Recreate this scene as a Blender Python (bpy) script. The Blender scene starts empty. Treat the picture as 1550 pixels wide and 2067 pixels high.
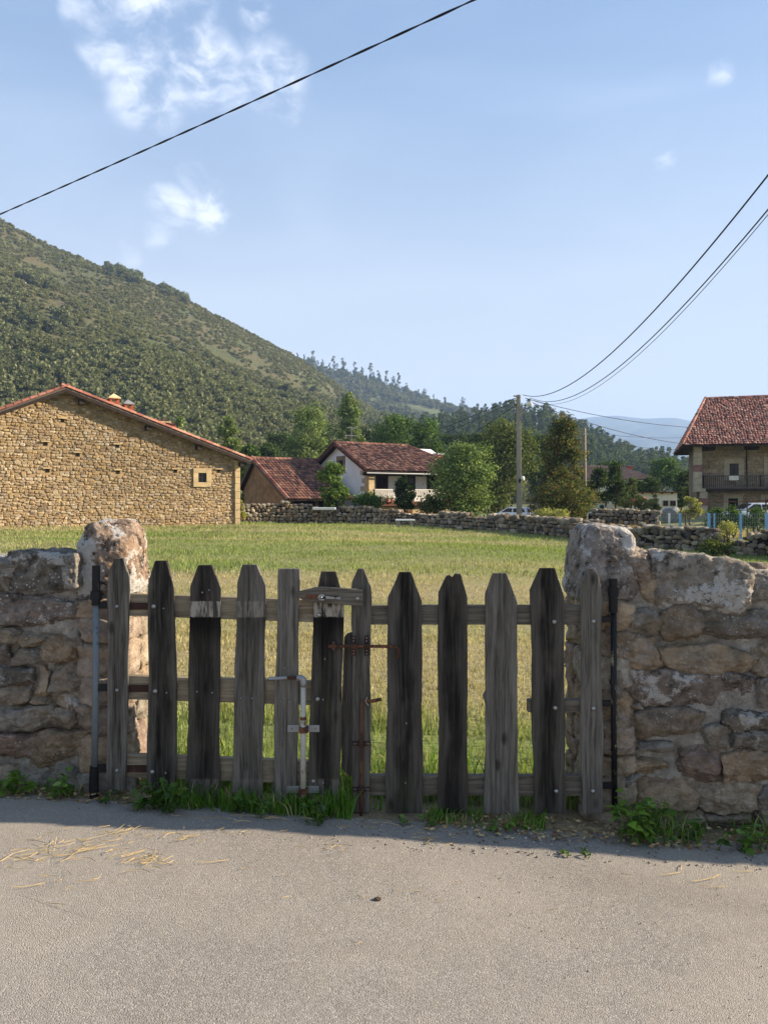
import bpy, math, random
import numpy as np
from mathutils import Vector

SC = bpy.context.scene
COL = SC.collection
R = math.radians
rng = np.random.default_rng(7)
random.seed(7)

# ------------------------------------------------------------------ camera, sky, sun, exposure
EYE, HOR, FPX = 1.6, 1000.0, 1550.0
cam_d = bpy.data.cameras.new('camera')
cam = bpy.data.objects.new('camera', cam_d)
COL.objects.link(cam)
cam.location = (0, 0, EYE)
cam.rotation_euler = (R(90), 0, 0)
cam_d.sensor_width = 36.0
cam_d.lens = FPX / 2067 * 36.0
cam_d.shift_y = -(1033.5 - HOR) / 2067
cam_d.clip_start = 0.05
cam_d.clip_end = 30000
SC.camera = cam

SUN_EL, SUN_AZ = 21.0, 7.6          # azimuth measured from +X towards +Y
sun_dir = Vector((math.cos(R(SUN_EL)) * math.cos(R(SUN_AZ)), math.cos(R(SUN_EL)) * math.sin(R(SUN_AZ)), math.sin(R(SUN_EL))))
sun_d = bpy.data.lights.new('sun', 'SUN')
sun = bpy.data.objects.new('sun', sun_d)
COL.objects.link(sun)
sun_d.energy = 5.0
sun_d.angle = R(0.55)
sun_d.color = (1.0, 0.85, 0.66)
sun.rotation_euler = (-sun_dir).to_track_quat('-Z', 'Y').to_euler()
sun.location = (60, 20, 60)

vs = SC.view_settings
vs.view_transform = 'Standard'
vs.look = 'None'
vs.gamma = 1.0
vs.use_curve_mapping = False
vs.exposure = 1.6
SC.render.engine = 'CYCLES'
cy = SC.cycles
cy.use_denoising = True
cy.max_bounces = 6
cy.diffuse_bounces = 3
cy.glossy_bounces = 2
cy.transmission_bounces = 4
cy.transparent_max_bounces = 8
cy.volume_bounces = 1
cy.caustics_reflective = False
cy.caustics_refractive = False


def pt(px, py, Y):
    """the point at depth Y seen at that place of the photograph"""
    return np.array([(px - 775.0) / FPX * Y, Y, EYE - (py - HOR) / FPX * Y])


def srgb(r, g, b):
    f = lambda c: (c / 12.92) if c <= 0.04045 else ((c + 0.055) / 1.055) ** 2.4
    return (f(r / 255), f(g / 255), f(b / 255))


# ------------------------------------------------------------------ node helpers
class NT:
    def __init__(self, tree):
        self.t = tree
        self.n = tree.nodes
        self.l = tree.links

    def node(self, typ, **kw):
        n = self.n.new(typ)
        for k, v in kw.items():
            setattr(n, k, v)
        return n

    def link(self, a, b):
        self.l.new(a, b)

    def put(self, sock, val):
        if hasattr(val, 'links') or isinstance(val, bpy.types.NodeSocket):
            self.link(val, sock)
        elif isinstance(val, tuple) and len(val) == 3 and sock.type == 'RGBA':
            sock.default_value = (*val, 1)
        else:
            sock.default_value = val

    def noise(self, vec=None, scale=5.0, detail=4.0, rough=0.55, dist=0.0):
        n = self.node('ShaderNodeTexNoise')
        if vec is not None:
            self.link(vec, n.inputs['Vector'])
        n.inputs['Scale'].default_value = scale
        n.inputs['Detail'].default_value = detail
        n.inputs['Roughness'].default_value = rough
        n.inputs['Distortion'].default_value = dist
        return n.outputs['Fac']

    def voronoi(self, vec=None, scale=5.0, feature='F1', out='Distance'):
        n = self.node('ShaderNodeTexVoronoi', feature=feature)
        if vec is not None:
            self.link(vec, n.inputs['Vector'])
        n.inputs['Scale'].default_value = scale
        return n.outputs[out]

    def mapr(self, v, a, b, c=0.0, d=1.0, smooth=True):
        n = self.node('ShaderNodeMapRange')
        if smooth:
            n.interpolation_type = 'SMOOTHSTEP'
        self.put(n.inputs['Value'], v)
        n.inputs['From Min'].default_value = a
        n.inputs['From Max'].default_value = b
        n.inputs['To Min'].default_value = c
        n.inputs['To Max'].default_value = d
        return n.outputs['Result']

    def math(self, op, a, b=0.0, clamp=False):
        n = self.node('ShaderNodeMath', operation=op)
        n.use_clamp = clamp
        self.put(n.inputs[0], a)
        self.put(n.inputs[1], b)
        return n.outputs[0]

    def vmath(self, op, a, b=(0, 0, 0)):
        n = self.node('ShaderNodeVectorMath', operation=op)
        self.put(n.inputs[0], a)
        self.put(n.inputs[1], b)
        return n.outputs['Value'] if op in ('DOT_PRODUCT', 'LENGTH') else n.outputs['Vector']

    def mix(self, fac, a, b, mode='MIX'):
        n = self.node('ShaderNodeMix', data_type='RGBA', blend_type=mode)
        self.put(n.inputs[0], fac)
        self.put(n.inputs[6], a)
        self.put(n.inputs[7], b)
        return n.outputs[2]

    def ramp(self, fac, stops):
        n = self.node('ShaderNodeValToRGB')
        e = n.color_ramp.elements
        while len(e) < len(stops):
            e.new(0.5)
        for el, (p, c) in zip(e, stops):
            el.position = p
            el.color = (*c, 1)
        self.link(fac, n.inputs[0])
        return n.outputs[0]

    def objco(self, sx=1, sy=1, sz=1, jitter=True):
        tc = self.node('ShaderNodeTexCoord')
        v = tc.outputs['Object']
        if jitter:
            oi = self.node('ShaderNodeObjectInfo')
            k = self.math('MULTIPLY', oi.outputs['Random'], 37.0)
            c = self.node('ShaderNodeCombineXYZ')
            for i in range(3):
                self.link(k, c.inputs[i])
            v = self.vmath('ADD', v, c.outputs[0])
        if (sx, sy, sz) != (1, 1, 1):
            v = self.vmath('MULTIPLY', v, (sx, sy, sz))
        return v

    def wpos(self, sx=1, sy=1, sz=1):
        g = self.node('ShaderNodeNewGeometry')
        v = g.outputs['Position']
        if (sx, sy, sz) != (1, 1, 1):
            v = self.vmath('MULTIPLY', v, (sx, sy, sz))
        return v

    def bump(self, h, strength=0.5, dist=0.02, normal=None):
        n = self.node('ShaderNodeBump')
        n.inputs['Strength'].default_value = strength
        n.inputs['Distance'].default_value = dist
        self.link(h, n.inputs['Height'])
        if normal is not None:
            self.link(normal, n.inputs['Normal'])
        return n.outputs[0]


def new_mat(name):
    m = bpy.data.materials.new(name)
    m.use_nodes = True
    nt = NT(m.node_tree)
    b = m.node_tree.nodes['Principled BSDF']
    b.inputs['Roughness'].default_value = 0.85
    b.inputs['Specular IOR Level'].default_value = 0.25
    return m, nt, b


MAT = {}


def plain(name, col, rough=0.8, metal=0.0, var=0.25, scale=6.0, bump=0.0):
    """a surface of one colour with soft dirt variation and fine relief"""
    m, nt, b = new_mat(name)
    v = nt.objco()
    n = nt.noise(v, scale, 6, 0.62)
    dark = tuple(c * (1 - var) for c in col)
    lite = tuple(min(1, c * (1 + var * 0.7)) for c in col)
    nt.put(b.inputs['Base Color'], nt.ramp(n, [(0.28, dark), (0.72, lite)]))
    b.inputs['Roughness'].default_value = rough
    b.inputs['Metallic'].default_value = metal
    if bump:
        nt.put(b.inputs['Normal'], nt.bump(nt.noise(v, scale * 6, 4), 0.5, bump))
    MAT[name] = m
    return m


# ------------------------------------------------------------------ world
w = bpy.data.worlds.new('World')
SC.world = w
w.use_nodes = True
nt = NT(w.node_tree)
for n in list(nt.n):
    nt.n.remove(n)
sky = nt.node('ShaderNodeTexSky', sky_type='NISHITA')
sky.sun_disc = False
sky.sun_elevation = R(SUN_EL)
sky.sun_rotation = R(90 - SUN_AZ)
sky.altitude = 150
sky.air_density = 1.0
sky.dust_density = 0.9
sky.ozone_density = 2.2
tc = nt.node('ShaderNodeTexCoord')
d = nt.vmath('NORMALIZE', tc.outputs['Generated'])
# thin cumulus shreds, everywhere on the dome; denser in a few spots
wob = nt.node('ShaderNodeTexNoise')
nt.link(d, wob.inputs['Vector'])
wob.inputs['Scale'].default_value = 14
wob.inputs['Detail'].default_value = 4
dd = nt.vmath('ADD', d, nt.vmath('MULTIPLY', nt.vmath('SUBTRACT', wob.outputs['Color'], (0.5, 0.5, 0.5)), (0.05, 0.05, 0.03)))
dd = nt.vmath('NORMALIZE', dd)
cn = nt.noise(nt.vmath('MULTIPLY', dd, (1, 1, 1.5)), 22, 7, 0.58, 0.1)
cover = nt.mapr(nt.noise(nt.vmath('ADD', d, (4.3, 0.2, 1.1)), 2.6, 2, 0.5), 0.70, 0.95, 0.0, 0.4)
SPOTS = [(300, 35, 2.2, .36), (400, 130, 2.6, .42), (300, 175, 2.6, .38), (450, 175, 1.8, .36), (210, 100, 1.5, .34), (545, 155, 2.2, .36), (520, 30, 1.0, .32), (400, 30, 1.5, .25), (580, 215, 1.0, .28),
         (420, 420, 1.8, .44), (350, 418, 1.3, .36), (320, 480, 1.0, .16), (255, 520, 1.0, .12), (390, 365, 1.0, .22), (1455, 150, 0.8, .26), (1350, 322, 0.7, .20), (180, 5, 1.6, .3)]
for px, py, rad, k in SPOTS:
    rad *= 0.84
    v = Vector(pt(px, py, 1.0)) - Vector((0, 0, EYE))
    v.normalize()
    dt = nt.vmath('DOT_PRODUCT', dd, tuple(v))
    cover = nt.math('MAXIMUM', cover, nt.mapr(dt, math.cos(R(rad * 1.5)), 1.0, 0.0, k * 2.1))
mask = nt.math('MULTIPLY', cover, nt.mapr(cn, 0.36, 0.74, 0.0, 1.0))
mask = nt.math('MINIMUM', mask, 0.7)
# soft broad bands of high haze
band = nt.mapr(nt.noise(nt.vmath('MULTIPLY', d, (1.2, 1.2, 3.4)), 1.9, 3, 0.5, 0.6), 0.40, 0.78, 0.0, 0.30)
cloud_col = (8.4, 8.6, 9.2)
pale = nt.mix(0.35, sky.outputs[0], (3.4, 4.9, 7.4))
c1 = nt.mix(band, pale, (4.9, 5.9, 7.4))
sepd = nt.node('ShaderNodeSeparateXYZ')
nt.link(d, sepd.inputs[0])
veil = nt.mapr(sepd.outputs[2], 0.0, 0.55, 0.86, 0.0)
c1 = nt.mix(veil, c1, (5.5, 5.6, 5.55))
c2 = nt.mix(mask, c1, cloud_col)
bg = nt.node('ShaderNodeBackground')
nt.link(c2, bg.inputs[0])
bg.inputs[1].default_value = 0.053
wo = nt.node('ShaderNodeOutputWorld')
nt.link(bg.outputs[0], wo.inputs[0])


# ------------------------------------------------------------------ numpy noise
def _hash(ix, iy, iz, s):
    h = (ix * 374761393 + iy * 668265263 + iz * 1442695041 + s * 974711) & 0xffffffff
    h = ((h ^ (h >> 13)) * 1274126177) & 0xffffffff
    h = h ^ (h >> 16)
    return (h & 0xffff) / 65535.0


def vnoise(P, scale=1.0, seed=0, octaves=3, gain=0.5):
    P = np.asarray(P, float) * scale
    out = np.zeros(P.shape[0])
    amp, tot = 1.0, 0.0
    for o in range(octaves):
        i = np.floor(P).astype(np.int64)
        f = P - i
        f = f * f * (3 - 2 * f)
        acc = 0
        for dx in (0, 1):
            wx = f[:, 0] if dx else 1 - f[:, 0]
            for dy in (0, 1):
                wy = f[:, 1] if dy else 1 - f[:, 1]
                for dz in (0, 1):
                    wz = f[:, 2] if dz else 1 - f[:, 2]
                    acc = acc + wx * wy * wz * _hash(i[:, 0] + dx, i[:, 1] + dy, i[:, 2] + dz, seed + o * 17)
        out += amp * (acc * 2 - 1)
        tot += amp
        amp *= gain
        P = P * 2.03 + 11.7
    return out / tot


def sstep(x, a, b):
    t = np.clip((np.asarray(x, float) - a) / (b - a), 0, 1)
    return t * t * (3 - 2 * t)


# ------------------------------------------------------------------ mesh helpers
def make_mesh(name, V, F, cols=None, smooth=False):
    me = bpy.data.meshes.new(name)
    V = np.asarray(V, float).reshape(-1, 3)
    if isinstance(F, np.ndarray):
        nf, k = F.shape
        me.vertices.add(len(V))
        me.vertices.foreach_set('co', V.ravel())
        me.loops.add(nf * k)
        me.loops.foreach_set('vertex_index', F.ravel().astype(np.int32))
        me.polygons.add(nf)
        me.polygons.foreach_set('loop_start', np.arange(0, nf * k, k, dtype=np.int32))
        me.update(calc_edges=True)
    else:
        me.from_pydata([tuple(v) for v in V], [], F)
        me.update()
    if cols is not None:
        cols = np.asarray(cols, float)
        if cols.shape[1] == 3:
            cols = np.hstack([cols, np.ones((len(cols), 1))])
        at = me.attributes.new('Col', 'FLOAT_COLOR', 'POINT')
        at.data.foreach_set('color', cols.ravel())
    if smooth:
        me.polygons.foreach_set('use_smooth', np.ones(len(me.polygons), bool))
    return me


def link(name, me, mat, parent=None, loc=None, label=None, cat=None, group=None, kind=None, color=None):
    o = bpy.data.objects.new(name, me)
    COL.objects.link(o)
    if mat is not None and me is not None and not me.materials:
        me.materials.append(mat)
    if parent is not None:
        o.parent = parent
    if loc is not None:
        o.location = loc
    tag(o, label, cat, group, kind)
    if color is not None:
        o.color = color
    return o


def tag(o, label=None, cat=None, group=None, kind=None):
    if label:
        o['label'] = label
    if cat:
        o['category'] = cat
    if group:
        o['group'] = group
    if kind:
        o['kind'] = kind
    return o


def thing(name, label, cat, loc=(0, 0, 0), group=None):
    o = bpy.data.objects.new(name, None)
    COL.objects.link(o)
    o.location = loc
    o.empty_display_size = 0.2
    tag(o, label, cat, group)
    return o


class Frame:
    """plan frame of a building: a along the front, b to the back, z up"""
    def __init__(self, o, deg):
        self.o = np.array([o[0], o[1], 0.0])
        self.ex = np.array([math.cos(R(deg)), math.sin(R(deg)), 0])
        self.ey = np.array([-math.sin(R(deg)), math.cos(R(deg)), 0])

    def __call__(self, a, b, z):
        return self.o + self.ex * a + self.ey * b + np.array([0, 0, z])


class MB:
    def __init__(self, fr=None):
        self.v, self.f, self.c, self.fr = [], [], [], fr

    def pts(self, L):
        return [self.fr(*p) for p in L] if self.fr else [np.array(p, float) for p in L]

    def add(self, V, F, col=None):
        k = len(self.v)
        self.v.extend([np.array(p, float) for p in V])
        self.f.extend([tuple(i + k for i in f) for f in F])
        self.c.extend([col or (1, 1, 1)] * len(V))
        return self

    def box(self, x0, x1, y0, y1, z0, z1, col=None):
        L = [(x0, y0, z0), (x1, y0, z0), (x1, y1, z0), (x0, y1, z0), (x0, y0, z1), (x1, y0, z1), (x1, y1, z1), (x0, y1, z1)]
        return self.add(self.pts(L), [(0, 3, 2, 1), (4, 5, 6, 7), (0, 1, 5, 4), (1, 2, 6, 5), (2, 3, 7, 6), (3, 0, 4, 7)], col)

    def hexa(self, L, col=None):
        """eight corners, bottom ring then top ring"""
        return self.add(self.pts(L), [(0, 3, 2, 1), (4, 5, 6, 7), (0, 1, 5, 4), (1, 2, 6, 5), (2, 3, 7, 6), (3, 0, 4, 7)], col)

    def prism(self, ring, off, col=None):
        ring = self.pts(ring)
        off = np.array(off, float)
        n = len(ring)
        V = ring + [p + off for p in ring]
        F = [tuple(range(n)), tuple(range(2 * n - 1, n - 1, -1))] + [(i, i + n, (i + 1) % n + n, (i + 1) % n) for i in range(n)]
        return self.add(V, F, col)

    def tube(self, P, r, seg=8, col=None):
        P = self.pts(P)
        r = [r] * len(P) if not hasattr(r, '__len__') else r
        V, F = [], []
        up = np.array([0.0, 0, 1])
        prev = None
        for i, p in enumerate(P):
            t = P[min(i + 1, len(P) - 1)] - P[max(i - 1, 0)]
            t = t / (np.linalg.norm(t) + 1e-9)
            if prev is None:
                a = np.cross(t, up)
                if np.linalg.norm(a) < 1e-3:
                    a = np.cross(t, np.array([1.0, 0, 0]))
            else:
                a = prev - t * np.dot(prev, t)
            a /= np.linalg.norm(a) + 1e-9
            prev = a
            b = np.cross(t, a)
            for k in range(seg):
                th = 2 * math.pi * k / seg
                V.append(p + r[i] * (a * math.cos(th) + b * math.sin(th)))
        for i in range(len(P) - 1):
            for k in range(seg):
                F.append((i * seg + k, i * seg + (k + 1) % seg, (i + 1) * seg + (k + 1) % seg, (i + 1) * seg + k))
        F.append(tuple(range(seg - 1, -1, -1)))
        F.append(tuple(range((len(P) - 1) * seg, len(P) * seg)))
        return self.add(V, F, col)

    def build(self, name, mat, parent=None, bevel=0.0, smooth=False, colattr=False, center=True, **kw):
        V = np.array(self.v)
        base = np.array(parent.matrix_world.translation) if False else np.zeros(3)
        c = V.mean(0) if center else np.zeros(3)
        me = make_mesh(name, V - c, self.f, self.c if colattr else None, smooth)
        o = link(name, me, mat, parent, None, **kw)
        o.location = c - world_loc(parent)
        if bevel:
            m = o.modifiers.new('bevel', 'BEVEL')
            m.width = bevel
            m.segments = 2
            m.limit_method = 'ANGLE'
        return o


def world_loc(o):
    p = np.zeros(3)
    while o is not None:
        p += np.array(o.location)
        o = o.parent
    return p


_CUBE = {}


def cube_grid(n):
    if n in _CUBE:
        return _CUBE[n]
    idx, V, F = {}, [], []

    def vid(p):
        k = tuple(np.round(np.array(p) * n).astype(int))
        if k not in idx:
            idx[k] = len(V)
            V.append(p)
        return idx[k]
    lin = np.linspace(-1, 1, n + 1)
    for ax in range(3):
        for s in (-1, 1):
            for i in range(n):
                for j in range(n):
                    q = []
                    for (di, dj) in ((0, 0), (1, 0), (1, 1), (0, 1)):
                        p = [0, 0, 0]
                        p[ax] = s
                        p[(ax + 1) % 3] = lin[i + di]
                        p[(ax + 2) % 3] = lin[j + dj]
                        q.append(vid(tuple(p)))
                    F.append(tuple(q if s > 0 else q[::-1]))
    _CUBE[n] = (np.array(V), np.array(F))
    return _CUBE[n]


def stone_verts(sx, sy, sz, seed, n=8, power=5.0, jit=0.12, rough=0.05, cuts=6, cutd=0.86):
    """a hewn stone: rounded box with pushed corners, cleaved facets and a rough skin"""
    rg = np.random.default_rng(seed)
    P, F = cube_grid(n)
    nrm = (np.abs(P) ** power).sum(1) ** (1 / power)
    Q = P / nrm[:, None]
    J = rg.uniform(-jit, jit, (2, 2, 2, 3))
    u = (Q + 1) / 2
    D = 0
    for i in (0, 1):
        for j in (0, 1):
            for k in (0, 1):
                wgt = (u[:, 0] if i else 1 - u[:, 0]) * (u[:, 1] if j else 1 - u[:, 1]) * (u[:, 2] if k else 1 - u[:, 2])
                D = D + wgt[:, None] * J[i, j, k]
    Q = Q + D
    for _ in range(cuts):
        nn = rg.normal(size=3) * np.array([0.7, 0.55, 0.8])
        nn[1] -= 0.75
        nn /= np.linalg.norm(nn)
        sup = (Q @ nn).max()
        dd = sup * rg.uniform(cutd, 0.99)
        over = np.maximum(0, Q @ nn - dd)
        Q = Q - over[:, None] * nn * 0.92
    h = np.array([sx, sy, sz]) / 2
    V = Q * h
    m = min(sx, sz)
    dirn = Q / np.linalg.norm(Q, axis=1)[:, None]
    disp = vnoise(V + seed * 3.1, 2.2 / m, seed, 4, 0.55) * rough * m
    return V + dirn * disp[:, None], F


# ------------------------------------------------------------------ terrain
CTRL = np.array([(-1.9, 4, .10), (0, 4, 0), (1.9, 4, -.12), (-8, 8, .1), (8, 8, -.25), (0, 12, -.05), (-14, 25, .02), (0, 25, -.12), (9, 20, -.35),
                 (-20, 40, -.02), (-9, 46, -.12), (-10, 52, -.25), (-2.5, 50, -.25), (1.8, 50, -.27), (6.4, 44, -.44), (9.2, 38, -.5), (11.2, 33, -.68), (13.5, 27, -.6), (18, 22, -.65),
                 (0, 60, -1.5), (5, 66, -1.4), (8, 72, -.95), (12, 56, -.9), (-9, 60, -.9), (20, 46, -.75), (28, 66, -.25), (36, 60, -.3), (25, 85, -.6), (40, 110, -.5),
                 (-30, 60, 0), (0, 120, -1.5), (-80, 120, 2), (90, 130, -1), (0, 300, -2), (300, 300, -2), (-300, 300, 0), (0, 1000, -4), (1200, 1000, -4), (-1200, 1000, -4)])


def plane_z(x):
    return -0.06 * 7 * np.tanh(np.asarray(x, float) / 7)


def gz(x, y):
    x = np.atleast_1d(np.asarray(x, float))
    y = np.atleast_1d(np.asarray(y, float))
    num = np.zeros(x.shape)
    den = np.zeros(x.shape)
    for cx, cy_, cz in CTRL:
        d2 = (x - cx) ** 2 + (y - cy_) ** 2 + 4.0
        wgt = d2 ** -1.6
        num += wgt * cz
        den += wgt
    f = num / den
    k = sstep(y, 4.4, 11)
    return plane_z(x) * (1 - k) + f * k


def gz1(x, y):
    return float(gz(x, y)[0])


def dryness(x, y):
    """how straw-coloured the mown meadow is"""
    x = np.asarray(x, float)
    y = np.asarray(y, float)
    P = np.stack([x * 0.35, y * 0.8, x * 0], 1)
    n1 = vnoise(P, 0.55, 3, 3)
    n2 = vnoise(np.stack([x * 0.10, y * 0.45, x * 0], 1), 1.0, 9, 3)
    base = 0.25 + 0.36 * sstep(y, 4.6, 7.5) * (1 - sstep(y, 15, 24)) + 0.10 * sstep(y, 24, 34) + 0.25 * sstep(-x, 10, 18) * sstep(y, 22, 34)
    base = base - 0.25 * sstep(x, 5, 9)
    return np.clip(base + 0.48 * n1 + 0.62 * n2, 0, 1)


C_STRAW = np.array(srgb(174, 161, 122))
C_GREEN = np.array(srgb(122, 138, 76))
C_LUSH = np.array(srgb(100, 128, 52))


def axis(lo, hi, marks):
    """uneven grid lines: fine near, coarse far"""
    out = []
    for a, b, st in marks:
        out += list(np.arange(a, b, st))
    out.append(hi)
    return np.array(sorted(set(np.round(out, 4))))


ys = axis(-10, 7600, [(-10, 2, 2.0), (2, 12, 0.25), (12, 60, 0.6), (60, 200, 6), (200, 1000, 80), (1000, 7600, 600)])
xp = axis(0, 7600, [(0, 8, 0.3), (8, 40, 0.8), (40, 200, 10), (200, 1000, 100), (1000, 7600, 700)])
xs = np.concatenate([-xp[::-1][:-1], xp])
GX, GY = np.meshgrid(xs, ys)
fx, fy = GX.ravel(), GY.ravel()
fz = gz(fx, fy) + 0.03 * vnoise(np.stack([fx, fy, fx * 0], 1), 0.5, 5, 3) * sstep(fy, 4.3, 7)
fz = fz - 0.004 - 0.02 * (1 - sstep(fy, 3.5, 3.8))
nx, ny = len(xs), len(ys)
I = np.arange(nx * ny).reshape(ny, nx)
GF = np.stack([I[:-1, :-1].ravel(), I[:-1, 1:].ravel(), I[1:, 1:].ravel(), I[1:, :-1].ravel()], 1)
dr = dryness(fx, fy)[:, None]
gc = (C_GREEN * (1 - dr) + C_STRAW * dr) * 0.92
dirt = np.array(srgb(150, 134, 108))
kd = (1 - sstep(fy, 4.0, 4.6))[:, None]
gc = gc * (1 - kd) + dirt * kd
far = sstep(fy, 70, 140)[:, None]
gc = gc * (1 - far) + np.array(srgb(86, 100, 48)) * far
m, nt, b = new_mat('meadow_ground')
at = nt.node('ShaderNodeAttribute', attribute_name='Col')
p = nt.wpos()
n1 = nt.noise(p, 9, 6, 0.7)
n2 = nt.noise(p, 60, 4, 0.7)
c = nt.mix(nt.mapr(n1, 0.3, 0.7, 0.0, 0.55), at.outputs['Color'], srgb(110, 96, 58))
c = nt.mix(nt.mapr(n2, 0.35, 0.75, 0.0, 0.5), c, srgb(70, 66, 34))
nt.put(b.inputs['Base Color'], c)
nt.put(b.inputs['Normal'], nt.bump(n2, 0.6, 0.02))
b.inputs['Roughness'].default_value = 0.95
link('ground', make_mesh('ground', np.stack([fx, fy, fz], 1), GF, gc, True), m, kind='structure', label='mown meadow running from the gate to the village')

# road ------------------------------------------------------------------
m, nt, b = new_mat('worn_asphalt')
p = nt.wpos()
big = nt.noise(p, 0.9, 4, 0.6)
mid = nt.noise(p, 7, 5, 0.65)
grit = nt.node('ShaderNodeTexVoronoi', feature='F1')
nt.link(p, grit.inputs['Vector'])
grit.inputs['Scale'].default_value = 190
gn = nt.noise(p, 260, 3, 0.7)
chip = nt.ramp(nt.node('ShaderNodeSeparateColor').outputs[0], [(0, (0, 0, 0)), (1, (1, 1, 1))])
sepc = [n_ for n_ in nt.n if n_.bl_idname == 'ShaderNodeSeparateColor'][0]
nt.link(grit.outputs['Color'], sepc.inputs[0])
c = nt.ramp(sepc.outputs[0], [(0.0, srgb(118, 112, 104)), (0.45, srgb(137, 131, 123)), (0.80, srgb(145, 139, 131)), (1.0, srgb(168, 162, 152))])
c = nt.mix(nt.mapr(gn, 0.58, 0.78, 0.0, 0.55), c, srgb(86, 80, 74))
c = nt.mix(nt.mapr(mid, 0.40, 0.75, 0.0, 0.30), c, srgb(132, 123, 112))
c = nt.mix(nt.mapr(big, 0.38, 0.66, 0.0, 0.45), c, srgb(160, 152, 140))
c = nt.mix(nt.mapr(nt.noise(nt.vmath('MULTIPLY', p, (0.5, 1.6, 1)), 1.1, 4, 0.6), 0.52, 0.70, 0.0, 0.35), c, srgb(122, 115, 106))
# hairline cracks
ck = nt.voronoi(nt.vmath('ADD', p, nt.vmath('MULTIPLY', nt.vmath('SUBTRACT', nt.node('ShaderNodeTexNoise').outputs['Color'], (0.5, 0.5, 0.5)), (0.2, 0.2, 0.2))), 0.55, 'DISTANCE_TO_EDGE')
ckm = nt.math('MULTIPLY', nt.mapr(ck, 0.0, 0.003, 0.35, 0.0), nt.mapr(nt.noise(p, 1.3, 3), 0.56, 0.68))
c = nt.mix(ckm, c, srgb(62, 56, 50))
nt.put(b.inputs['Base Color'], c)
h = nt.math('ADD', nt.math('MULTIPLY', grit.outputs['Distance'], -0.9), nt.math('MULTIPLY', gn, 0.8))
nt.put(b.inputs['Normal'], nt.bump(h, 0.8, 0.004, nt.bump(mid, 0.4, 0.015)))
b.inputs['Roughness'].default_value = 0.9
MAT['asphalt'] = m
rx = np.arange(-26, 26.01, 0.1)
edge = 3.79 + 0.035 * vnoise(np.stack([rx, rx * 0, rx * 0], 1), 1.6, 4, 4) + 0.02 * sstep(-rx, 0.3, 1.8) * 2
rowsY = [-9, -4, -1, 0.5, 1.5, 2.2, 2.7, 3.0, 3.2]
V, F = [], []
cols_n = len(rowsY) + 6
for i, x in enumerate(rx):
    yy = rowsY + list(np.linspace(3.4, edge[i], 6))
    for j, y in enumerate(yy):
        z = float(plane_z(x)) + 0.012 + 0.006 * math.sin(x * 1.3 + y) * (1 if y < 3.4 else 0.6) - (0.010 if j == cols_n - 1 else 0)
        V.append((x, y, z))
for i in range(len(rx) - 1):
    for j in range(cols_n - 1):
        F.append((i * cols_n + j, (i + 1) * cols_n + j, (i + 1) * cols_n + j + 1, i * cols_n + j + 1))
link('road', make_mesh('road', V, np.array(F), None, True), m, kind='structure', label='worn pale asphalt lane in front of the wooden gate')


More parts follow.
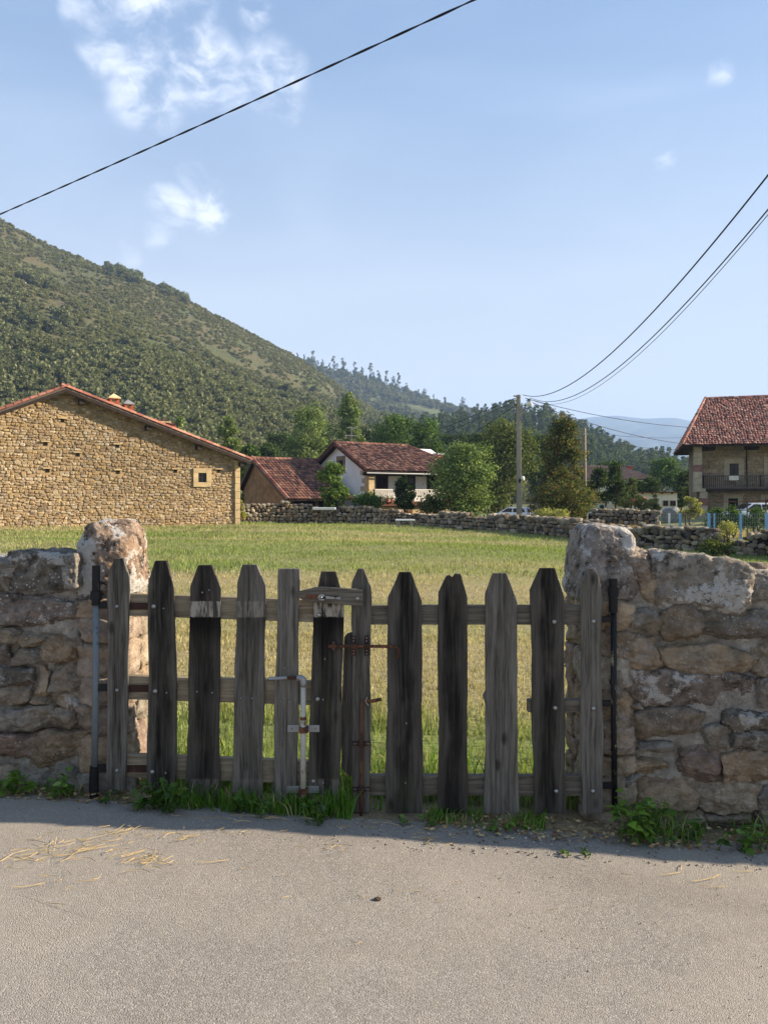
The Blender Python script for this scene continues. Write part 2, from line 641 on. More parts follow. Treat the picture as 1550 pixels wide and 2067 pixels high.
# ------------------------------------------------------------------ materials
def mat_stone(name, use_attr, lichen=True, fine=1.0, wet=0.0):
    m, nt, b = new_mat(name)
    v = nt.objco() if not use_attr else nt.wpos()
    if use_attr:
        at = nt.node('ShaderNodeAttribute', attribute_name='Col')
        base = at.outputs['Color']
        amt = 0.25
    else:
        oi = nt.node('ShaderNodeObjectInfo')
        base = oi.outputs['Color']
        amt = oi.outputs['Alpha']
    n1 = nt.noise(v, 11 * fine, 7, 0.7)
    n2 = nt.noise(v, 48 * fine, 6, 0.75)
    n3 = nt.noise(v, 5.0 * fine, 4, 0.6)
    c = nt.mix(nt.mapr(n1, 0.34, 0.66), nt.mix(0.6, base, (0.55, 0.50, 0.45), 'MULTIPLY'), nt.mix(1.0, base, (1.4, 1.4, 1.4), 'MULTIPLY'))
    c = nt.mix(nt.mapr(n3, 0.50, 0.68, 0.0, 0.5), c, nt.mix(0.8, base, (1.12, 0.92, 0.66), 'MULTIPLY'))
    c = nt.mix(nt.mapr(n3, 0.30, 0.44, 0.55, 0.0), c, nt.mix(0.6, base, (0.30, 0.29, 0.28)))
    c = nt.mix(nt.mapr(n2, 0.52, 0.74, 0.0, 0.6), c, (0.065, 0.054, 0.045))
    c = nt.mix(nt.mapr(n2, 0.26, 0.42, 0.55, 0.0), c, (0.46, 0.42, 0.36))
    if lichen:
        reg0 = nt.noise(v, 5.5 * fine, 3, 0.6)
        region = nt.mapr(reg0, 0.36, 0.66)
        dk = nt.mapr(nt.noise(v, 13 * fine, 6, 0.75), 0.46, 0.66, 0.0, 0.85)
        c = nt.mix(nt.math('MULTIPLY', dk, nt.math('MULTIPLY', amt, 0.8)), c, (0.035, 0.030, 0.027))
        ln = nt.noise(v, 36 * fine, 7, 0.78, 0.2)
        th = nt.math('SUBTRACT', 0.74, nt.math('MULTIPLY', nt.math('MULTIPLY', region, amt), 0.26))
        lm = nt.mapr(nt.math('SUBTRACT', ln, th), 0.0, 0.06, 0.0, 0.8)
        lcol = nt.mix(n2, (0.36, 0.35, 0.33), (0.66, 0.64, 0.60))
        c = nt.mix(lm, c, lcol)
        sp = nt.voronoi(nt.vmath('ADD', v, (3.1, 1.7, 0.4)), 48 * fine, 'F1')
        rgn2 = nt.mapr(nt.noise(v, 9 * fine, 3), 0.46, 0.60, 0.0, 0.85)
        sm = nt.math('MULTIPLY', nt.mapr(nt.math('ADD', sp, nt.math('MULTIPLY', nt.math('SUBTRACT', n2, 0.5), 0.5)), 0.18, 0.28, 1.0, 0.0), rgn2)
        c = nt.mix(nt.math('MULTIPLY', sm, nt.math('MINIMUM', amt, 1.0)), c, lcol)
    nt.put(b.inputs['Base Color'], c)
    hb = nt.math('ADD', nt.math('MULTIPLY', n1, 0.7), nt.math('MULTIPLY', n2, 0.5))
    nt.put(b.inputs['Normal'], nt.bump(hb, 1.0, 0.036 / fine))
    b.inputs['Roughness'].default_value = 0.95
    b.inputs['Specular IOR Level'].default_value = 0.15
    MAT[name] = m
    return m


mat_stone('near_stone', False)
mat_stone('far_stone_obj', False, False, 0.5)
mat_stone('far_stone', True, False, 0.5)
mat_stone('infill_stone', True, True)

m, nt, b = new_mat('mortar')
v = nt.wpos()
n1 = nt.noise(v, 9, 6, 0.7)
n2 = nt.noise(v, 60, 4, 0.7)
c = nt.ramp(n1, [(0.28, srgb(108, 101, 92)), (0.5, srgb(156, 149, 138)), (0.72, srgb(196, 190, 178))])
c = nt.mix(nt.mapr(n2, 0.5, 0.8, 0, 0.7), c, srgb(70, 62, 54))
c = nt.mix(nt.mapr(nt.noise(v, 3, 3), 0.5, 0.7, 0, 0.5), c, srgb(120, 100, 72))
nt.put(b.inputs['Base Color'], c)
nt.put(b.inputs['Normal'], nt.bump(nt.math('ADD', n1, n2), 0.9, 0.02))
b.inputs['Roughness'].default_value = 1.0
MAT['mortar'] = m
m2 = m.copy()
m2.name = 'barn_mortar'
MAT['barn_mortar'] = m2
for n_ in m2.node_tree.nodes:
    if n_.bl_idname == 'ShaderNodeValToRGB':
        for el, cc in zip(n_.color_ramp.elements, (srgb(136, 114, 84), srgb(164, 140, 104), srgb(184, 160, 122))):
            el.color = (*cc, 1)


def mat_wood(name):
    """weathered plank; object colour: r stain, g lightness, b bare band at rail height"""
    m, nt, b = new_mat(name)
    oi = nt.node('ShaderNodeObjectInfo')
    sep = nt.node('ShaderNodeSeparateColor')
    nt.link(oi.outputs['Color'], sep.inputs[0])
    v = nt.objco()
    raw = nt.node('ShaderNodeTexCoord').outputs['Object']
    wv = nt.noise(nt.vmath('MULTIPLY', v, (5, 5, 1.2)), 1.0, 3, 0.6)
    off = nt.node('ShaderNodeCombineXYZ')
    nt.link(nt.math('MULTIPLY', nt.math('SUBTRACT', wv, 0.5), 0.05), off.inputs[0])
    vw = nt.vmath('ADD', v, off.outputs[0])
    g1 = nt.noise(nt.vmath('MULTIPLY', vw, (1, 1, 0.045)), 75, 5, 0.7)
    g2 = nt.noise(nt.vmath('MULTIPLY', vw, (1, 1, 0.02)), 260, 3, 0.7)
    g3 = nt.noise(nt.vmath('MULTIPLY', vw, (1, 1, 0.25)), 9, 4, 0.6)
    lightc = nt.mix(g3, srgb(114, 109, 101), srgb(150, 144, 134))
    darkc = nt.mix(g3, srgb(48, 43, 38), srgb(78, 71, 63))
    c = nt.mix(nt.mapr(g1, 0.22, 0.70), darkc, lightc)
    c = nt.mix(nt.mapr(g2, 0.54, 0.76, 0.0, 0.40), c, srgb(38, 33, 29))
    # overall tone
    c = nt.mix(nt.mapr(sep.outputs[1], 0, 0.7, 0.90, 0.12, False), c, srgb(46, 41, 36))
    # black water stains that run down the heart of the plank
    sx = nt.node('ShaderNodeSeparateXYZ')
    nt.link(raw, sx.inputs[0])
    xo = nt.math('ADD', sx.outputs[0], nt.math('MULTIPLY', nt.math('SUBTRACT', nt.noise(nt.vmath('MULTIPLY', v, (1, 1, 1)), 3.2, 3), 0.5), 0.10))
    core = nt.mapr(nt.math('ABSOLUTE', xo), 0.018, 0.062, 1.0, 0.0)
    patch = nt.mapr(nt.noise(nt.vmath('MULTIPLY', v, (1, 1, 0.5)), 4.0, 4, 0.6), 0.26, 0.50)
    st = nt.math('MULTIPLY', nt.math('MULTIPLY', core, patch), sep.outputs[0])
    st = nt.math('MULTIPLY', st, nt.mapr(g1, 0.25, 0.7, 1.0, 0.55))
    c = nt.mix(st, c, srgb(17, 15, 14))
    # knots
    kv = nt.node('ShaderNodeTexVoronoi', feature='F1')
    nt.link(nt.vmath('MULTIPLY', v, (1, 1, 0.42)), kv.inputs['Vector'])
    kv.inputs['Scale'].default_value = 8.5
    km = nt.mapr(kv.outputs['Distance'], 0.05, 0.17, 1.0, 0.0)
    c = nt.mix(nt.math('MULTIPLY', km, 0.7), c, srgb(30, 23, 19))
    # green algae low down / mossy smears
    c = nt.mix(nt.mapr(nt.noise(nt.vmath('MULTIPLY', v, (1, 1, 0.4)), 5.5, 3), 0.55, 0.75, 0.0, 0.30), c, srgb(82, 84, 58))
    # bare bands left by boards taken off
    gp = nt.node('ShaderNodeNewGeometry')
    sz = nt.node('ShaderNodeSeparateXYZ')
    nt.link(gp.outputs['Position'], sz.inputs[0])
    z = sz.outputs[2]
    zz = nt.math('ADD', z, nt.math('MULTIPLY', nt.math('SUBTRACT', g1, 0.5), 0.012))
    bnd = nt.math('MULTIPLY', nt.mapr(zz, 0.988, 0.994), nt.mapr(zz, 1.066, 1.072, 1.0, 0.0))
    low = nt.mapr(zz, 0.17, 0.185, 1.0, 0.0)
    bb = nt.math('MULTIPLY', nt.math('MAXIMUM', bnd, nt.math('MULTIPLY', low, 0.32)), sep.outputs[2])
    worn = nt.mapr(nt.noise(nt.vmath('MULTIPLY', vw, (1, 1, 0.16)), 46, 4, 0.7), 0.42, 0.60)
    c = nt.mix(nt.math('MULTIPLY', bb, worn), c, srgb(154, 146, 134))
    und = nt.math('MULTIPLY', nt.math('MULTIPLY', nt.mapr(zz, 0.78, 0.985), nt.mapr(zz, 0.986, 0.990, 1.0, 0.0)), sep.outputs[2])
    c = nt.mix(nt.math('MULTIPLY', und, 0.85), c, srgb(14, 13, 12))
    nt.put(b.inputs['Base Color'], c)
    hb = nt.math('ADD', nt.math('ADD', g1, nt.math('MULTIPLY', g2, 0.5)), nt.math('MULTIPLY', km, -0.8))
    nt.put(b.inputs['Normal'], nt.bump(hb, 0.9, 0.006))
    b.inputs['Roughness'].default_value = 0.92
    b.inputs['Specular IOR Level'].default_value = 0.12
    MAT[name] = m


mat_wood('picket_wood')


def mat_rail(name, c0, c1):
    m, nt, b = new_mat(name)
    v = nt.objco()
    g1 = nt.noise(nt.vmath('MULTIPLY', v, (0.05, 1, 1)), 70, 5, 0.7)
    g3 = nt.noise(nt.vmath('MULTIPLY', v, (0.4, 1, 1)), 7, 4, 0.6)
    c = nt.mix(nt.mapr(g1, 0.3, 0.7), c0, c1)
    c = nt.mix(nt.mapr(g3, 0.5, 0.75, 0, 0.5), c, srgb(72, 62, 50))
    nt.put(b.inputs['Base Color'], c)
    nt.put(b.inputs['Normal'], nt.bump(g1, 0.6, 0.004))
    MAT[name] = m


mat_rail('rail_wood', srgb(104, 93, 76), srgb(150, 138, 116))
mat_rail('rail_grey', srgb(72, 66, 58), srgb(118, 110, 98))


def mat_flaked(name, paint, under, thr=0.62, rough=0.55, metal=0.0, scale=18):
    """paint flaking off metal"""
    m, nt, b = new_mat(name)
    v = nt.objco()
    n = nt.noise(nt.vmath('MULTIPLY', v, (1, 1, 0.45)), scale, 6, 0.7)
    k = nt.mapr(n, thr, thr + 0.03)
    pn = nt.noise(v, 30, 4)
    p1 = nt.mix(pn, tuple(c * 0.8 for c in paint), tuple(min(1, c * 1.15) for c in paint))
    nt.put(b.inputs['Base Color'], nt.mix(k, p1, under))
    nt.put(b.inputs['Normal'], nt.bump(k, 0.5, 0.002))
    b.inputs['Roughness'].default_value = rough
    b.inputs['Metallic'].default_value = metal
    MAT[name] = m


mat_flaked('grey_paint', srgb(104, 112, 116), srgb(32, 36, 50), 0.60)
mat_flaked('black_paint', srgb(24, 25, 28), srgb(128, 122, 98), 0.55)
mat_flaked('black_iron', srgb(24, 24, 26), srgb(66, 52, 44), 0.62)
mat_flaked('white_pipe', srgb(176, 172, 160), srgb(122, 70, 38), 0.60, 0.5)
mat_flaked('rust', srgb(104, 68, 48), srgb(72, 48, 38), 0.5, 0.9)
mat_flaked('dark_rust', srgb(60, 42, 36), srgb(84, 54, 42), 0.55, 0.9)
mat_flaked('galvanised', srgb(146, 148, 148), srgb(112, 96, 84), 0.64, 0.45, 0.5)
mat_flaked('bolt_metal', srgb(158, 156, 150), srgb(140, 132, 124), 0.66, 0.35, 0.7)
plain('white_plaster', srgb(222, 222, 220), 0.9, 0, 0.10, 1.2)
plain('pale_plaster', srgb(226, 220, 206), 0.9, 0, 0.16, 1.0)
plain('golden_stone', srgb(180, 158, 120), 0.95, 0, 0.3, 2.5, 0.02)
plain('pale_stone', srgb(168, 156, 134), 0.95, 0, 0.25, 2.0, 0.02)
plain('house_stone', srgb(126, 110, 88), 0.95, 0, 0.35, 1.4, 0.03)
plain('rose_stone', srgb(134, 100, 88), 0.95, 0, 0.25, 2.0, 0.02)
plain('shed_wall', srgb(132, 110, 82), 0.95, 0, 0.45, 2.2, 0.05)
plain('dark_timber', srgb(48, 38, 32), 0.85, 0, 0.4, 4)
plain('grey_timber', srgb(92, 82, 74), 0.9, 0, 0.35, 4)
plain('brown_timber', srgb(92, 58, 40), 0.85, 0, 0.3, 4)
plain('white_timber', srgb(206, 200, 190), 0.7, 0, 0.12, 5)
plain('interior_dark', srgb(22, 19, 18), 0.9, 0, 0.3, 2)
plain('concrete', srgb(150, 142, 128), 0.9, 0, 0.22, 5, 0.01)
plain('pole_wood', srgb(130, 118, 100), 0.9, 0, 0.3, 6)
plain('brick_red', srgb(160, 86, 62), 0.9, 0, 0.3, 6)
plain('cap_cream', srgb(206, 180, 138), 0.9, 0, 0.2, 4)
plain('cable', srgb(34, 30, 36), 0.6, 0, 0.2, 20)
plain('lamp_white', srgb(226, 222, 208), 0.4, 0, 0.06, 5)
plain('blue_paint', srgb(134, 178, 214), 0.6, 0, 0.2, 9)
plain('white_paint', srgb(226, 226, 220), 0.6, 0, 0.1, 6)
plain('net_wire', srgb(150, 156, 154), 0.6, 0.2, 0.2, 6)
plain('bark', srgb(88, 76, 62), 0.95, 0, 0.4, 8, 0.03)
plain('pale_bark', srgb(150, 138, 118), 0.95, 0, 0.35, 5, 0.03)
plain('stem_green', srgb(92, 116, 54), 0.8, 0, 0.3, 20)
plain('rubber', srgb(28, 28, 29), 0.8, 0, 0.2, 9)
plain('red_lens', srgb(150, 30, 26), 0.3, 0, 0.2, 9)
plain('rust_sheet', srgb(168, 92, 50), 0.85, 0, 0.35, 4)
plain('rock', srgb(150, 144, 132), 0.95, 0, 0.3, 1.5, 0.1)
plain('tank_grey', srgb(128, 130, 132), 0.6, 0, 0.25, 3)
m, nt, b = new_mat('car_paint')
b.inputs['Base Color'].default_value = (*srgb(214, 216, 218), 1)
b.inputs['Roughness'].default_value = 0.28
b.inputs['Specular IOR Level'].default_value = 0.5
nt.put(b.inputs['Roughness'], nt.mapr(nt.noise(nt.objco(), 3, 3), 0.3, 0.7, 0.22, 0.42))
MAT['car_paint'] = m
m, nt, b = new_mat('window_glass')
nt.put(b.inputs['Base Color'], nt.ramp(nt.noise(nt.objco(), 2, 3), [(0.3, (0.008, 0.008, 0.010)), (0.7, (0.02, 0.022, 0.026))]))
b.inputs['Roughness'].default_value = 0.2
b.inputs['Specular IOR Level'].default_value = 0.25
MAT['window_glass'] = m


def mat_attr(name, rough=0.9, scale=14.0, amt=0.45, dark=(0.04, 0.03, 0.026)):
    m, nt, b = new_mat(name)
    at = nt.node('ShaderNodeAttribute', attribute_name='Col')
    n = nt.noise(nt.wpos(), scale, 5, 0.7)
    nt.put(b.inputs['Base Color'], nt.mix(nt.mapr(n, 0.48, 0.75, 0, amt), at.outputs['Color'], dark))
    b.inputs['Roughness'].default_value = rough
    MAT[name] = m


mat_attr('roof_tile', 0.9, 3.0, 0.55)
mat_attr('straw', 0.85, 30, 0.2)


def mat_leaf(name, trans=0.35, rand=0.35, gloss=0.0, objcol=False):
    m = bpy.data.materials.new(name)
    m.use_nodes = True
    nt = NT(m.node_tree)
    for n in list(nt.n):
        nt.n.remove(n)
    oi = nt.node('ShaderNodeObjectInfo')
    if objcol:
        base = nt.mix(nt.mapr(nt.noise(nt.objco(), 40, 3), 0.3, 0.7, 0.0, 0.3), oi.outputs['Color'], (0.05, 0.08, 0.01))
    else:
        base = nt.node('ShaderNodeAttribute', attribute_name='Col').outputs['Color']
    k = nt.mapr(oi.outputs['Random'], 0, 1, 1 - rand, 1 + rand, False)
    cc = nt.node('ShaderNodeCombineXYZ')
    for i in range(3):
        nt.link(k, cc.inputs[i])
    c = nt.mix(1.0, base, cc.outputs[0], 'MULTIPLY')
    d = nt.node('ShaderNodeBsdfDiffuse')
    t = nt.node('ShaderNodeBsdfTranslucent')
    nt.link(c, d.inputs[0])
    nt.link(nt.mix(1.0, c, (1.1, 1.12, 0.72), 'MULTIPLY'), t.inputs[0])
    mx = nt.node('ShaderNodeMixShader')
    mx.inputs[0].default_value = trans
    nt.link(d.outputs[0], mx.inputs[1])
    nt.link(t.outputs[0], mx.inputs[2])
    out = mx.outputs[0]
    if gloss:
        g = nt.node('ShaderNodeBsdfGlossy')
        g.inputs['Roughness'].default_value = 0.45
        m3 = nt.node('ShaderNodeMixShader')
        m3.inputs[0].default_value = gloss
        nt.link(out, m3.inputs[1])
        nt.link(g.outputs[0], m3.inputs[2])
        out = m3.outputs[0]
    o = nt.node('ShaderNodeOutputMaterial')
    nt.link(out, o.inputs[0])
    MAT[name] = m


mat_leaf('foliage', 0.35, 0.0)
mat_leaf('forest', 0.40, 0.12)
mat_leaf('grass', 0.35, 0.0)
mat_leaf('weed_leaf', 0.4, 0.18, 0.05, True)


# ------------------------------------------------------------------ foliage
def leaf_cloud(clumps, n, size, rg, pal, shell=0.45, aspect=0.7, up=0.2):
    """leaf-sized faces spread through ellipsoids; pal = list of (colour, weight)"""
    cl = np.array(clumps, float)
    vol = cl[:, 3] * cl[:, 4] * cl[:, 5]
    pick = rg.choice(len(cl), n, p=vol ** 0.8 / (vol ** 0.8).sum())
    dv = rg.normal(size=(n, 3))
    dv /= np.linalg.norm(dv, axis=1)[:, None]
    r = shell + (1 - shell) * rg.random(n) ** 0.7
    r = r * (1 + 0.16 * rg.normal(size=n))
    P = cl[pick, :3] + dv * r[:, None] * cl[pick, 3:6]
    nr = dv * 0.8 + rg.normal(size=(n, 3)) * 0.75 + np.array([0, 0, up])
    nr /= np.linalg.norm(nr, axis=1)[:, None]
    a = np.cross(nr, rg.normal(size=(n, 3)))
    a /= np.linalg.norm(a, axis=1)[:, None]
    b = np.cross(nr, a)
    s = size * rg.uniform(0.55, 1.35, n)[:, None]
    V = np.stack([P - a * s, P - b * s * aspect, P + a * s, P + b * s * aspect], 1).reshape(-1, 3)
    F = np.arange(n * 4).reshape(n, 4)
    pc = np.array([p[0] for p in pal])
    pw = np.array([p[1] for p in pal], float)
    ci = rg.choice(len(pal), n, p=pw / pw.sum())
    tint = rg.uniform(0.78, 1.22, len(cl))[pick]
    C = pc[ci] * (tint * rg.uniform(0.8, 1.2, n))[:, None]
    return V, F, np.repeat(C, 4, axis=0)


def clumps_in(rx, ry, rz, z0, k, cs, rg, profile='round', hollow=0.5):
    """clump centres filling a crown envelope of half-widths rx, ry and height 2*rz standing on z0"""
    out = []
    while len(out) < k:
        t = rg.random()
        th = rg.uniform(0, 2 * math.pi)
        if profile == 'round':
            wdt = math.sqrt(max(0.0, 1 - (2 * t - 1) ** 2)) * 0.92 + 0.08
        elif profile == 'cone':
            wdt = (1 - t) ** 0.8 * 0.95 + 0.05
        elif profile == 'column':
            wdt = (min(1, t * 4 + 0.3)) * (1 - t ** 3) * 0.9 + 0.1
        else:
            wdt = 0.9 * (0.55 + 0.45 * math.sin(t * math.pi))
        rr = wdt * (hollow + (1 - hollow) * rg.random()) * rg.uniform(0.8, 1.12)
        s = cs * rg.uniform(0.45, 1.55)
        out.append((rx * rr * math.cos(th), ry * rr * math.sin(th), z0 + 2 * rz * t, s, s, s * rg.uniform(0.6, 0.95)))
    return out


PAL = {
    'apple': [(srgb(106, 128, 66), 4), (srgb(140, 154, 88), 2), (srgb(78, 98, 48), 3)],
    'shrub': [(srgb(92, 118, 48), 4), (srgb(128, 150, 66), 2), (srgb(64, 88, 34), 3)],
    'walnut': [(srgb(82, 94, 46), 4), (srgb(106, 114, 58), 2), (srgb(60, 72, 36), 3)],
    'autumn': [(srgb(80, 90, 44), 5), (srgb(116, 110, 52), 2), (srgb(140, 98, 52), 0.6), (srgb(56, 66, 34), 3)],
    'poplar': [(srgb(104, 122, 60), 4), (srgb(126, 142, 76), 2), (srgb(82, 100, 50), 3)],
    'green': [(srgb(74, 100, 44), 4), (srgb(96, 120, 54), 2), (srgb(52, 76, 34), 3)],
    'dark': [(srgb(58, 76, 38), 4), (srgb(82, 98, 48), 2), (srgb(42, 58, 30), 3)],
    'yellow': [(srgb(140, 142, 66), 4), (srgb(164, 158, 82), 2), (srgb(104, 112, 50), 2)],
    'euc': [(srgb(68, 82, 58), 4), (srgb(92, 104, 74), 2), (srgb(50, 64, 46), 3)],
    'oak': [(srgb(76, 80, 52), 4), (srgb(94, 96, 62), 2), (srgb(62, 68, 46), 3)],
    'heath': [(srgb(92, 96, 58), 4), (srgb(110, 106, 66), 2), (srgb(76, 80, 48), 3)],
}


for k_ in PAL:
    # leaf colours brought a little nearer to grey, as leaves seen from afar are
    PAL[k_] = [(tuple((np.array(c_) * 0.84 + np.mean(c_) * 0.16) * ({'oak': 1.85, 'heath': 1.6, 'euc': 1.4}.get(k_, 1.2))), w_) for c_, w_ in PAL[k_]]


def branches(mb, base, top, r0, rg, n=6, reach=1.0):
    base = np.array(base, float)
    top = np.array(top, float)
    h = top - base
    side = rg.normal(size=3) * 0.04 * np.linalg.norm(h)
    side[2] = 0
    mb.tube([base, base + h * 0.35 + side, base + h * 0.7 - side * 0.5, top], [r0, r0 * 0.75, r0 * 0.45, r0 * 0.12], 7)
    for i in range(n):
        t = rg.uniform(0.3, 0.85)
        p = base + h * t
        a = rg.uniform(0, 2 * math.pi)
        l = reach * rg.uniform(0.6, 1.0) * (1.1 - t * 0.6)
        e = p + np.array([math.cos(a) * l, math.sin(a) * l, l * rg.uniform(0.4, 0.9)])
        mb.tube([p, (p + e) / 2 + np.array([0, 0, 0.06 * l]), e], [r0 * 0.4 * (1.1 - t), r0 * 0.25 * (1.1 - t), r0 * 0.08], 5)


def tree(name, label, px, pyb, pyt, Y, wpx, pal, n=5000, leaf=0.11, cs=None, profile='round', k=46, skirt=0.12, group=None, cat='tree', bark='bark', hollow=0.45, seed=None, depth=0.9, multi=1):
    """a tree whose crown spans wpx pixels of the photograph about px, its foot on the ground at depth Y"""
    rg = np.random.default_rng(seed if seed is not None else int(px * 7 + Y * 13))
    x = (px - 775) / FPX * Y
    z0 = gz1(x, Y) - 0.05
    ztop = EYE - (pyt - HOR) / FPX * Y
    zb = EYE - (pyb - HOR) / FPX * Y
    zb = max(zb, z0 + 0.05)
    r = wpx / FPX * Y / 2
    H = ztop - z0
    root = thing(name, label, cat, (x, Y, z0), group)
    cs = cs or r * 0.30
    hc = max(0.3, ztop - zb - cs * 0.9)
    cl = clumps_in(r - cs * 0.7, (r - cs * 0.7) * depth, hc / 2, zb - z0 + cs * 0.45, k, cs, rg, profile, hollow)
    V, F, C = leaf_cloud(cl, int(n * 1.6), leaf * 0.80, rg, PAL[pal], 0.35)
    link('crown', make_mesh('crown', V, F, C), MAT['foliage'], root)
    mb = MB()
    for q in range(multi):
        o = np.array([rg.normal() * 0.25 * r, rg.normal() * 0.15 * r, 0]) if multi > 1 else np.zeros(3)
        branches(mb, o * 0.3, (o[0], o[1], H * 0.82), max(0.05, H * 0.022), rg, 9, r * 0.75)
    me = make_mesh('trunk', np.array(mb.v), mb.f, None, True)
    link('trunk', me, MAT[bark], root)
    return root


def library(name, objs):
    c = bpy.data.collections.new(name)
    for o in objs:
        c.objects.link(o)
    return c


def scatter(name, P, scale, rot, idx, coll, **kw):
    """one object of uncountable growth: instances of a few meshes on points"""
    me = bpy.data.meshes.new(name)
    me.from_pydata([tuple(p) for p in P], [], [])
    for nm, typ, arr in (('sc', 'FLOAT', scale), ('rz', 'FLOAT', rot), ('vi', 'INT', idx)):
        a = me.attributes.new(nm, typ, 'POINT')
        a.data.foreach_set('value', np.asarray(arr))
    o = bpy.data.objects.new(name, me)
    COL.objects.link(o)
    tag(o, **kw)
    ng = bpy.data.node_groups.new(name, 'GeometryNodeTree')
    ng.interface.new_socket('Geometry', in_out='INPUT', socket_type='NodeSocketGeometry')
    ng.interface.new_socket('Geometry', in_out='OUTPUT', socket_type='NodeSocketGeometry')
    N, L = ng.nodes, ng.links
    gi, go = N.new('NodeGroupInput'), N.new('NodeGroupOutput')
    iop = N.new('GeometryNodeInstanceOnPoints')
    ci = N.new('GeometryNodeCollectionInfo')
    ci.inputs['Collection'].default_value = coll
    ci.inputs['Separate Children'].default_value = True
    ci.inputs['Reset Children'].default_value = True

    def named(nm, typ):
        x = N.new('GeometryNodeInputNamedAttribute')
        x.data_type = typ
        x.inputs['Name'].default_value = nm
        return x.outputs['Attribute']
    cx = N.new('ShaderNodeCombineXYZ')
    L.new(named('rz', 'FLOAT'), cx.inputs[2])
    L.new(gi.outputs[0], iop.inputs['Points'])
    L.new(ci.outputs[0], iop.inputs['Instance'])
    iop.inputs['Pick Instance'].default_value = True
    L.new(named('vi', 'INT'), iop.inputs['Instance Index'])
    L.new(cx.outputs[0], iop.inputs['Rotation'])
    L.new(named('sc', 'FLOAT'), iop.inputs['Scale'])
    L.new(iop.outputs[0], go.inputs[0])
    md = o.modifiers.new('scatter', 'NODES')
    md.node_group = ng
    return o


def crown_variant(nm, pal, seed, rx, rz, k, cs, n, leaf, profile='round', trunk=None):
    rg = np.random.default_rng(seed)
    cl = clumps_in(rx - cs * 0.6, rx - cs * 0.6, rz - cs * 0.5, cs * 0.4 + (trunk or 0), k, cs, rg, profile, 0.4)
    V, F, C = leaf_cloud(cl, n, leaf, rg, PAL[pal])
    me = make_mesh(nm, V, F, C)
    me.materials.append(MAT['forest'])
    return bpy.data.objects.new(nm, me)


# ------------------------------------------------------------------ hills
def interp(tab, x):
    t = np.array(tab, float)
    return np.interp(x, t[:, 0], t[:, 1])


class Hill:
    def __init__(self, name, sky_tab, yc_tab, yf_tab, zf, nu, nv, bump, seed, mat, label, back=1.5, shape=1.0):
        self.px = np.linspace(sky_tab[0][0], sky_tab[-1][0], nu)
        pys = interp(sky_tab, self.px)
        yc, yf = interp(yc_tab, self.px), interp(yf_tab, self.px)
        zc = EYE - (pys - HOR) / FPX * yc
        vv = np.linspace(0, 1, nv)
        G = np.zeros((nu, nv + 4, 3))
        for j, v in enumerate(vv):
            Y = yf + (yc - yf) * v
            G[:, j, 0] = (self.px - 775) / FPX * Y
            G[:, j, 1] = Y
            G[:, j, 2] = zf + (zc - zf) * v ** shape
        for q in range(4):
            k = (q + 1) / 4
            Y = yc * (1 + (back - 1) * k)
            G[:, nv + q, 0] = (self.px - 775) / FPX * Y
            G[:, nv + q, 1] = Y
            G[:, nv + q, 2] = zc + (zf - 5 - zc) * k ** 1.3
        W = G.reshape(-1, 3)
        fade = np.concatenate([np.sin(vv * math.pi) ** 0.6, np.zeros(4)])
        fade = np.tile(fade, nu)
        W[:, 2] += (vnoise(np.stack([W[:, 0], W[:, 1], W[:, 0] * 0], 1), 1 / 90, seed, 4) * bump + vnoise(np.stack([W[:, 0], W[:, 1], W[:, 0] * 0], 1), 1 / 18, seed + 5, 2) * bump * 0.14) * np.nan_to_num(fade)
        self.G = W.reshape(nu, nv + 4, 3)
        self.nu, self.nv = nu, nv
        I = np.arange(nu * (nv + 4)).reshape(nu, nv + 4)
        F = np.stack([I[:-1, :-1].ravel(), I[1:, :-1].ravel(), I[1:, 1:].ravel(), I[:-1, 1:].ravel()], 1)
        self.o = link(name, make_mesh(name, W, F, None, True), mat, kind='structure', label=label)

    def at(self, u, v):
        """points at fractions u (along) and v (foot to crest)"""
        a = np.clip(u * (self.nu - 1), 0, self.nu - 1.001)
        b = np.clip(v * (self.nv - 1), 0, self.nv - 1.001)
        i, j = a.astype(int), b.astype(int)
        fa, fb = (a - i)[:, None], (b - j)[:, None]
        G = self.G
        return G[i, j] * (1 - fa) * (1 - fb) + G[i + 1, j] * fa * (1 - fb) + G[i, j + 1] * (1 - fa) * fb + G[i + 1, j + 1] * fa * fb

    def sample(self, n, rg):
        u, v = rg.random(n * 4), rg.random(n * 4)
        P = self.at(u, v)
        wgt = P[:, 1] ** 1.0
        keep = rg.random(len(P)) < wgt / wgt.max()
        return P[keep][:n], v[keep][:n]


def project(P):
    return 775 + FPX * P[:, 0] / P[:, 1], HOR - FPX * (P[:, 2] - EYE) / P[:, 1]


m, nt, b = new_mat('heath_slope')
p = nt.wpos()
n1 = nt.noise(nt.vmath('MULTIPLY', p, (1, 1, 2.2)), 0.022, 5, 0.62)
n2 = nt.noise(nt.vmath('MULTIPLY', p, (0.6, 0.6, 2.6)), 0.11, 6, 0.7)
n3 = nt.noise(p, 0.5, 5, 0.7)
c = nt.ramp(n1, [(0.30, srgb(72, 80, 48)), (0.46, srgb(80, 84, 52)), (0.58, srgb(90, 85, 56)), (0.72, srgb(96, 80, 58))])
c = nt.mix(nt.mapr(n2, 0.50, 0.72, 0, 0.34), c, srgb(114, 104, 70))
c = nt.mix(nt.mapr(n2, 0.22, 0.42, 0.7, 0.0), c, srgb(66, 74, 38))
c = nt.mix(nt.mapr(n3, 0.50, 0.75, 0, 0.75), c, srgb(58, 62, 34))
nt.put(b.inputs['Base Color'], c)
nt.put(b.inputs['Normal'], nt.bump(nt.math('ADD', n2, n3), 0.9, 1.6))
b.inputs['Roughness'].default_value = 1.0
MAT['heath_slope'] = m
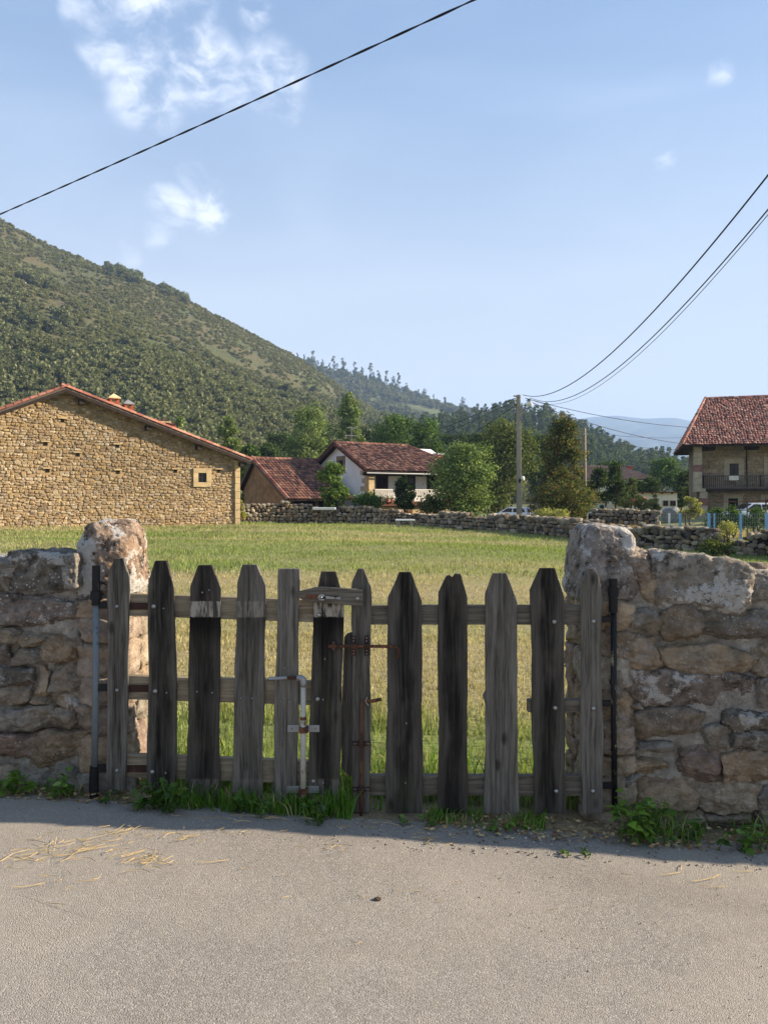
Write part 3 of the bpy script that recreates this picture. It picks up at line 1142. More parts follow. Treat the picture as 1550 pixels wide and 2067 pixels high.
m, nt, b = new_mat('wooded_slope')
p = nt.wpos()
n1 = nt.noise(p, 0.05, 6, 0.7)
n2 = nt.noise(p, 0.2, 4, 0.7)
c = nt.ramp(n1, [(0.3, srgb(58, 70, 40)), (0.55, srgb(84, 92, 52)), (0.75, srgb(112, 108, 66))])
nt.put(b.inputs['Base Color'], c)
nt.put(b.inputs['Normal'], nt.bump(n2, 0.9, 2.0))
b.inputs['Roughness'].default_value = 1.0
MAT['wooded_slope'] = m
m, nt, b = new_mat('far_mountain')
p = nt.wpos()
n1 = nt.noise(p, 0.004, 6, 0.65)
c = nt.ramp(n1, [(0.35, srgb(48, 62, 50)), (0.6, srgb(66, 78, 60)), (0.75, srgb(88, 92, 70))])
nt.put(b.inputs['Base Color'], c)
nt.put(b.inputs['Normal'], nt.bump(n1, 0.8, 30))
MAT['far_mountain'] = m

hillA = Hill('hill', [(-900, 200), (-500, 300), (-200, 375), (0, 443), (60, 476), (120, 505), (200, 535), (280, 560), (370, 603), (450, 645), (520, 682), (600, 722), (640, 748), (700, 792), (760, 832), (840, 880), (960, 925), (1100, 955)],
             [(-900, 520), (0, 520), (400, 580), (700, 700), (1100, 760)], [(-900, 130), (300, 130), (700, 170), (1100, 260)], -1.0, 260, 70, 11, 21, MAT['heath_slope'],
             'steep heath-covered hillside rising on the left', 1.5, 1.12)
hillB = Hill('hill', [(380, 690), (560, 722), (640, 742), (720, 760), (780, 778), (840, 802), (900, 824), (960, 836), (1020, 850), (1100, 870), (1200, 905), (1330, 950)],
             [(380, 1250), (1330, 1250)], [(380, 640), (1330, 600)], -1.0, 150, 40, 16, 33, MAT['wooded_slope'], 'wooded ridge behind the heath hill', 1.4)
hillC = Hill('hill', [(700, 905), (840, 885), (930, 874), (980, 862), (1030, 854), (1090, 858), (1140, 880), (1190, 906), (1240, 934), (1290, 955), (1350, 972), (1450, 985)],
             [(700, 520), (1450, 520)], [(700, 260), (1450, 300)], -1.0, 110, 34, 5, 41, MAT['wooded_slope'], 'low eucalyptus-covered knoll behind the utility pole', 1.3)
hillM = Hill('mountain', [(500, 930), (900, 900), (1060, 868), (1130, 852), (1190, 842), (1245, 839), (1300, 845), (1360, 843), (1400, 851), (1440, 868), (1500, 868), (1600, 880), (1800, 850), (2300, 880)],
             [(500, 5600), (2300, 5600)], [(500, 2600), (2300, 2600)], -10, 120, 26, 60, 55, MAT['far_mountain'], 'far blue mountain range in the haze', 1.15)
hillN = Hill('hill', [(1050, 975), (1150, 945), (1240, 920), (1290, 905), (1330, 912), (1370, 930), (1410, 948), (1500, 940), (1700, 920), (2000, 940)],
             [(1050, 2500), (2000, 2500)], [(1050, 1500), (2000, 1500)], -6, 80, 20, 20, 77, MAT['far_mountain'], 'pale blue foothill below the far mountains', 1.15)

# far growth: oak wood, heath bushes, eucalyptus wood -----------------------------------------
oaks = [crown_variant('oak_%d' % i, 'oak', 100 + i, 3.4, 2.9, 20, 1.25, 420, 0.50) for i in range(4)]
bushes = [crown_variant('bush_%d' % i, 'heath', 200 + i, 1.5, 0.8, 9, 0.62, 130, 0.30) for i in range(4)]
eucs = []
for i in range(4):
    rg = np.random.default_rng(300 + i)
    cl = []
    for q in range(17):
        t = rg.uniform(0.30, 1.0)
        wd = 3.3 * math.sin(min(1, (1.12 - t) * 1.5) * math.pi / 2) * (0.7 + 0.3 * rg.random())
        a = rg.uniform(0, 6.28)
        rr = wd * rg.uniform(0.3, 1.0)
        s = rg.uniform(0.8, 1.5)
        cl.append((rr * math.cos(a), rr * math.sin(a), 20 * t, s, s, s * 1.1))
    V, F, C = leaf_cloud(cl, 620, 0.42, rg, PAL['euc'])
    me = make_mesh('euc_%d' % i, V, F, C)
    me.materials.append(MAT['forest'])
    eucs.append(bpy.data.objects.new('euc_%d' % i, me))
L_oak, L_bush, L_euc = library('oak_kinds', oaks), library('bush_kinds', bushes), library('euc_kinds', eucs)

rg = np.random.default_rng(5)
P, v = hillA.sample(60000, rg)
px, py = project(P)
nz = vnoise(np.stack([P[:, 0], P[:, 1], P[:, 2]], 1), 1 / 45, 61, 3)
thr = interp([(-900, 640), (0, 722), (150, 735), (250, 738), (350, 775), (450, 800), (600, 832), (700, 852), (800, 860), (1100, 900)], px)
wood = (py > thr + nz * 75 + rg.normal(size=len(P)) * 16)
extra = (nz > 0.36) & (py > 560) & (py < 720) & (px < 140)
ridge = ((px > 215) & (px < 285) & (py < 585)) | ((px > 325) & (px < 380) & (py < 615))
sel = wood | extra | (ridge & (v > 0.9) & (rg.random(len(P)) < 0.35))
Pw = P[sel][:15000]
sc = rg.uniform(0.45, 1.05, len(Pw))
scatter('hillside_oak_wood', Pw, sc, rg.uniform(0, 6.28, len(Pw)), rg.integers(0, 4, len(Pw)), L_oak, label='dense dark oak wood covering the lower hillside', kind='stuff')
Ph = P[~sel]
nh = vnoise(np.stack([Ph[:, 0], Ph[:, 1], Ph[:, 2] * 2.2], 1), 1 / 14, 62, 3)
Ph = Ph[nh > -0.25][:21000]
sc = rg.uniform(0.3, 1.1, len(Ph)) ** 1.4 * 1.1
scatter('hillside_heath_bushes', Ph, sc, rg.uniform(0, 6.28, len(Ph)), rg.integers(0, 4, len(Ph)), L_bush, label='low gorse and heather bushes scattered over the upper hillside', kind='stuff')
P, v = hillB.sample(4200, rg)
nz = vnoise(P, 1 / 110, 63, 3)
P = P[(nz > -0.12)]
scatter('ridge_wood', P, rg.uniform(1.0, 2.0, len(P)), rg.uniform(0, 6.28, len(P)), rg.integers(0, 4, len(P)), L_oak, label='hazy wood covering the ridge behind the hill', kind='stuff')
P, v = hillC.sample(1150, rg)
k = v > 0.12
P = P[k]
Q, vq = hillB.sample(1500, rg)
Q = Q[(vq > 0.90) & (vnoise(Q, 1 / 60, 64, 2) > -0.25)][:170]
P = np.concatenate([P, Q])
scatter('eucalyptus_wood', P, rg.uniform(0.5, 1.0, len(P)), rg.uniform(0, 6.28, len(P)), rg.integers(0, 4, len(P)), L_euc, label='grey-green eucalyptus wood covering the knoll and the far ridge', kind='stuff')

# trees on the skyline that can be told apart
skyline = [(hillB, 630, 26), (hillB, 655, 17), (hillB, 672, 30), (hillB, 690, 26), (hillB, 715, 20), (hillB, 728, 24), (hillB, 748, 22), (hillB, 762, 26), (hillB, 778, 24), (hillB, 793, 30), (hillB, 806, 26), (hillB, 822, 22), (hillB, 846, 20),
           (hillB, 858, 22), (hillB, 872, 20), (hillB, 884, 16), (hillB, 899, 12), (hillB, 931, 26)]
tmb = MB()
tmb.tube([(0, 0, 0), (0.3, 0, 8), (-0.1, 0.2, 15), (0, 0, 19)], [0.45, 0.35, 0.2, 0.08], 6)
for q in range(6):
    a = q * 1.1
    tmb.tube([(0, 0, 7 + q * 1.8), (1.4 * math.cos(a), 1.4 * math.sin(a), 9.5 + q * 1.8)], [0.14, 0.05], 5)
tr_me = make_mesh('skyline_trunk', np.array(tmb.v), tmb.f, None, True)
tr_me.materials.append(MAT['pale_bark'])
rg = np.random.default_rng(15)


ORD = ['first', 'second', 'third', 'fourth', 'fifth', 'sixth', 'seventh', 'eighth', 'ninth', 'tenth', 'eleventh', 'twelfth', 'thirteenth', 'fourteenth', 'fifteenth', 'sixteenth', 'seventeenth', 'eighteenth', 'nineteenth', 'twentieth', 'twenty-first']


def sky_tree(H, px, hpx, label, group, i):
    u = np.interp(px, H.px, np.linspace(0, 1, len(H.px)))
    p = H.at(np.array([u]), np.array([0.985]))[0]
    s = hpx / FPX * p[1] / 20.5
    r = thing('skyline_tree', label, 'tree', tuple(p - np.array([0, 0, 0.5])), group)
    r.scale = (s * 1.05, s * 1.05, s)
    r.rotation_euler = (0, 0, rg.uniform(0, 6.28))
    link('crown', eucs[i % 4].data, None, r)
    link('trunk', tr_me, None, r)


for i, (H, px, hpx) in enumerate(skyline):
    sky_tree(H, px + rg.uniform(-4, 4), (hpx + 8) * rg.uniform(0.65, 1.3), 'small hazy eucalyptus on the far ridge skyline, %s from the left' % ORD[i], 'eucalyptus on the far ridge', i)
near_sky = [(960, 26), (975, 34), (990, 30), (1004, 34), (1018, 44), (1032, 48), (1062, 46), (1076, 44), (1092, 42), (1108, 48), (1120, 40), (1136, 46), (1150, 52), (1164, 48), (1180, 50), (1196, 42), (1210, 42), (1226, 36), (1246, 34), (1262, 38), (1276, 28)]
for i, (px, hpx) in enumerate(near_sky):
    sky_tree(hillC, px + rg.uniform(-3, 3), hpx * rg.uniform(0.75, 1.15), 'tall eucalyptus topping the knoll behind the pole, %s from the left' % ORD[i], 'eucalyptus on the knoll', i)

# pale outcrops on the heath
rg = np.random.default_rng(31)
spots = [(20, 580, 12), (45, 572, 14), (125, 583, 6), (112, 643, 9), (190, 663, 14), (172, 690, 6), (410, 720, 14), (441, 675, 8), (378, 698, 8), (472, 716, 5), (598, 755, 12), (582, 711, 12), (252, 733, 8), (85, 700, 8), (308, 742, 5), (540, 770, 6)]
for i_, (px, py, wpx) in enumerate(sorted(spots)):
    u = np.interp(px, hillA.px, np.linspace(0, 1, len(hillA.px)))
    vv_ = np.linspace(0.02, 0.99, 300)
    Q = hillA.at(np.full(300, u), vv_)
    _, pq = project(Q)
    p = Q[np.argmin(np.abs(pq - py))]
    s = wpx / FPX * p[1]
    mb = MB()
    for q in range(4):
        V, F = stone_verts(s * rg.uniform(0.3, 0.6), s * 0.4, s * rg.uniform(0.3, 0.6), int(px + q), 4, 4, 0.2, 0.12)
        mb.add(V + np.array([(q - 1.5) * s * 0.27, rg.normal() * 0.1 * s, rg.normal() * 0.12 * s]), [tuple(f) for f in F])
    me = make_mesh('outcrop', np.array(mb.v), mb.f)
    link('rock_outcrop', me, MAT['rock'], loc=p, label='pale limestone outcrop on the heath slope, %s from the left' % ORD[i_], cat='rock', group='outcrops on the heath hillside')


# ------------------------------------------------------------------ roof tiles, rubble
TILE_PAL = {
    'brown': [srgb(120, 74, 58), srgb(98, 62, 52), srgb(140, 92, 72), srgb(84, 58, 52), srgb(152, 106, 84)],
    'shed': [srgb(128, 78, 58), srgb(110, 66, 52), srgb(144, 92, 66), srgb(90, 60, 52), srgb(150, 100, 70)],
    'mixed': [srgb(150, 90, 68), srgb(166, 104, 80), srgb(124, 80, 66), srgb(178, 130, 104), srgb(104, 74, 64), srgb(140, 96, 78)],
    'orange': [srgb(168, 96, 68), srgb(182, 112, 82), srgb(150, 84, 62), srgb(178, 124, 96)],
    'plain': [srgb(112, 88, 78), srgb(104, 82, 74), srgb(120, 96, 86)],
}


for k_ in TILE_PAL:
    TILE_PAL[k_] = [tuple((np.array(c_) * 0.76 + np.mean(c_) * 0.24) * 0.95) for c_ in TILE_PAL[k_]]


def tiles(mb, quad, pal, seed, w=0.23, l=0.36, jit=0.02, streak=0.0, edgecol=None):
    """barrel tiles over a roof face: quad = eave left, eave right, ridge right, ridge left (world points)"""
    rg = np.random.default_rng(seed)
    A, B, Cc, D = [np.array(q, float) for q in quad]
    e = (B - A) / np.linalg.norm(B - A)
    n = np.cross(e, D - A)
    n /= np.linalg.norm(n)
    if n[2] < 0:
        n = -n
    s = np.cross(n, e)
    if np.dot(s, D - A) < 0:
        s = -s
    dl = np.dot(D - A, s)
    aL0, aL1 = 0.0, np.dot(D - A, e)
    aR0, aR1 = np.dot(B - A, e), np.dot(Cc - A, e)
    rows = max(1, int(dl / l))
    l = dl / rows
    palc = np.array(TILE_PAL[pal])
    a_min, a_max = min(aL0, aL1), max(aR0, aR1)
    ncol = int((a_max - a_min) / w)
    arc = [math.pi * k / 4 for k in range(5)]
    for r in range(rows):
        d0 = r * l
        t = (d0 + l * 0.5) / dl
        lo, hi = aL0 + (aL1 - aL0) * t, aR0 + (aR1 - aR0) * t
        for k in range(ncol):
            a = a_min + (k + 0.5) * w
            if a < lo + w * 0.3 or a > hi - w * 0.3:
                continue
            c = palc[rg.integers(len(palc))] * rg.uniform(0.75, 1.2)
            j = rg.normal(size=3) * jit
            o = A + e * (a + j[0]) + s * d0
            V = []
            for dd, rad, hh in ((-0.06, w * 0.52, 0.035), (l * 1.02, w * 0.42, 0.0)):
                for th in arc:
                    V.append(o + s * (dd + j[1]) + e * (rad * math.cos(th)) + n * (rad * 0.62 * math.sin(th) + hh + j[2] * 0.3 + 0.01))
            mb.add(V, [(i, i + 1, i + 6, i + 5) for i in range(4)], tuple(c))
            # channel tile between two covers
            o2 = o + e * (w * 0.5)
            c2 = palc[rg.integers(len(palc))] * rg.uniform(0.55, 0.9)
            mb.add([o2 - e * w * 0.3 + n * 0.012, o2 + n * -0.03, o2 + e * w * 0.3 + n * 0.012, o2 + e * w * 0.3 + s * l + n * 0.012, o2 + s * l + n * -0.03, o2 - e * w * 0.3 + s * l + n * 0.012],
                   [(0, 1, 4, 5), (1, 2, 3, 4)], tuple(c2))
    return mb


def ridge_tiles(mb, p, q, pal, seed, r=0.13, l=0.4):
    rg = np.random.default_rng(seed)
    p, q = np.array(p, float), np.array(q, float)
    t = (q - p)
    L = np.linalg.norm(t)
    t /= L
    sdir = np.cross(t, [0, 0, 1.0])
    sdir /= np.linalg.norm(sdir)
    up = np.cross(sdir, t)
    palc = np.array(TILE_PAL[pal])
    for k in range(int(L / l) + 1):
        o = p + t * min(k * l, L - l * 0.5)
        V = []
        for dd, rr in ((0, r * 1.1), (l * 1.05, r * 0.92)):
            for th in [math.pi * i / 5 for i in range(6)]:
                V.append(o + t * dd + sdir * rr * math.cos(th) + up * (rr * math.sin(th) + 0.0))
        mb.add(V, [(i, i + 1, i + 7, i + 6) for i in range(5)], tuple(palc[rg.integers(len(palc))] * rg.uniform(0.85, 1.2)))


def slab(parent, quad, th, mat, name='roof_deck'):
    q = [np.array(p, float) for p in quad]
    mb = MB()
    mb.prism(q, (0, 0, -th))
    return mb.build(name, MAT[mat], parent)


UNIT_PILLOW = []
for s_ in range(10):
    rg = np.random.default_rng(900 + s_)
    ring = [(-1, -.55), (-.6, -1), (.6, -1), (1, -.55), (1, .55), (.6, 1), (-.6, 1), (-1, .55)]
    ring = [(x + rg.uniform(-.09, .09), z + rg.uniform(-.1, .1)) for x, z in ring]
    V = [(x, 0.0, z) for x, z in ring] + [(x * .98, -.6 + rg.uniform(-.12, .12), z * .98) for x, z in ring] + [(x * .68 + rg.uniform(-.1, .1), -1 + rg.uniform(-.25, .12), z * .66 + rg.uniform(-.1, .1)) for x, z in ring]
    F = []
    for a0 in (0, 8):
        F += [(a0 + i, a0 + i + 8, a0 + (i + 1) % 8 + 8, a0 + (i + 1) % 8) for i in range(8)]
    F.append(tuple(range(16, 24))[::-1])
    UNIT_PILLOW.append((np.array(V), [f[::-1] for f in F]))

# ------------------------------------------------------------------ stone barn on the left
BARN_T = 32.0
bc = pt(483, 1050, 46.0)
FB = Frame((bc[0], bc[1]), BARN_T)     # a runs to the right, so the wall lies at a<0


def on_barn(px, py, b=0.0):
    """a, z on the gable plane for a place in the photograph"""
    k = (px - 775) / FPX
    o = FB.o + FB.ey * b
    a = (k * o[1] - o[0]) / (FB.ex[0] - k * FB.ex[1])
    Y = o[1] + a * FB.ex[1]
    return a, EYE - (py - HOR) / FPX * Y


barn = thing('stone_barn', 'large ochre rubble-stone barn with red tiled gable roof, left of the meadow', 'building', tuple(FB(-10, 0, -0.1)))
aP, zP = on_barn(130, 790)
aR, zR = on_barn(483, 928)
a0, z0L = on_barn(0, 838)
slopeR = (zP - zR) / (aR - aP)
slopeL = (zP - z0L) / (aP - a0) * 0.97
aLft = -20.5
zL = zP - slopeL * (aP - aLft)
zbase = -0.6


def barn_top(a):
    return zP - np.where(np.asarray(a) > aP, (np.asarray(a) - aP) * slopeR, (aP - np.asarray(a)) * slopeL)


mb = MB(FB)
mb.prism([(aLft, 0.02, zbase), (0, 0.02, zbase), (0, 0.02, zR), (aP, 0.02, zP), (aLft, 0.02, zL)], FB.ey * 16)
mb.build('wall_core', MAT['barn_mortar'], barn)
wa, wz = on_barn(390, 945)
wb, wz0 = on_barn(426, 983)
holes = [on_barn(x, y) for x, y in ((127, 849), (93, 896), (238, 901), (97, 950), (239, 953), (355, 951), (442, 951), (158, 918))]
BARN_PAL = np.array([srgb(186, 162, 120), srgb(172, 146, 104), srgb(200, 180, 142), srgb(158, 134, 98), srgb(194, 172, 134), srgb(176, 148, 110), srgb(154, 134, 110), srgb(206, 190, 160), srgb(186, 156, 102)])
BARN_PAL = BARN_PAL * 0.66 + BARN_PAL.mean(0) * 0.34
rg = np.random.default_rng(77)
stones = []
z = zbase
while z < zP + 0.1:
    h = rg.uniform(0.10, 0.18)
    a = aLft + rg.uniform(-0.1, 0.1)
    while a < -0.05:
        wd = rg.uniform(0.12, 0.36) * (1.25 if rg.random() < 0.12 else 1)
        hh = h * rg.uniform(0.8, 1.12)
        if rg.random() < 0.06:
            hh *= 1.4
        ca, cz = a + wd / 2, z + h / 2 + rg.normal() * 0.028
        a += wd + 0.012
        if cz + h * 0.4 > barn_top(ca) - 0.05:
            continue
        if ca > -0.32 and cz < zR:
            continue
        if wa - 0.02 < ca + wd / 2 and ca - wd / 2 < wb + 0.02 and wz0 - 0.06 < cz + h / 2 and cz - h / 2 < wz + 0.04:
            if not (ca + wd / 2 < wa + 0.1 or ca - wd / 2 > wb - 0.1 or cz < wz0 or cz > wz):
                continue
        if any(abs(ca - x) < wd / 2 + 0.09 and abs(cz - y) < hh / 2 + 0.07 for x, y in holes):
            continue
        stones.append((ca, cz, wd, hh, rg.uniform(0.03, 0.065)))
    z += h + 0.008
vis = [s for s in stones if s[0] > on_barn(0, 900)[0] and s[1] > -0.2]
vis.sort(key=lambda s: -s[2] * s[3])
big = set(id(s) for s in vis[:300])
pil = []
for i, (V, F) in enumerate(UNIT_PILLOW):
    me = make_mesh('barn_stone', V, F)
    me.materials.append(MAT['far_stone_obj'])
    pil.append(me)
rest = MB()
for i, s in enumerate(stones):
    ca, cz, wd, hh, dp = s
    k = int(rg.integers(10))
    tintn = 0.86 + 0.22 * vnoise(np.array([[ca * 0.25, cz * 0.25, 3.0]]), 1.0, 5, 2)[0]
    c = BARN_PAL[rg.integers(len(BARN_PAL))] * rg.uniform(0.80, 1.10) * tintn * np.array([0.88, 0.90, 0.98])
    if id(s) in big:
        o = link('stone', pil[k], None, barn, color=(*c, 0.2))
        o.location = FB(ca, 0.022, cz) - world_loc(barn)
        o.rotation_euler = (0, 0, R(BARN_T))
        o.scale = (wd / 2, dp, hh / 2)
    else:
        V, F = UNIT_PILLOW[k]
        W = [FB(ca + v[0] * wd / 2, 0.022 + v[1] * dp, cz + v[2] * hh / 2) for v in V]
        rest.add(W, F, tuple(c))
o = rest.build('rubble_stones', MAT['far_stone'], barn, colattr=True, kind='stuff')
# window with its stone surround
wc, wzc = (wa + wb) / 2, (wz + wz0) / 2
hw, hh = (wb - wa) / 2, (wz - wz0) / 2
ow, oh = hw * 0.46, hh * 0.5
win = MB(FB)
win.box(wc - hw, wc + hw, -0.10, 0.02, wzc + oh, wz)
frame = win.build('window_surround', MAT['golden_stone'], barn, bevel=0.01)
for nm, x0, x1, y0, y1 in (('sill', wc - hw, wc + hw, wz0, wzc - oh), ('jamb', wc - hw, wc - ow, wzc - oh, wzc + oh), ('jamb', ow + wc, wc + hw, wzc - oh, wzc + oh)):
    q = MB(FB)
    q.box(x0, x1, -0.098, 0.02, y0 + 0.003, y1 - 0.003)
    q.build(nm, MAT['golden_stone'], frame, bevel=0.008)
q = MB(FB)
q.box(wc - ow, wc + ow, -0.005, 0.015, wzc - oh, wzc + oh)
pane = q.build('window_pane', MAT['window_glass'], barn)
q = MB(FB)
q.box(wc - 0.02, wc + 0.02, -0.03, -0.006, wzc - oh, wzc + oh)
q.box(wc - ow, wc - 0.021, -0.03, -0.006, wzc - 0.02, wzc + 0.02)
q.box(wc + 0.021, wc + ow, -0.03, -0.006, wzc - 0.02, wzc + 0.02)
q.build('glazing_bar', MAT['dark_timber'], pane)
for x, y in holes:
    q = MB(FB)
    q.box(x - 0.10, x + 0.10, 0.0, 0.018, y - 0.09, y + 0.09)
    q.build('putlog_hole_shade', MAT['interior_dark'], barn)  # near-black inset; the shade of a deep hole is put into its colour
    q = MB(FB)
    q.box(x - 0.24, x + 0.2, -0.10, 0.02, y + 0.092, y + 0.17)
    q.build('hole_lintel', MAT['golden_stone'], barn, bevel=0.01)
# corner blocks
z = zbase
i = 0
while z < zR - 0.1:
    h = rg.uniform(0.28, 0.5)
    wd = 0.30 if i % 2 else 0.46
    q = MB(FB)
    q.box(-min(wd, 0.31), 0.02, -0.13, 0.5, z, min(z + h - 0.012, zR - 0.05))
    q.build('corner_stone', MAT['golden_stone'], barn, bevel=0.02)
    z += h
    i += 1
# roof: two slopes with tiles along the verge, boards below
ov, eave = 0.55, 0.55
ZT = on_barn(130, 781, -ov)[1]
ridF, ridB = FB(aP, -ov, ZT), FB(aP, 16.4, ZT)
eRf, eRb = FB(eave, -ov, ZT - slopeR * (eave - aP)), FB(eave, 16.4, ZT - slopeR * (eave - aP))
eLf, eLb = FB(aLft - eave, -ov, ZT - slopeL * (aP - aLft + eave)), FB(aLft - eave, 16.4, ZT - slopeL * (aP - aLft + eave))
for quad in ((eRf, eRb, ridB, ridF), (eLf, ridF, ridB, eLb)):
    slab(barn, quad, 0.10, 'grey_timber')
mb = MB()
tiles(mb, (eRf, eRf + FB.ey * 17, ridF + FB.ey * 17, ridF), 'orange', 1, 0.26, 0.42)
tiles(mb, (eLf, eLf + FB.ey * 4, ridF + FB.ey * 4, ridF), 'orange', 2, 0.26, 0.42)
ridge_tiles(mb, ridF, ridB, 'orange', 3, 0.16)
for (p_, q_) in ((eRf, ridF), (eLf, ridF)):
    ridge_tiles(mb, p_ + FB.ey * 0.08 + np.array([0, 0, 0.03]), q_ + FB.ey * 0.08 + np.array([0, 0, 0.03]), 'orange', 4, 0.13, 0.42)
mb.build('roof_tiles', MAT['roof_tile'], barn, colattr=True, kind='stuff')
for p_, q_ in ((eRf, ridF), (eLf, ridF)):
    q = MB()
    dn = np.array([0, 0, -0.27])
    q.prism([p_ + np.array([0, 0, -.105]), q_ + np.array([0, 0, -.105]), q_ + dn, p_ + dn], FB.ey * 0.07)
    q.build('verge_board', MAT['dark_timber'], barn)
for t in (0.08, 0.42, 0.70, 0.95):
    p_ = ridF + (eRf - ridF) * t
    q = MB(FB)
    a_ = np.dot(p_ - FB.o, FB.ex)
    q.box(a_ - 0.13, a_ + 0.13, -ov + 0.09, 0.1, p_[2] - 0.56, p_[2] - 0.29)
    q.build('purlin_end', MAT['dark_timber'], barn)
# chimneys and dormer on the right slope
for (px, pyt, wpx, bb, mcap) in ((230, 796, 24, 5.0, 'cap_cream'), (259, 808, 22, 5.6, 'tank_grey')):
    a_, zt = on_barn(px, pyt, bb)
    hw = wpx / 2 * 0.030
    zroof = ZT - slopeR * (a_ - aP)
    q = MB(FB)
    q.box(a_ - hw * 0.78, a_ + hw * 0.78, bb - hw * 0.8, bb + hw * 0.8, zroof - 0.4, zt - 0.50)
    ch = q.build('chimney', MAT['brick_red'], barn)
    q = MB(FB)
    for sx in (-1, 1):
        for sy in (-1, 1):
            q.box(a_ + sx * hw * 0.6 - 0.06, a_ + sx * hw * 0.6 + 0.06, bb + sy * hw * 0.6 - 0.06, bb + sy * hw * 0.6 + 0.06, zt - 0.50, zt - 0.28)
    q.box(a_ - hw * 0.85, a_ + hw * 0.85, bb - hw * 0.86, bb + hw * 0.86, zt - 0.54, zt - 0.502)
    q.build('chimney_posts', MAT['brick_red'], ch)
    q = MB(FB)
    q.box(a_ - hw, a_ + hw, bb - hw, bb + hw, zt - 0.28, zt - 0.22)
    top = FB(a_, bb, zt + 0.06)
    rr = [FB(a_ - hw, bb - hw, zt - 0.22), FB(a_ + hw, bb - hw, zt - 0.22), FB(a_ + hw, bb + hw, zt - 0.22), FB(a_ - hw, bb + hw, zt - 0.22)]
    q.add(rr + [top], [(0, 1, 4), (1, 2, 4), (2, 3, 4), (3, 0, 4)])
    q.build('chimney_cap', MAT[mcap], ch)
a_, zt = on_barn(328, 846, 6.0)
zr_ = lambda a: ZT - slopeR * (a - aP)
q = MB(FB)
q.box(a_ - 0.65, a_ + 0.65, 6.25, 8.4, zr_(a_ + 0.6) - 0.3, zt - 0.1)
q.build('dormer_box', MAT['golden_stone'], barn)
q = MB()
tiles(q, (FB(a_ - 0.8, 5.6, zt - 0.42), FB(a_ + 0.8, 5.6, zt - 0.42), FB(a_ + 0.75, 8.0, zt + 0.12), FB(a_ - 0.75, 8.0, zt + 0.12)), 'orange', 8, 0.22, 0.36)
q.build('dormer_tiles', MAT['roof_tile'], barn, colattr=True, kind='stuff')
slab(barn, (FB(a_ - 0.8, 5.6, zt - 0.45), FB(a_ + 0.8, 5.6, zt - 0.45), FB(a_ + 0.75, 8.4, zt + 0.12), FB(a_ - 0.75, 8.4, zt + 0.12)), 0.06, 'brick_red', 'dormer_deck')


# ------------------------------------------------------------------ small building helper parts
def opening(parent, FR, a0, a1, z0, z1, b, frame_mat='pale_stone', surround=0.0, door=False, bars=True):
    """a window or door set into a wall whose outer face lies at depth b"""
    nm = 'door' if door else 'window'
    q = MB(FR)
    q.box(a0, a1, b - 0.012, b - 0.004, z0, z1)
    p = q.build(nm, MAT['window_glass'] if not door else MAT['interior_dark'], parent)
    if surround:
        s = surround
        for (x0, x1, y0, y1, n_) in ((a0 - s, a1 + s, z1, z1 + s, 'lintel'), (a0 - s, a0, z0, z1, 'jamb'), (a1, a1 + s, z0, z1, 'jamb')) + (() if door else ((a0 - s, a1 + s, z0 - s * 0.6, z0, 'sill'),)):
            q = MB(FR)
            q.box(x0, x1, b - 0.05, b + 0.02, y0 + 0.002, y1 - 0.002)
            q.build(n_, MAT[frame_mat], p)
    if bars:
        q = MB(FR)
        mid = (a0 + a1) / 2
        q.box(mid - 0.03, mid + 0.03, b - 0.035, b - 0.013, z0, z1)
        q.box(a0, a0 + 0.06, b - 0.035, b - 0.013, z0, z1)
        q.box(a1 - 0.06, a1, b - 0.035, b - 0.013, z0, z1)
        q.box(a0 + 0.061, mid - 0.031, b - 0.035, b - 0.013, z1 - 0.06, z1)
        q.box(mid + 0.031, a1 - 0.061, b - 0.035, b - 0.013, z1 - 0.06, z1)
        q.build('frame', MAT['dark_timber'], p)
    return p


# ------------------------------------------------------------------ white house
WT = 34.5
w0 = pt(745, 1000, 60.0)
FW = Frame((w0[0], w0[1]), WT)
LW, DW, ZG, ZF, ZE = 10.0, 9.0, -2.0, 1.10, 3.55
RID = 5.75
wh = thing('white_house', 'white village house with brown tiled roof and white balcony, beyond the meadow', 'house', tuple(FW(4, 4, ZG)))
sl = (RID - ZE) / 4.5
mb = MB(FW)
mb.prism([(0.001, 1.5, ZG), (0.001, DW, ZG), (0.001, DW, ZE), (0.001, 4.5, RID), (0.001, 1.5, ZE + 1.5 * sl)], FW.ex * (LW - 0.4))
mb.build('wall', MAT['white_plaster'], wh)
mb = MB(FW)
mb.prism([(-0.002, 0.62, ZG), (-0.002, 1.499, ZG), (-0.002, 1.499, ZE + 1.49 * sl - 0.02), (-0.002, 0.62, ZE + 0.5 * sl)], FW.ex * 0.45)
mb.build('wall_return', MAT['white_plaster'], wh)
mb = MB(FW)
mb.box(-0.03, 0.5, 0.0, 0.618, ZG, ZE - 0.1)
mb.build('corner_pier', MAT['golden_stone'], wh, bevel=0.02)
for k in range(4):
    mb = MB(FW)
    mb.box(-0.05, -0.004, 0.62, 0.62 + (0.6 if k % 2 else 0.35), ZF + 0.25 + k * 0.62, ZF + 0.6 + k * 0.62)
    mb.build('quoin', MAT['pale_stone'], wh, bevel=0.01)
mb = MB(FW)
mb.box(0.5, LW - 0.4, 0.25, 1.498, ZG, ZF - 0.42)
mb.build('ground_floor_wall', MAT['golden_stone'], wh)
opening(wh, FW, 2.6, 4.2, ZG, ZF - 0.9, 0.25, 'brown_timber', 0.18, True, False)
mb = MB(FW)
mb.box(0.5, LW, -0.15, 1.496, ZF - 0.12, ZF)
mb.build('balcony_floor', MAT['brown_timber'], wh)
mb = MB(FW)
mb.box(0.5, LW, -0.12, 0.1, ZF - 0.34, ZF - 0.122)
mb.build('balcony_beam', MAT['brown_timber'], wh)
mb = MB(FW)
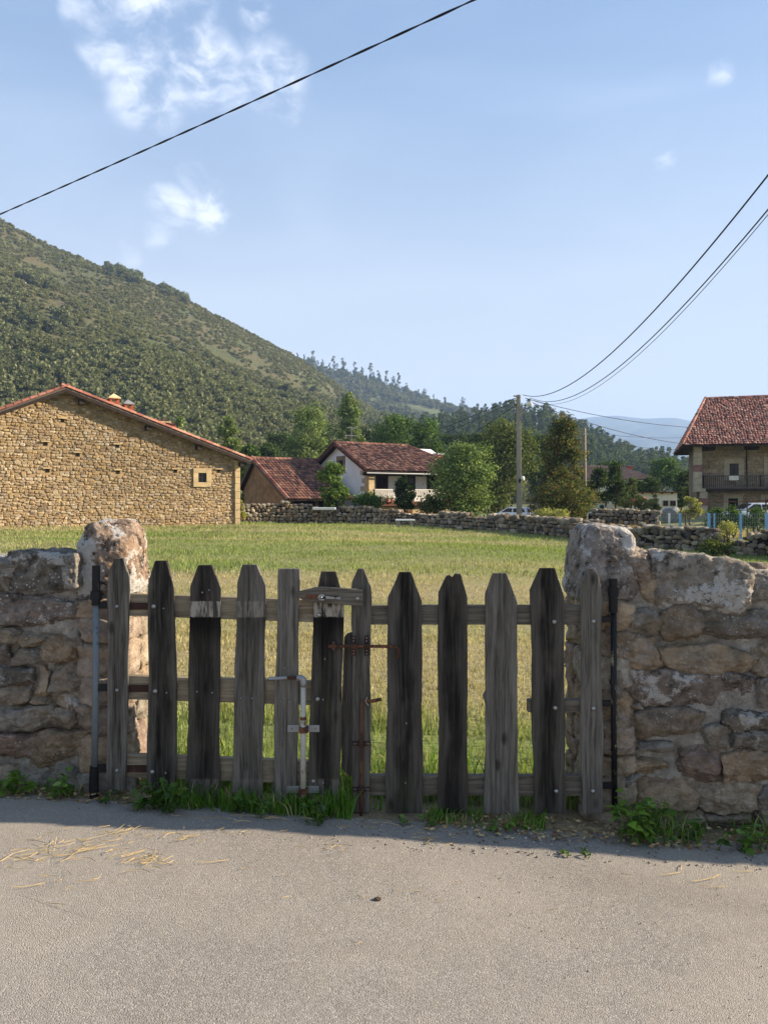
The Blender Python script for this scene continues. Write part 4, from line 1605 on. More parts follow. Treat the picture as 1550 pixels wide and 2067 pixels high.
mb.box(0.5, LW, -0.10, -0.02, ZF + 0.92, ZF + 1.0)
mb.build('hand_rail', MAT['white_timber'], wh)
x = 0.56
while x < LW - 0.1:
    mb = MB(FW)
    mb.box(x, x + 0.10, -0.085, -0.04, ZF + 0.02, ZF + 0.918)
    mb.build('baluster', MAT['white_timber'], wh)
    x += 0.19
for x in (0.9, 1.6, 2.0, 3.1, 7.4):
    mb = MB(FW)
    mb.tube([(x, -0.25, ZF - 0.05), (x, -0.25, ZF + 0.2)], [0.09, 0.13], 8)
    pot = mb.build('flower_pot', MAT['brick_red'], wh)
    V, F, C = leaf_cloud([(0, 0, 0.22, 0.16, 0.14, 0.16)], 60, 0.05, rng, PAL['autumn'])
    link('flowers', make_mesh('flowers', V, F, C), MAT['foliage'], pot)
opening(wh, FW, 1.7, 2.75, ZF + 0.002, ZF + 2.02, 1.5, 'dark_timber', 0.08, True, True)
opening(wh, FW, 4.3, 5.5, ZF + 0.9, ZF + 2.1, 1.5, 'dark_timber', 0.10, False, True)
opening(wh, FW, 6.9, 8.1, ZF + 0.002, ZF + 2.05, 1.5, 'dark_timber', 0.08, True, True)
mb = MB(FW)
mb.box(4.6, 5.1, 0.95, 1.0, ZF + 1.0, ZF + 1.55)
mb.build('hung_cloth', MAT['interior_dark'], wh)
mb = MB(FW)
mb.box(-0.5, LW, -0.05, 0.16, ZE - 0.40, ZE - 0.14)
mb.build('eave_beam', MAT['dark_timber'], wh)
mb = MB(FW)
mb.box(0.45, LW - 0.4, 0.165, 1.495, ZE - 0.16, ZE - 0.10)
mb.build('balcony_ceiling', MAT['white_timber'], wh)
mb = MB(FW)
mb.tube([(-0.55, -0.52, ZE - 0.22), (LW + 0.5, -0.52, ZE - 0.22)], 0.06, 8)
mb.build('gutter', MAT['galvanised'], wh)
# gable window with stone surround, on the left wall
q = MB(FW)
q.box(-0.012, -0.002, 3.9, 4.5, 3.6, 4.5)
gw = q.build('window', MAT['window_glass'], wh)
for (b0, b1, y0, y1, n_) in ((3.55, 3.9, 3.5, 4.5, 'jamb'), (4.5, 4.85, 3.5, 4.5, 'jamb'), (3.55, 4.85, 4.5, 4.85, 'lintel'), (3.9, 4.5, 3.35, 3.6, 'sill')):
    q = MB(FW)
    q.box(-0.06, -0.004, b0, b1, y0, y1)
    q.build(n_, MAT['house_stone'], gw)
# roof: front slope, back slope, hip at the right
rz0 = lambda bb: RID + 0.22 - abs(bb - 4.5) * sl
A = FW(-0.55, -0.5, rz0(-0.5))
B = FW(LW + 0.7, -0.5, rz0(-0.5))
C_ = FW(7.0, 4.5, rz0(4.5))
D_ = FW(-0.55, 4.5, rz0(4.5))
E_ = FW(-0.55, DW + 0.6, rz0(DW + 0.6))
G_ = FW(LW + 0.7, DW + 0.6, rz0(DW + 0.6))
for quad in ((A, B, C_, D_), (D_, C_, G_, E_)):
    slab(wh, quad, 0.09, 'dark_timber')
slab(wh, (B, G_, C_), 0.09, 'dark_timber')
mb = MB()
tiles(mb, (A, B, C_, D_), 'brown', 21, 0.24, 0.36, 0.025)
tiles(mb, (B, G_, C_ + FW.ey * 0.02, C_ - FW.ey * 0.02), 'brown', 22, 0.24, 0.36, 0.025)
ridge_tiles(mb, D_, C_, 'shed', 23, 0.15)
ridge_tiles(mb, C_, B, 'shed', 24, 0.14)
ridge_tiles(mb, A + FW.ex * 0.1, D_ + FW.ex * 0.1, 'shed', 25, 0.15)
ridge_tiles(mb, E_ + FW.ex * 0.1, D_ + FW.ex * 0.1, 'shed', 26, 0.14)
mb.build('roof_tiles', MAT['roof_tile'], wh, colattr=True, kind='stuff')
for p_, q_ in ((A, D_), (E_, D_)):
    q = MB()
    q.prism([p_ + np.array([0, 0, -.10]), q_ + np.array([0, 0, -.10]), q_ + np.array([0, 0, -.26]), p_ + np.array([0, 0, -.26])], FW.ex * 0.06)
    q.build('verge_board', MAT['brown_timber'], wh)
q = MB(FW)
q.box(8.9, 9.5, 2.6, 3.2, 3.4, 5.15)
chm = q.build('chimney', MAT['brick_red'], wh)
q = MB(FW)
q.box(8.82, 9.58, 2.52, 3.28, 5.152, 5.30)
q.build('chimney_cap', MAT['tank_grey'], chm)
q = MB(FW)
q.tube([(1.2, 4.5, RID), (1.2, 4.5, RID + 1.6)], 0.03, 6)
ant = q.build('antenna_mast', MAT['tank_grey'], wh)
q = MB(FW)
for zz, l_ in ((RID + 0.85, 1.0), (RID + 1.5, 0.7)):
    q.tube([(1.2 - l_ * 0.7, 4.5, zz), (1.2 + l_ * 0.7, 4.5, zz)], 0.03, 5)
    for k in range(5):
        q.tube([(1.2 - l_ * 0.6 + k * l_ * 0.3, 4.2, zz + 0.02), (1.2 - l_ * 0.6 + k * l_ * 0.3, 4.8, zz + 0.02)], 0.015, 4)
q.build('antenna_arm', MAT['galvanised'], ant)

# ------------------------------------------------------------------ brown-roofed shed
s0 = pt(584, 1000, 57.0)
FS = Frame((s0[0], s0[1]), WT)
shed = thing('tiled_shed', 'low rubble shed with steep brown tiled roof beside the white house', 'shed', tuple(FS(2.5, 4, -1.5)))
PKB, PKZ, FE, BE, BZ = 5.7, 4.45, 1.45, 8.2, 2.2
mb = MB(FS)
mb.prism([(0, 0.25, -1.8), (0, BE - 0.2, -1.8), (0, BE - 0.2, BZ + 0.0), (0, PKB, PKZ - 0.12), (0, 0.25, FE + 0.0)], FS.ex * 0.4)
mb.build('gable_wall', MAT['shed_wall'], shed)
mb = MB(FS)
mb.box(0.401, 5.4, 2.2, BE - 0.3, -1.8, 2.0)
mb.build('back_wall', MAT['interior_dark'], shed)  # near-black colour stands in for the shade inside the open shed
for x in (0.2, 2.3, 4.6):
    mb = MB(FS)
    mb.box(x, x + 0.2, 0.02, 0.22, -1.8, FE - 0.1)
    mb.build('post', MAT['grey_timber'], shed)
mb = MB(FS)
mb.box(0.0, 5.4, -0.05, 0.20, FE - 0.12, FE + 0.1)
mb.build('eave_beam', MAT['dark_timber'], shed)
slF = (PKZ - FE) / PKB
A = FS(-0.4, -0.5, PKZ + 0.12 - slF * (PKB + 0.5))
B = FS(5.6, -0.5, PKZ + 0.12 - slF * (PKB + 0.5))
C_ = FS(5.4, PKB, PKZ + 0.12)
D_ = FS(-0.4, PKB, PKZ + 0.12)
E_ = FS(-0.4, BE + 0.3, BZ - 0.1)
G_ = FS(5.4, BE + 0.3, BZ - 0.1)
for quad in ((A, B, C_, D_), (D_, C_, G_, E_)):
    slab(shed, quad, 0.09, 'dark_timber')
mb = MB()
tiles(mb, (A, B, C_, D_), 'shed', 31, 0.29, 0.40, 0.015)
tiles(mb, (E_, G_, C_, D_), 'shed', 34, 0.29, 0.40, 0.015)
ridge_tiles(mb, D_, C_, 'shed', 32, 0.16)
ridge_tiles(mb, A + FS.ex * 0.1, D_ + FS.ex * 0.1, 'orange', 33, 0.16)
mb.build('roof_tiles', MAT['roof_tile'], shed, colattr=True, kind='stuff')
for p_, q_ in ((A, D_), (E_, D_)):
    q = MB()
    q.prism([p_ + np.array([0, 0, -.10]), q_ + np.array([0, 0, -.10]), q_ + np.array([0, 0, -.30]), p_ + np.array([0, 0, -.30])], FS.ex * 0.06)
    q.build('verge_board', MAT['grey_timber'], shed)

# ------------------------------------------------------------------ stone house at the right edge
r0 = pt(1400, 1000, 64.5)
FR_ = Frame((r0[0], r0[1]), -18.0)
rh = thing('stone_house', 'grey stone house with hipped red tile roof and dark balcony at right edge', 'house', tuple(FR_(5, 4, -0.5)))
RB, RF, REV, RRG = -0.9, 2.3, 5.75, 10.15
mb = MB(FR_)
mb.box(0.3, 14, 1.15, 11, RB, REV)
mb.build('wall', MAT['house_stone'], rh)
# rows of dressed stone on the front
rg = np.random.default_rng(91)
mb = MB(FR_)
z = RB
while z < REV - 0.2:
    h = rg.uniform(0.26, 0.4)
    a = 0.62
    while a < 10:
        wd = rg.uniform(0.4, 0.9)
        c = np.array([srgb(152, 138, 116), srgb(140, 128, 110), srgb(160, 146, 122), srgb(146, 128, 104)][rg.integers(4)]) * rg.uniform(0.85, 1.1)
        mb.box(a, a + wd - 0.02, 1.12 - rg.uniform(0, 0.02), 1.16, z, z + h - 0.02, tuple(c))
        a += wd
    z += h
mb.build('facade_stones', MAT['far_stone'], rh, colattr=True, kind='stuff')
# projecting end pier built of pale blocks
z = RB
i = 0
while z < REV - 0.05:
    h = [0.55, 0.62, 0.48, 0.6][i % 4]
    zt = min(z + h, REV)
    low = z < RF - 0.5
    q = MB(FR_)
    q.box(0.45 if low else 0.0, 1.05 if low else 0.6, -0.15 if low else -0.35, 1.3, z, zt - 0.015)
    q.build('pier_stone', MAT['rose_stone' if i in (8, 3) else 'pale_stone'], rh, bevel=0.015)
    z = zt
    i += 1
q = MB(FR_)
q.box(0.15, 0.9, -0.25, 1.2, RF - 0.42, RF - 0.12)
q.build('corbel', MAT['pale_stone'], rh, bevel=0.04)
for (x0, x1, z0, z1, dr_) in ((2.85, 3.55, RF + 0.85, RF + 1.98, False), (5.9, 7.0, RF + 0.02, RF + 2.1, True)):
    opening(rh, FR_, x0, x1, z0, z1, 1.10, 'pale_stone', 0.42, dr_, not dr_)
for (x0, x1, z0, z1, dr_) in ((2.75, 3.5, -0.4, 1.35, True), (5.6, 6.6, -0.4, 1.3, True)):
    opening(rh, FR_, x0, x1, z0, z1, 1.10, 'pale_stone', 0.36, dr_, False)
q = MB(FR_)
q.box(0.62, 12, -0.1, 1.11, RF - 0.14, RF)
q.build('balcony_floor', MAT['grey_timber'], rh)
q = MB(FR_)
q.box(0.62, 12, -0.08, 0.06, RF - 0.34, RF - 0.142)
q.build('balcony_beam', MAT['dark_timber'], rh)
q = MB(FR_)
q.box(0.62, 12, -0.06, 0.02, RF + 0.88, RF + 0.96)
q.build('hand_rail', MAT['grey_timber'], rh)
x = 0.7
while x < 8.5:
    q = MB(FR_)
    q.box(x, x + 0.055, -0.045, 0.0, RF + 0.002, RF + 0.878)
    q.build('baluster', MAT['grey_timber'], rh)
    x += 0.155
for x in (0.66, 5.0):
    q = MB(FR_)
    q.box(x, x + 0.12, -0.07, 0.03, RF + 0.002, RF + 0.97)
    q.build('balcony_post', MAT['dark_timber'], rh)
q = MB(FR_)
q.box(2.7, 3.4, -0.12, -0.065, RF + 0.55, RF + 0.92)
q.build('hung_cloth', MAT['white_timber'], rh)
q = MB(FR_)
q.tube([(4.15, 1.0, RF - 0.1), (4.15, 1.0, REV)], 0.05, 6)
q.build('downpipe', MAT['dark_timber'], rh)
for x in (0.7, 4.0, 7.4):
    q = MB(FR_)
    q.box(x, x + 0.9, -0.5, 1.1, REV - 0.36, REV - 0.12)
    q.build('eave_bracket', MAT['dark_timber'], rh)
A = FR_(-1.0, -1.25, REV + 0.02)
B = FR_(15, -1.25, REV + 0.02)
C_ = FR_(15, 6.5, 10.45)
D_ = FR_(1.4, 6.5, 10.45)
E_ = FR_(-1.0, 13.0, REV + 0.02)
slab(rh, (A, B, C_, D_), 0.16, 'dark_timber')
slab(rh, (A, D_, E_), 0.16, 'dark_timber')
slab(rh, (D_, C_, FR_(15, 13.0, REV + .02), E_), 0.16, 'dark_timber')
mb = MB()
TILE_PAL['mixed'] = [tuple(np.array(c_) * np.array([1.75, 1.6, 1.5])) for c_ in TILE_PAL['mixed']]  # brightened tiles: sunlight the slope barely catches is put into their colour
tiles(mb, (A, B, C_, D_), 'mixed', 41, 0.21, 0.34, 0.03)
tiles(mb, (E_, A, D_ - FR_.ey * 0.02, D_ + FR_.ey * 0.02), 'mixed', 42, 0.21, 0.34, 0.03)
ridge_tiles(mb, D_, C_, 'mixed', 43, 0.15)
ridge_tiles(mb, A, D_, 'mixed', 44, 0.14)
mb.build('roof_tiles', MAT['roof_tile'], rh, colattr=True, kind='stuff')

# ------------------------------------------------------------------ white outbuilding and far bungalow
o0 = pt(1228, 1000, 84.0)
FO = Frame((o0[0], o0[1]), 4.0)
ob = thing('outbuilding', 'long low whitewashed outbuilding with flat brown roof behind the garden', 'building', tuple(FO(4, 2, -1)))
zt = EYE + 0.28
q = MB(FO)
q.box(0, 7.7, 0, 4, -1.2, zt)
q.build('wall', MAT['pale_plaster'], ob)
q = MB(FO)
q.box(-0.25, 7.95, -0.3, 4.3, zt, zt + 0.12)
q.build('roof', MAT['brown_timber'], ob)
for i in range(7):
    q = MB(FO)
    q.box(0.4 + i * 1.1, 0.52 + i * 1.1, -0.22, -0.002, zt - 0.12, zt - 0.003)
    q.build('rafter_end', MAT['dark_timber'], ob)
for (x0, x1, z0, z1) in ((1.05, 2.2, 0.42, 0.92), (3.0, 3.5, 0.5, 0.95), (4.7, 5.2, 0.45, 0.95), (6.1, 6.65, 0.45, 1.0), (6.9, 7.5, 0.45, 1.0)):
    opening(ob, FO, x0, x1, z0, z1, 0.0, 'pale_stone', 0.06, False, True)
b0 = pt(1185, 1000, 104.0)
FG = Frame((b0[0], b0[1]), 8.0)
bg_ = thing('bungalow', 'far bungalow with brown hipped roof and white eaves behind the outbuilding', 'house', tuple(FG(5, 4, -1)))
ze = EYE + 1.9
q = MB(FG)
q.box(0.6, 9.2, 0.8, 8, -1.5, ze)
q.build('wall', MAT['pale_plaster'], bg_)
q = MB(FG)
q.box(0, 10.0, 0.0, 8.6, ze + 0.002, ze + 0.25)
q.build('eaves', MAT['white_timber'], bg_)
A, B, C_, D_ = FG(-0.1, -0.1, ze + 0.26), FG(10.1, -0.1, ze + 0.26), FG(6.8, 4.3, ze + 2.15), FG(0.9, 4.3, ze + 2.15)
G_, E_ = FG(10.1, 8.7, ze + 0.26), FG(-0.1, 8.7, ze + 0.26)
q = MB()
q.add([A, B, C_, D_, G_, E_], [(0, 1, 2, 3), (1, 4, 2), (3, 2, 4, 5), (0, 3, 5)])
q.build('roof_deck', MAT['dark_timber'], bg_)
mb = MB()
up = np.array([0, 0, 0.03])
tiles(mb, (A + up, B + up, C_ + up, D_ + up), 'plain', 51, 0.3, 0.4, 0.005)
tiles(mb, (B + up, G_ + up, C_ + FG.ey * 0.02 + up, C_ - FG.ey * 0.02 + up), 'plain', 52, 0.3, 0.4, 0.005)
ridge_tiles(mb, D_ + up, C_ + up, 'plain', 53, 0.14)
ridge_tiles(mb, B + up, C_ + up, 'plain', 54, 0.13)
mb.build('roof_tiles', MAT['roof_tile'], bg_, colattr=True, kind='stuff')
q = MB(FG)
q.box(8.0, 8.7, 4.6, 5.3, ze + 1.0, ze + 2.3)
cc_ = q.build('chimney', MAT['brick_red'], bg_)
q = MB(FG)
q.box(7.9, 8.8, 4.5, 5.4, ze + 2.302, ze + 2.45)
q.build('chimney_cap', MAT['tank_grey'], cc_)
opening(bg_, FG, 5.6, 7.0, ze - 1.6, ze - 0.3, 0.8, 'white_timber', 0.08, False, True)

# small white hut by the autumn tree
h0 = pt(1196, 1000, 66.0)
FH = Frame((h0[0], h0[1]), 10)
hut = thing('garden_hut', 'small white garden hut half hidden behind the autumn-tinged tree', 'hut', tuple(FH(0.6, 1, -0.9)))
q = MB(FH)
q.box(0, 1.1, 0, 1.6, -1.0, 0.95)
q.build('wall', MAT['pale_plaster'], hut)
q = MB(FH)
q.hexa([(-0.15, -0.15, 0.955), (1.25, -0.15, 0.955), (1.25, 1.75, 1.15), (-0.15, 1.75, 1.15), (-0.15, -0.15, 1.03), (1.25, -0.15, 1.03), (1.25, 1.75, 1.23), (-0.15, 1.75, 1.23)])
q.build('roof', MAT['brown_timber'], hut)
opening(hut, FH, 0.62, 1.0, -0.4, 0.75, 0.0, 'blue_paint', 0.05, True, False)


# ------------------------------------------------------------------ dry stone walls round the meadow
ROCKS = []
for i in range(9):
    V, F = stone_verts(2, 2, 2, 500 + i, 3, 4.2, 0.22, 0.10, 6, 0.8)
    ROCKS.append((V, [tuple(f) for f in F]))
rock_me = []
for V, F in ROCKS:
    me = make_mesh('wall_stone', V, F)
    me.materials.append(MAT['far_stone_obj'])
    rock_me.append(me)
DRY_PAL = np.array([srgb(142, 132, 116), srgb(120, 110, 96), srgb(160, 148, 128), srgb(104, 94, 84), srgb(150, 130, 102), srgb(132, 126, 114), srgb(172, 162, 142)])


def dry_wall(name, label, path, seed, sw=(0.18, 0.42), sh=(0.13, 0.24), rough=1.0, n_single=300):
    rg = np.random.default_rng(seed)
    pth = []
    for px, Y, pb, ptop in path:
        x = (px - 775) / FPX * Y
        pth.append((x, Y, gz1(x, Y), EYE - (ptop - HOR) / FPX * Y))
    pth = np.array(pth)
    seg = np.linalg.norm(np.diff(pth[:, :2], axis=0), axis=1)
    S = np.concatenate([[0], np.cumsum(seg)])
    at = lambda s: np.array([np.interp(s, S, pth[:, k]) for k in range(4)])
    mid = at(S[-1] / 2)
    root = thing(name, label, 'wall', (mid[0], mid[1], mid[2]))
    core = MB()
    ss = np.arange(0, S[-1], 0.8)
    V = []
    for s in ss:
        p = at(s)
        q = at(min(s + 0.3, S[-1]))
        t = (q - at(max(0, s - 0.3)))[:2]
        t /= np.linalg.norm(t)
        nrm = np.array([-t[1], t[0]])
        if nrm[1] < 0:
            nrm = -nrm
        for off, zz in ((0.16, p[2] - 0.3), (0.16, p[3] - 0.18), (0.5, p[3] - 0.2), (0.5, p[2] - 0.3)):
            V.append((p[0] + nrm[0] * off, p[1] + nrm[1] * off, zz + rg.normal() * 0.02))
    F = []
    for i in range(len(ss) - 1):
        for k in range(3):
            F.append((i * 4 + k, (i + 1) * 4 + k, (i + 1) * 4 + k + 1, i * 4 + k + 1))
    core.add(V, F)
    core.build('wall_core', MAT['interior_dark'], root)
    st = []
    s = 0.0
    lev = 0.0
    rows = 0
    while True:
        h = rg.uniform(*sh)
        any_ = False
        s = rg.uniform(0, 0.2)
        while s < S[-1]:
            wd = rg.uniform(*sw)
            hh = h * rg.uniform(0.8, 1.2)
            p = at(s + wd / 2)
            top = p[3] - p[2] + 0.12 * rough * vnoise(np.array([[s * 0.8, 0, 0]]), 1.0, seed, 2)[0]
            if lev + h * 0.5 < top:
                any_ = True
                t = (at(min(s + wd + 0.2, S[-1])) - at(max(s - 0.2, 0)))[:2]
                t /= np.linalg.norm(t)
                nrm = np.array([-t[1], t[0]])
                if nrm[1] < 0:
                    nrm = -nrm
                for row, dep in ((0, 0.2),) + (((1, 0.5),) if lev + h * 1.6 >= top else ()):
                    off = dep - 0.06 * lev + rg.normal() * 0.025 * rough
                    # stones lean back a little as the wall narrows upwards
                    st.append((p[0] + nrm[0] * (off + 0.08 * lev), p[1] + nrm[1] * (off + 0.08 * lev), p[2] + lev + h / 2 + rg.normal() * 0.02 * rough, wd, hh, math.atan2(t[1], t[0]), row))
            s += wd + 0.01
        lev += h
        rows += 1
        if not any_ or rows > 14:
            break
    # a few fallen stones at the foot
    for k in range(int(S[-1] * 0.5 * rough)):
        s = rg.uniform(0, S[-1])
        p = at(s)
        st.append((p[0] + rg.normal() * 0.2, p[1] - rg.uniform(0.1, 0.6), p[2] + 0.04, rg.uniform(0.15, 0.34), rg.uniform(0.1, 0.2), rg.uniform(0, 3), 0))
    front = [q for q in st if q[6] == 0 and -0.56 < q[0] / q[1] < 0.52]
    front.sort(key=lambda q: -q[3] * q[4] / q[1] ** 2)
    big = set(id(q) for q in front[:n_single])
    rest = MB()
    base = world_loc(root)
    for q in st:
        x, y, z, wd, hh, ang, row = q
        k = int(rg.integers(9))
        c = DRY_PAL[rg.integers(len(DRY_PAL))] * rg.uniform(0.72, 1.15)
        tilt = rg.normal() * 0.09 * rough
        dpt = rg.uniform(0.26, 0.36)
        if id(q) in big:
            o = link('stone', rock_me[k], None, root, color=(*c, 0.3))
            o.location = np.array([x, y, z]) - base
            o.rotation_euler = (0, tilt, ang)
            o.scale = (wd / 2, dpt / 2, hh / 2)
        else:
            V, F = ROCKS[k]
            W = V * np.array([wd / 2, dpt / 2, hh / 2])
            ct, stt = math.cos(tilt), math.sin(tilt)
            W = np.stack([W[:, 0] * ct + W[:, 2] * stt, W[:, 1], -W[:, 0] * stt + W[:, 2] * ct], 1)
            ca, sa = math.cos(ang), math.sin(ang)
            W = np.stack([W[:, 0] * ca - W[:, 1] * sa + x, W[:, 0] * sa + W[:, 1] * ca + y, W[:, 2] + z], 1)
            rest.add(W, F, tuple(c))
    rest.build('small_stones', MAT['far_stone'], root, colattr=True, kind='stuff')
    return root


dry_wall('dry_stone_wall', 'long grey dry stone wall closing the meadow in front of the houses',
         [(462, 49.5, 1056, 1018), (530, 50.5, 1055, 1014), (620, 51, 1055, 1016), (645, 51, 1055, 1030), (670, 51, 1055, 1030), (690, 51, 1055, 1020), (740, 50.5, 1055, 1024), (830, 49, 1058, 1036), (900, 47, 1062, 1036), (1000, 44, 1072, 1042), (1080, 41, 1078, 1046), (1150, 38, 1085, 1052)], 11)
dry_wall('dry_stone_wall', 'tumbledown dry stone wall in front of the blue-posted garden fence',
         [(1152, 38, 1085, 1054), (1250, 35, 1100, 1060), (1350, 32, 1108, 1066), (1430, 30, 1114, 1068), (1460, 29.2, 1116, 1092), (1495, 28.4, 1118, 1090), (1520, 28, 1120, 1074), (1560, 27.3, 1122, 1070), (1720, 24, 1140, 1078)], 12, (0.2, 0.5), (0.14, 0.28), 1.8)
dry_wall('dry_stone_wall', 'short low dry stone wall at the end of the lane, behind the dry grass',
         [(1185, 47, 1045, 1030), (1250, 46, 1045, 1028), (1325, 45, 1045, 1028)], 13, (0.2, 0.45), (0.14, 0.26), 1.2, 120)
dry_wall('dry_stone_wall', 'low brown wall behind the parked white car near the pole',
         [(1062, 78, 1040, 1020), (1120, 77, 1040, 1020), (1180, 76, 1040, 1024)], 14, (0.25, 0.6), (0.2, 0.35), 1.0, 60)

# pale slabs: one laid across the gap in the wall, one as a bench at its foot
p = pt(655, 1026, 50.6)
q = MB()
q.box(p[0] - 0.75, p[0] + 0.75, p[1] - 0.35, p[1] + 0.3, p[2] - 0.10, p[2] + 0.06)
q.build('stone_slab', MAT['white_paint'], None, bevel=0.03, label='white slab lying across the dip in the meadow wall', cat='slab')
p = pt(817, 1050, 47.0)
bench = thing('slab_bench', 'low white slab bench at the foot of the meadow wall', 'bench', (p[0], p[1], gz1(p[0], p[1])))
q = MB()
q.box(p[0] - 0.58, p[0] + 0.58, p[1] - 0.25, p[1] + 0.25, p[2] - 0.04, p[2] + 0.06)
q.build('seat', MAT['white_paint'], bench, bevel=0.02)
for s in (-0.4, 0.4):
    q = MB()
    q.box(p[0] + s - 0.1, p[0] + s + 0.1, p[1] - 0.2, p[1] + 0.2, gz1(p[0], p[1]) - 0.1, p[2] - 0.042)
    q.build('leg', MAT['concrete'], bench)

# ------------------------------------------------------------------ utility poles and cables
pp = pt(1048, 1000, 55.0)
pz = gz1(pp[0], 55.0)
ptop = pt(1046, 797, 55.0)
pole = thing('utility_pole', 'tall tapering concrete utility pole with street lamp behind the meadow wall', 'pole', (pp[0], 55.0, pz))
q = MB()
for (z0, z1, w0_, w1_) in ((pz - 0.2, ptop[2], 0.19, 0.125),):
    q.hexa([(pp[0] - w0_, 55 - w0_, z0), (pp[0] + w0_, 55 - w0_, z0), (pp[0] + w0_, 55 + w0_, z0), (pp[0] - w0_, 55 + w0_, z0), (ptop[0] - w1_, 55 - w1_, z1), (ptop[0] + w1_, 55 - w1_, z1), (ptop[0] + w1_, 55 + w1_, z1), (ptop[0] - w1_, 55 + w1_, z1)])
q.build('shaft', MAT['concrete'], pole, bevel=0.02)
q = MB()
q.tube([pt(1036, 799, 54.9), pt(1048, 801, 54.85)], 0.06, 6)
q.build('cross_arm', MAT['concrete'], pole)
q = MB()
l0, l1, l2 = pt(1051, 819, 54.8), pt(1062, 817, 54.4), pt(1074, 814, 54.2)
q.tube([l0, l1], 0.03, 6)
arm = q.build('lamp_arm', MAT['galvanised'], pole)
q = MB()
q.tube([l1, l1 * 0.8 + l2 * 0.2, l1 * 0.3 + l2 * 0.7, l2], [0.07, 0.13, 0.14, 0.05], 10)
q.build('lamp_head', MAT['lamp_white'], arm, smooth=True)
for y0, y1 in ((822, 834), (840, 847)):
    a_, b_ = pt(1052.5, y0, 54.8), pt(1052.5, y1, 54.8)
    q = MB()
    q.box(a_[0] - 0.05, a_[0] + 0.06, 54.75, 54.88, b_[2], a_[2])
    q.build('junction_box', MAT['tank_grey'], pole)
a_ = pt(1054.5, 966, 54.75)
q = MB()
q.tube([a_ + np.array([0, 0, -0.16]), a_ + np.array([0, 0, -0.1]), a_ + np.array([0, 0, 0.1]), a_ + np.array([0, 0, 0.17])], [0.08, 0.14, 0.14, 0.06], 10)
q.build('meter_housing', MAT['lamp_white'], pole, smooth=True)
q = MB()
a_ = pt(1049, 970, 54.7)
q.tube([a_ + np.array([0, 0, -0.14]), a_ + np.array([0, 0, 0.12])], 0.08, 8)
q.build('meter_dial', MAT['black_iron'], pole)
# stay wire at its left
q = MB()
q.tube([pt(1042, 815, 55), pt(1037, 880, 55)], 0.02, 5)
q.build('stay_wire', MAT['cable'], pole)

p2 = pt(1180, 1000, 61.0)
z2 = gz1(p2[0], 61.0)
t2 = pt(1179, 864, 61.0)
pole2 = thing('utility_pole', 'shorter brown wooden pole standing inside the autumn-tinged tree', 'pole', (p2[0], 61.0, z2))
q = MB()
q.tube([(p2[0], 61, z2 - 0.2), (t2[0], 61, t2[2])], [0.17, 0.12], 10)
q.build('shaft', MAT['pole_wood'], pole2, smooth=True)
q = MB()
q.tube([t2 + np.array([-0.12, -0.1, -0.5]), t2 + np.array([0.2, -0.14, -0.5])], 0.04, 6)
q.build('insulator', MAT['lamp_white'], pole2)


def cable(name, label, P0, P1, sag, r, n=40, ext=0.0, mat='cable', group=None, twist=0.0):
    P0, P1 = np.array(P0, float), np.array(P1, float)
    L = []
    for i in range(n + 1):
        t = i / n
        p = P0 + (P1 - P0) * t
        p = p - np.array([0, 0, sag * 4 * t * (1 - t)])
        L.append(p)
    q = MB()
    if twist:
        D = P1 - P0
        D /= np.linalg.norm(D)
        s1 = np.cross(D, [0, 0, 1.0])
        s1 /= np.linalg.norm(s1)
        s2 = np.cross(s1, D)
        for ph in (0, math.pi):
            q.tube([p + (s1 * math.cos(i * twist + ph) + s2 * math.sin(i * twist + ph)) * r * 0.7 for i, p in enumerate(L)], r * 0.75, 6)
    else:
        q.tube(L, r, 6)
    return q.build(name, MAT[mat], None, smooth=True, label=label, cat='cable', group=group)


A_, B_ = pt(-300, 560, 16.0), pt(1150, -90, 6.2)
cable('overhead_cable', 'thick twisted cable crossing the sky high at upper left', A_, B_, 0.06, 0.008, 500, twist=0.22)


def cable_fit(label, start, end, thru, r, group=None):
    """hang a cable so that its sag passes near a seen place"""
    best = None
    for s in np.linspace(0, 4, 81):
        P0, P1 = np.array(start), np.array(end)
        t = np.linspace(0, 1, 200)
        L = P0 + (P1 - P0) * t[:, None]
        L[:, 2] -= s * 4 * t * (1 - t)
        x, y = project(L)
        e = abs(np.interp(thru[0], x, y) - thru[1]) if x[0] < x[-1] else abs(np.interp(thru[0], x[::-1], y[::-1]) - thru[1])
        if best is None or e < best[0]:
            best = (e, s)
    return cable('overhead_cable', label, start, end, best[1], r, 60, group=group)


cable_fit('upper thick cable sweeping from the concrete pole to the top right', pt(1055, 797, 55), pt(1660, 210, 15), (1350, 594), 0.022)
cable_fit('lower cable sweeping from the concrete pole to the right edge', pt(1070, 803, 55), pt(1680, 262, 15), (1350, 648), 0.018)
cable_fit('thin cable just below the lower cable sweeping to the right edge', pt(1075, 808, 55), pt(1680, 272, 15), (1350, 657), 0.010)
cable_fit('cable from the concrete pole to the eave of the stone house, upper one', pt(1060, 804, 55), pt(1440, 865, 64), (1250, 846), 0.022)
cable_fit('cable from the concrete pole to the eave of the stone house, lower one', pt(1072, 812, 55), pt(1395, 898, 64), (1230, 866), 0.022)
cable_fit('thin wire running to the stone house behind the lower cable', pt(1185, 872, 61), pt(1430, 880, 64), (1300, 883), 0.012)
cable_fit('thin wire running to the stone house lowest of all', pt(1183, 880, 61), pt(1400, 908, 64), (1300, 904), 0.012)
cable_fit('cable from the concrete pole down to the white house roof, upper one', pt(1042, 803, 55), pt(790, 905, 63), (930, 850), 0.02)
cable_fit('cable from the concrete pole down to the white house roof, middle one', pt(1042, 808, 55), pt(800, 912, 63), (930, 860), 0.02)
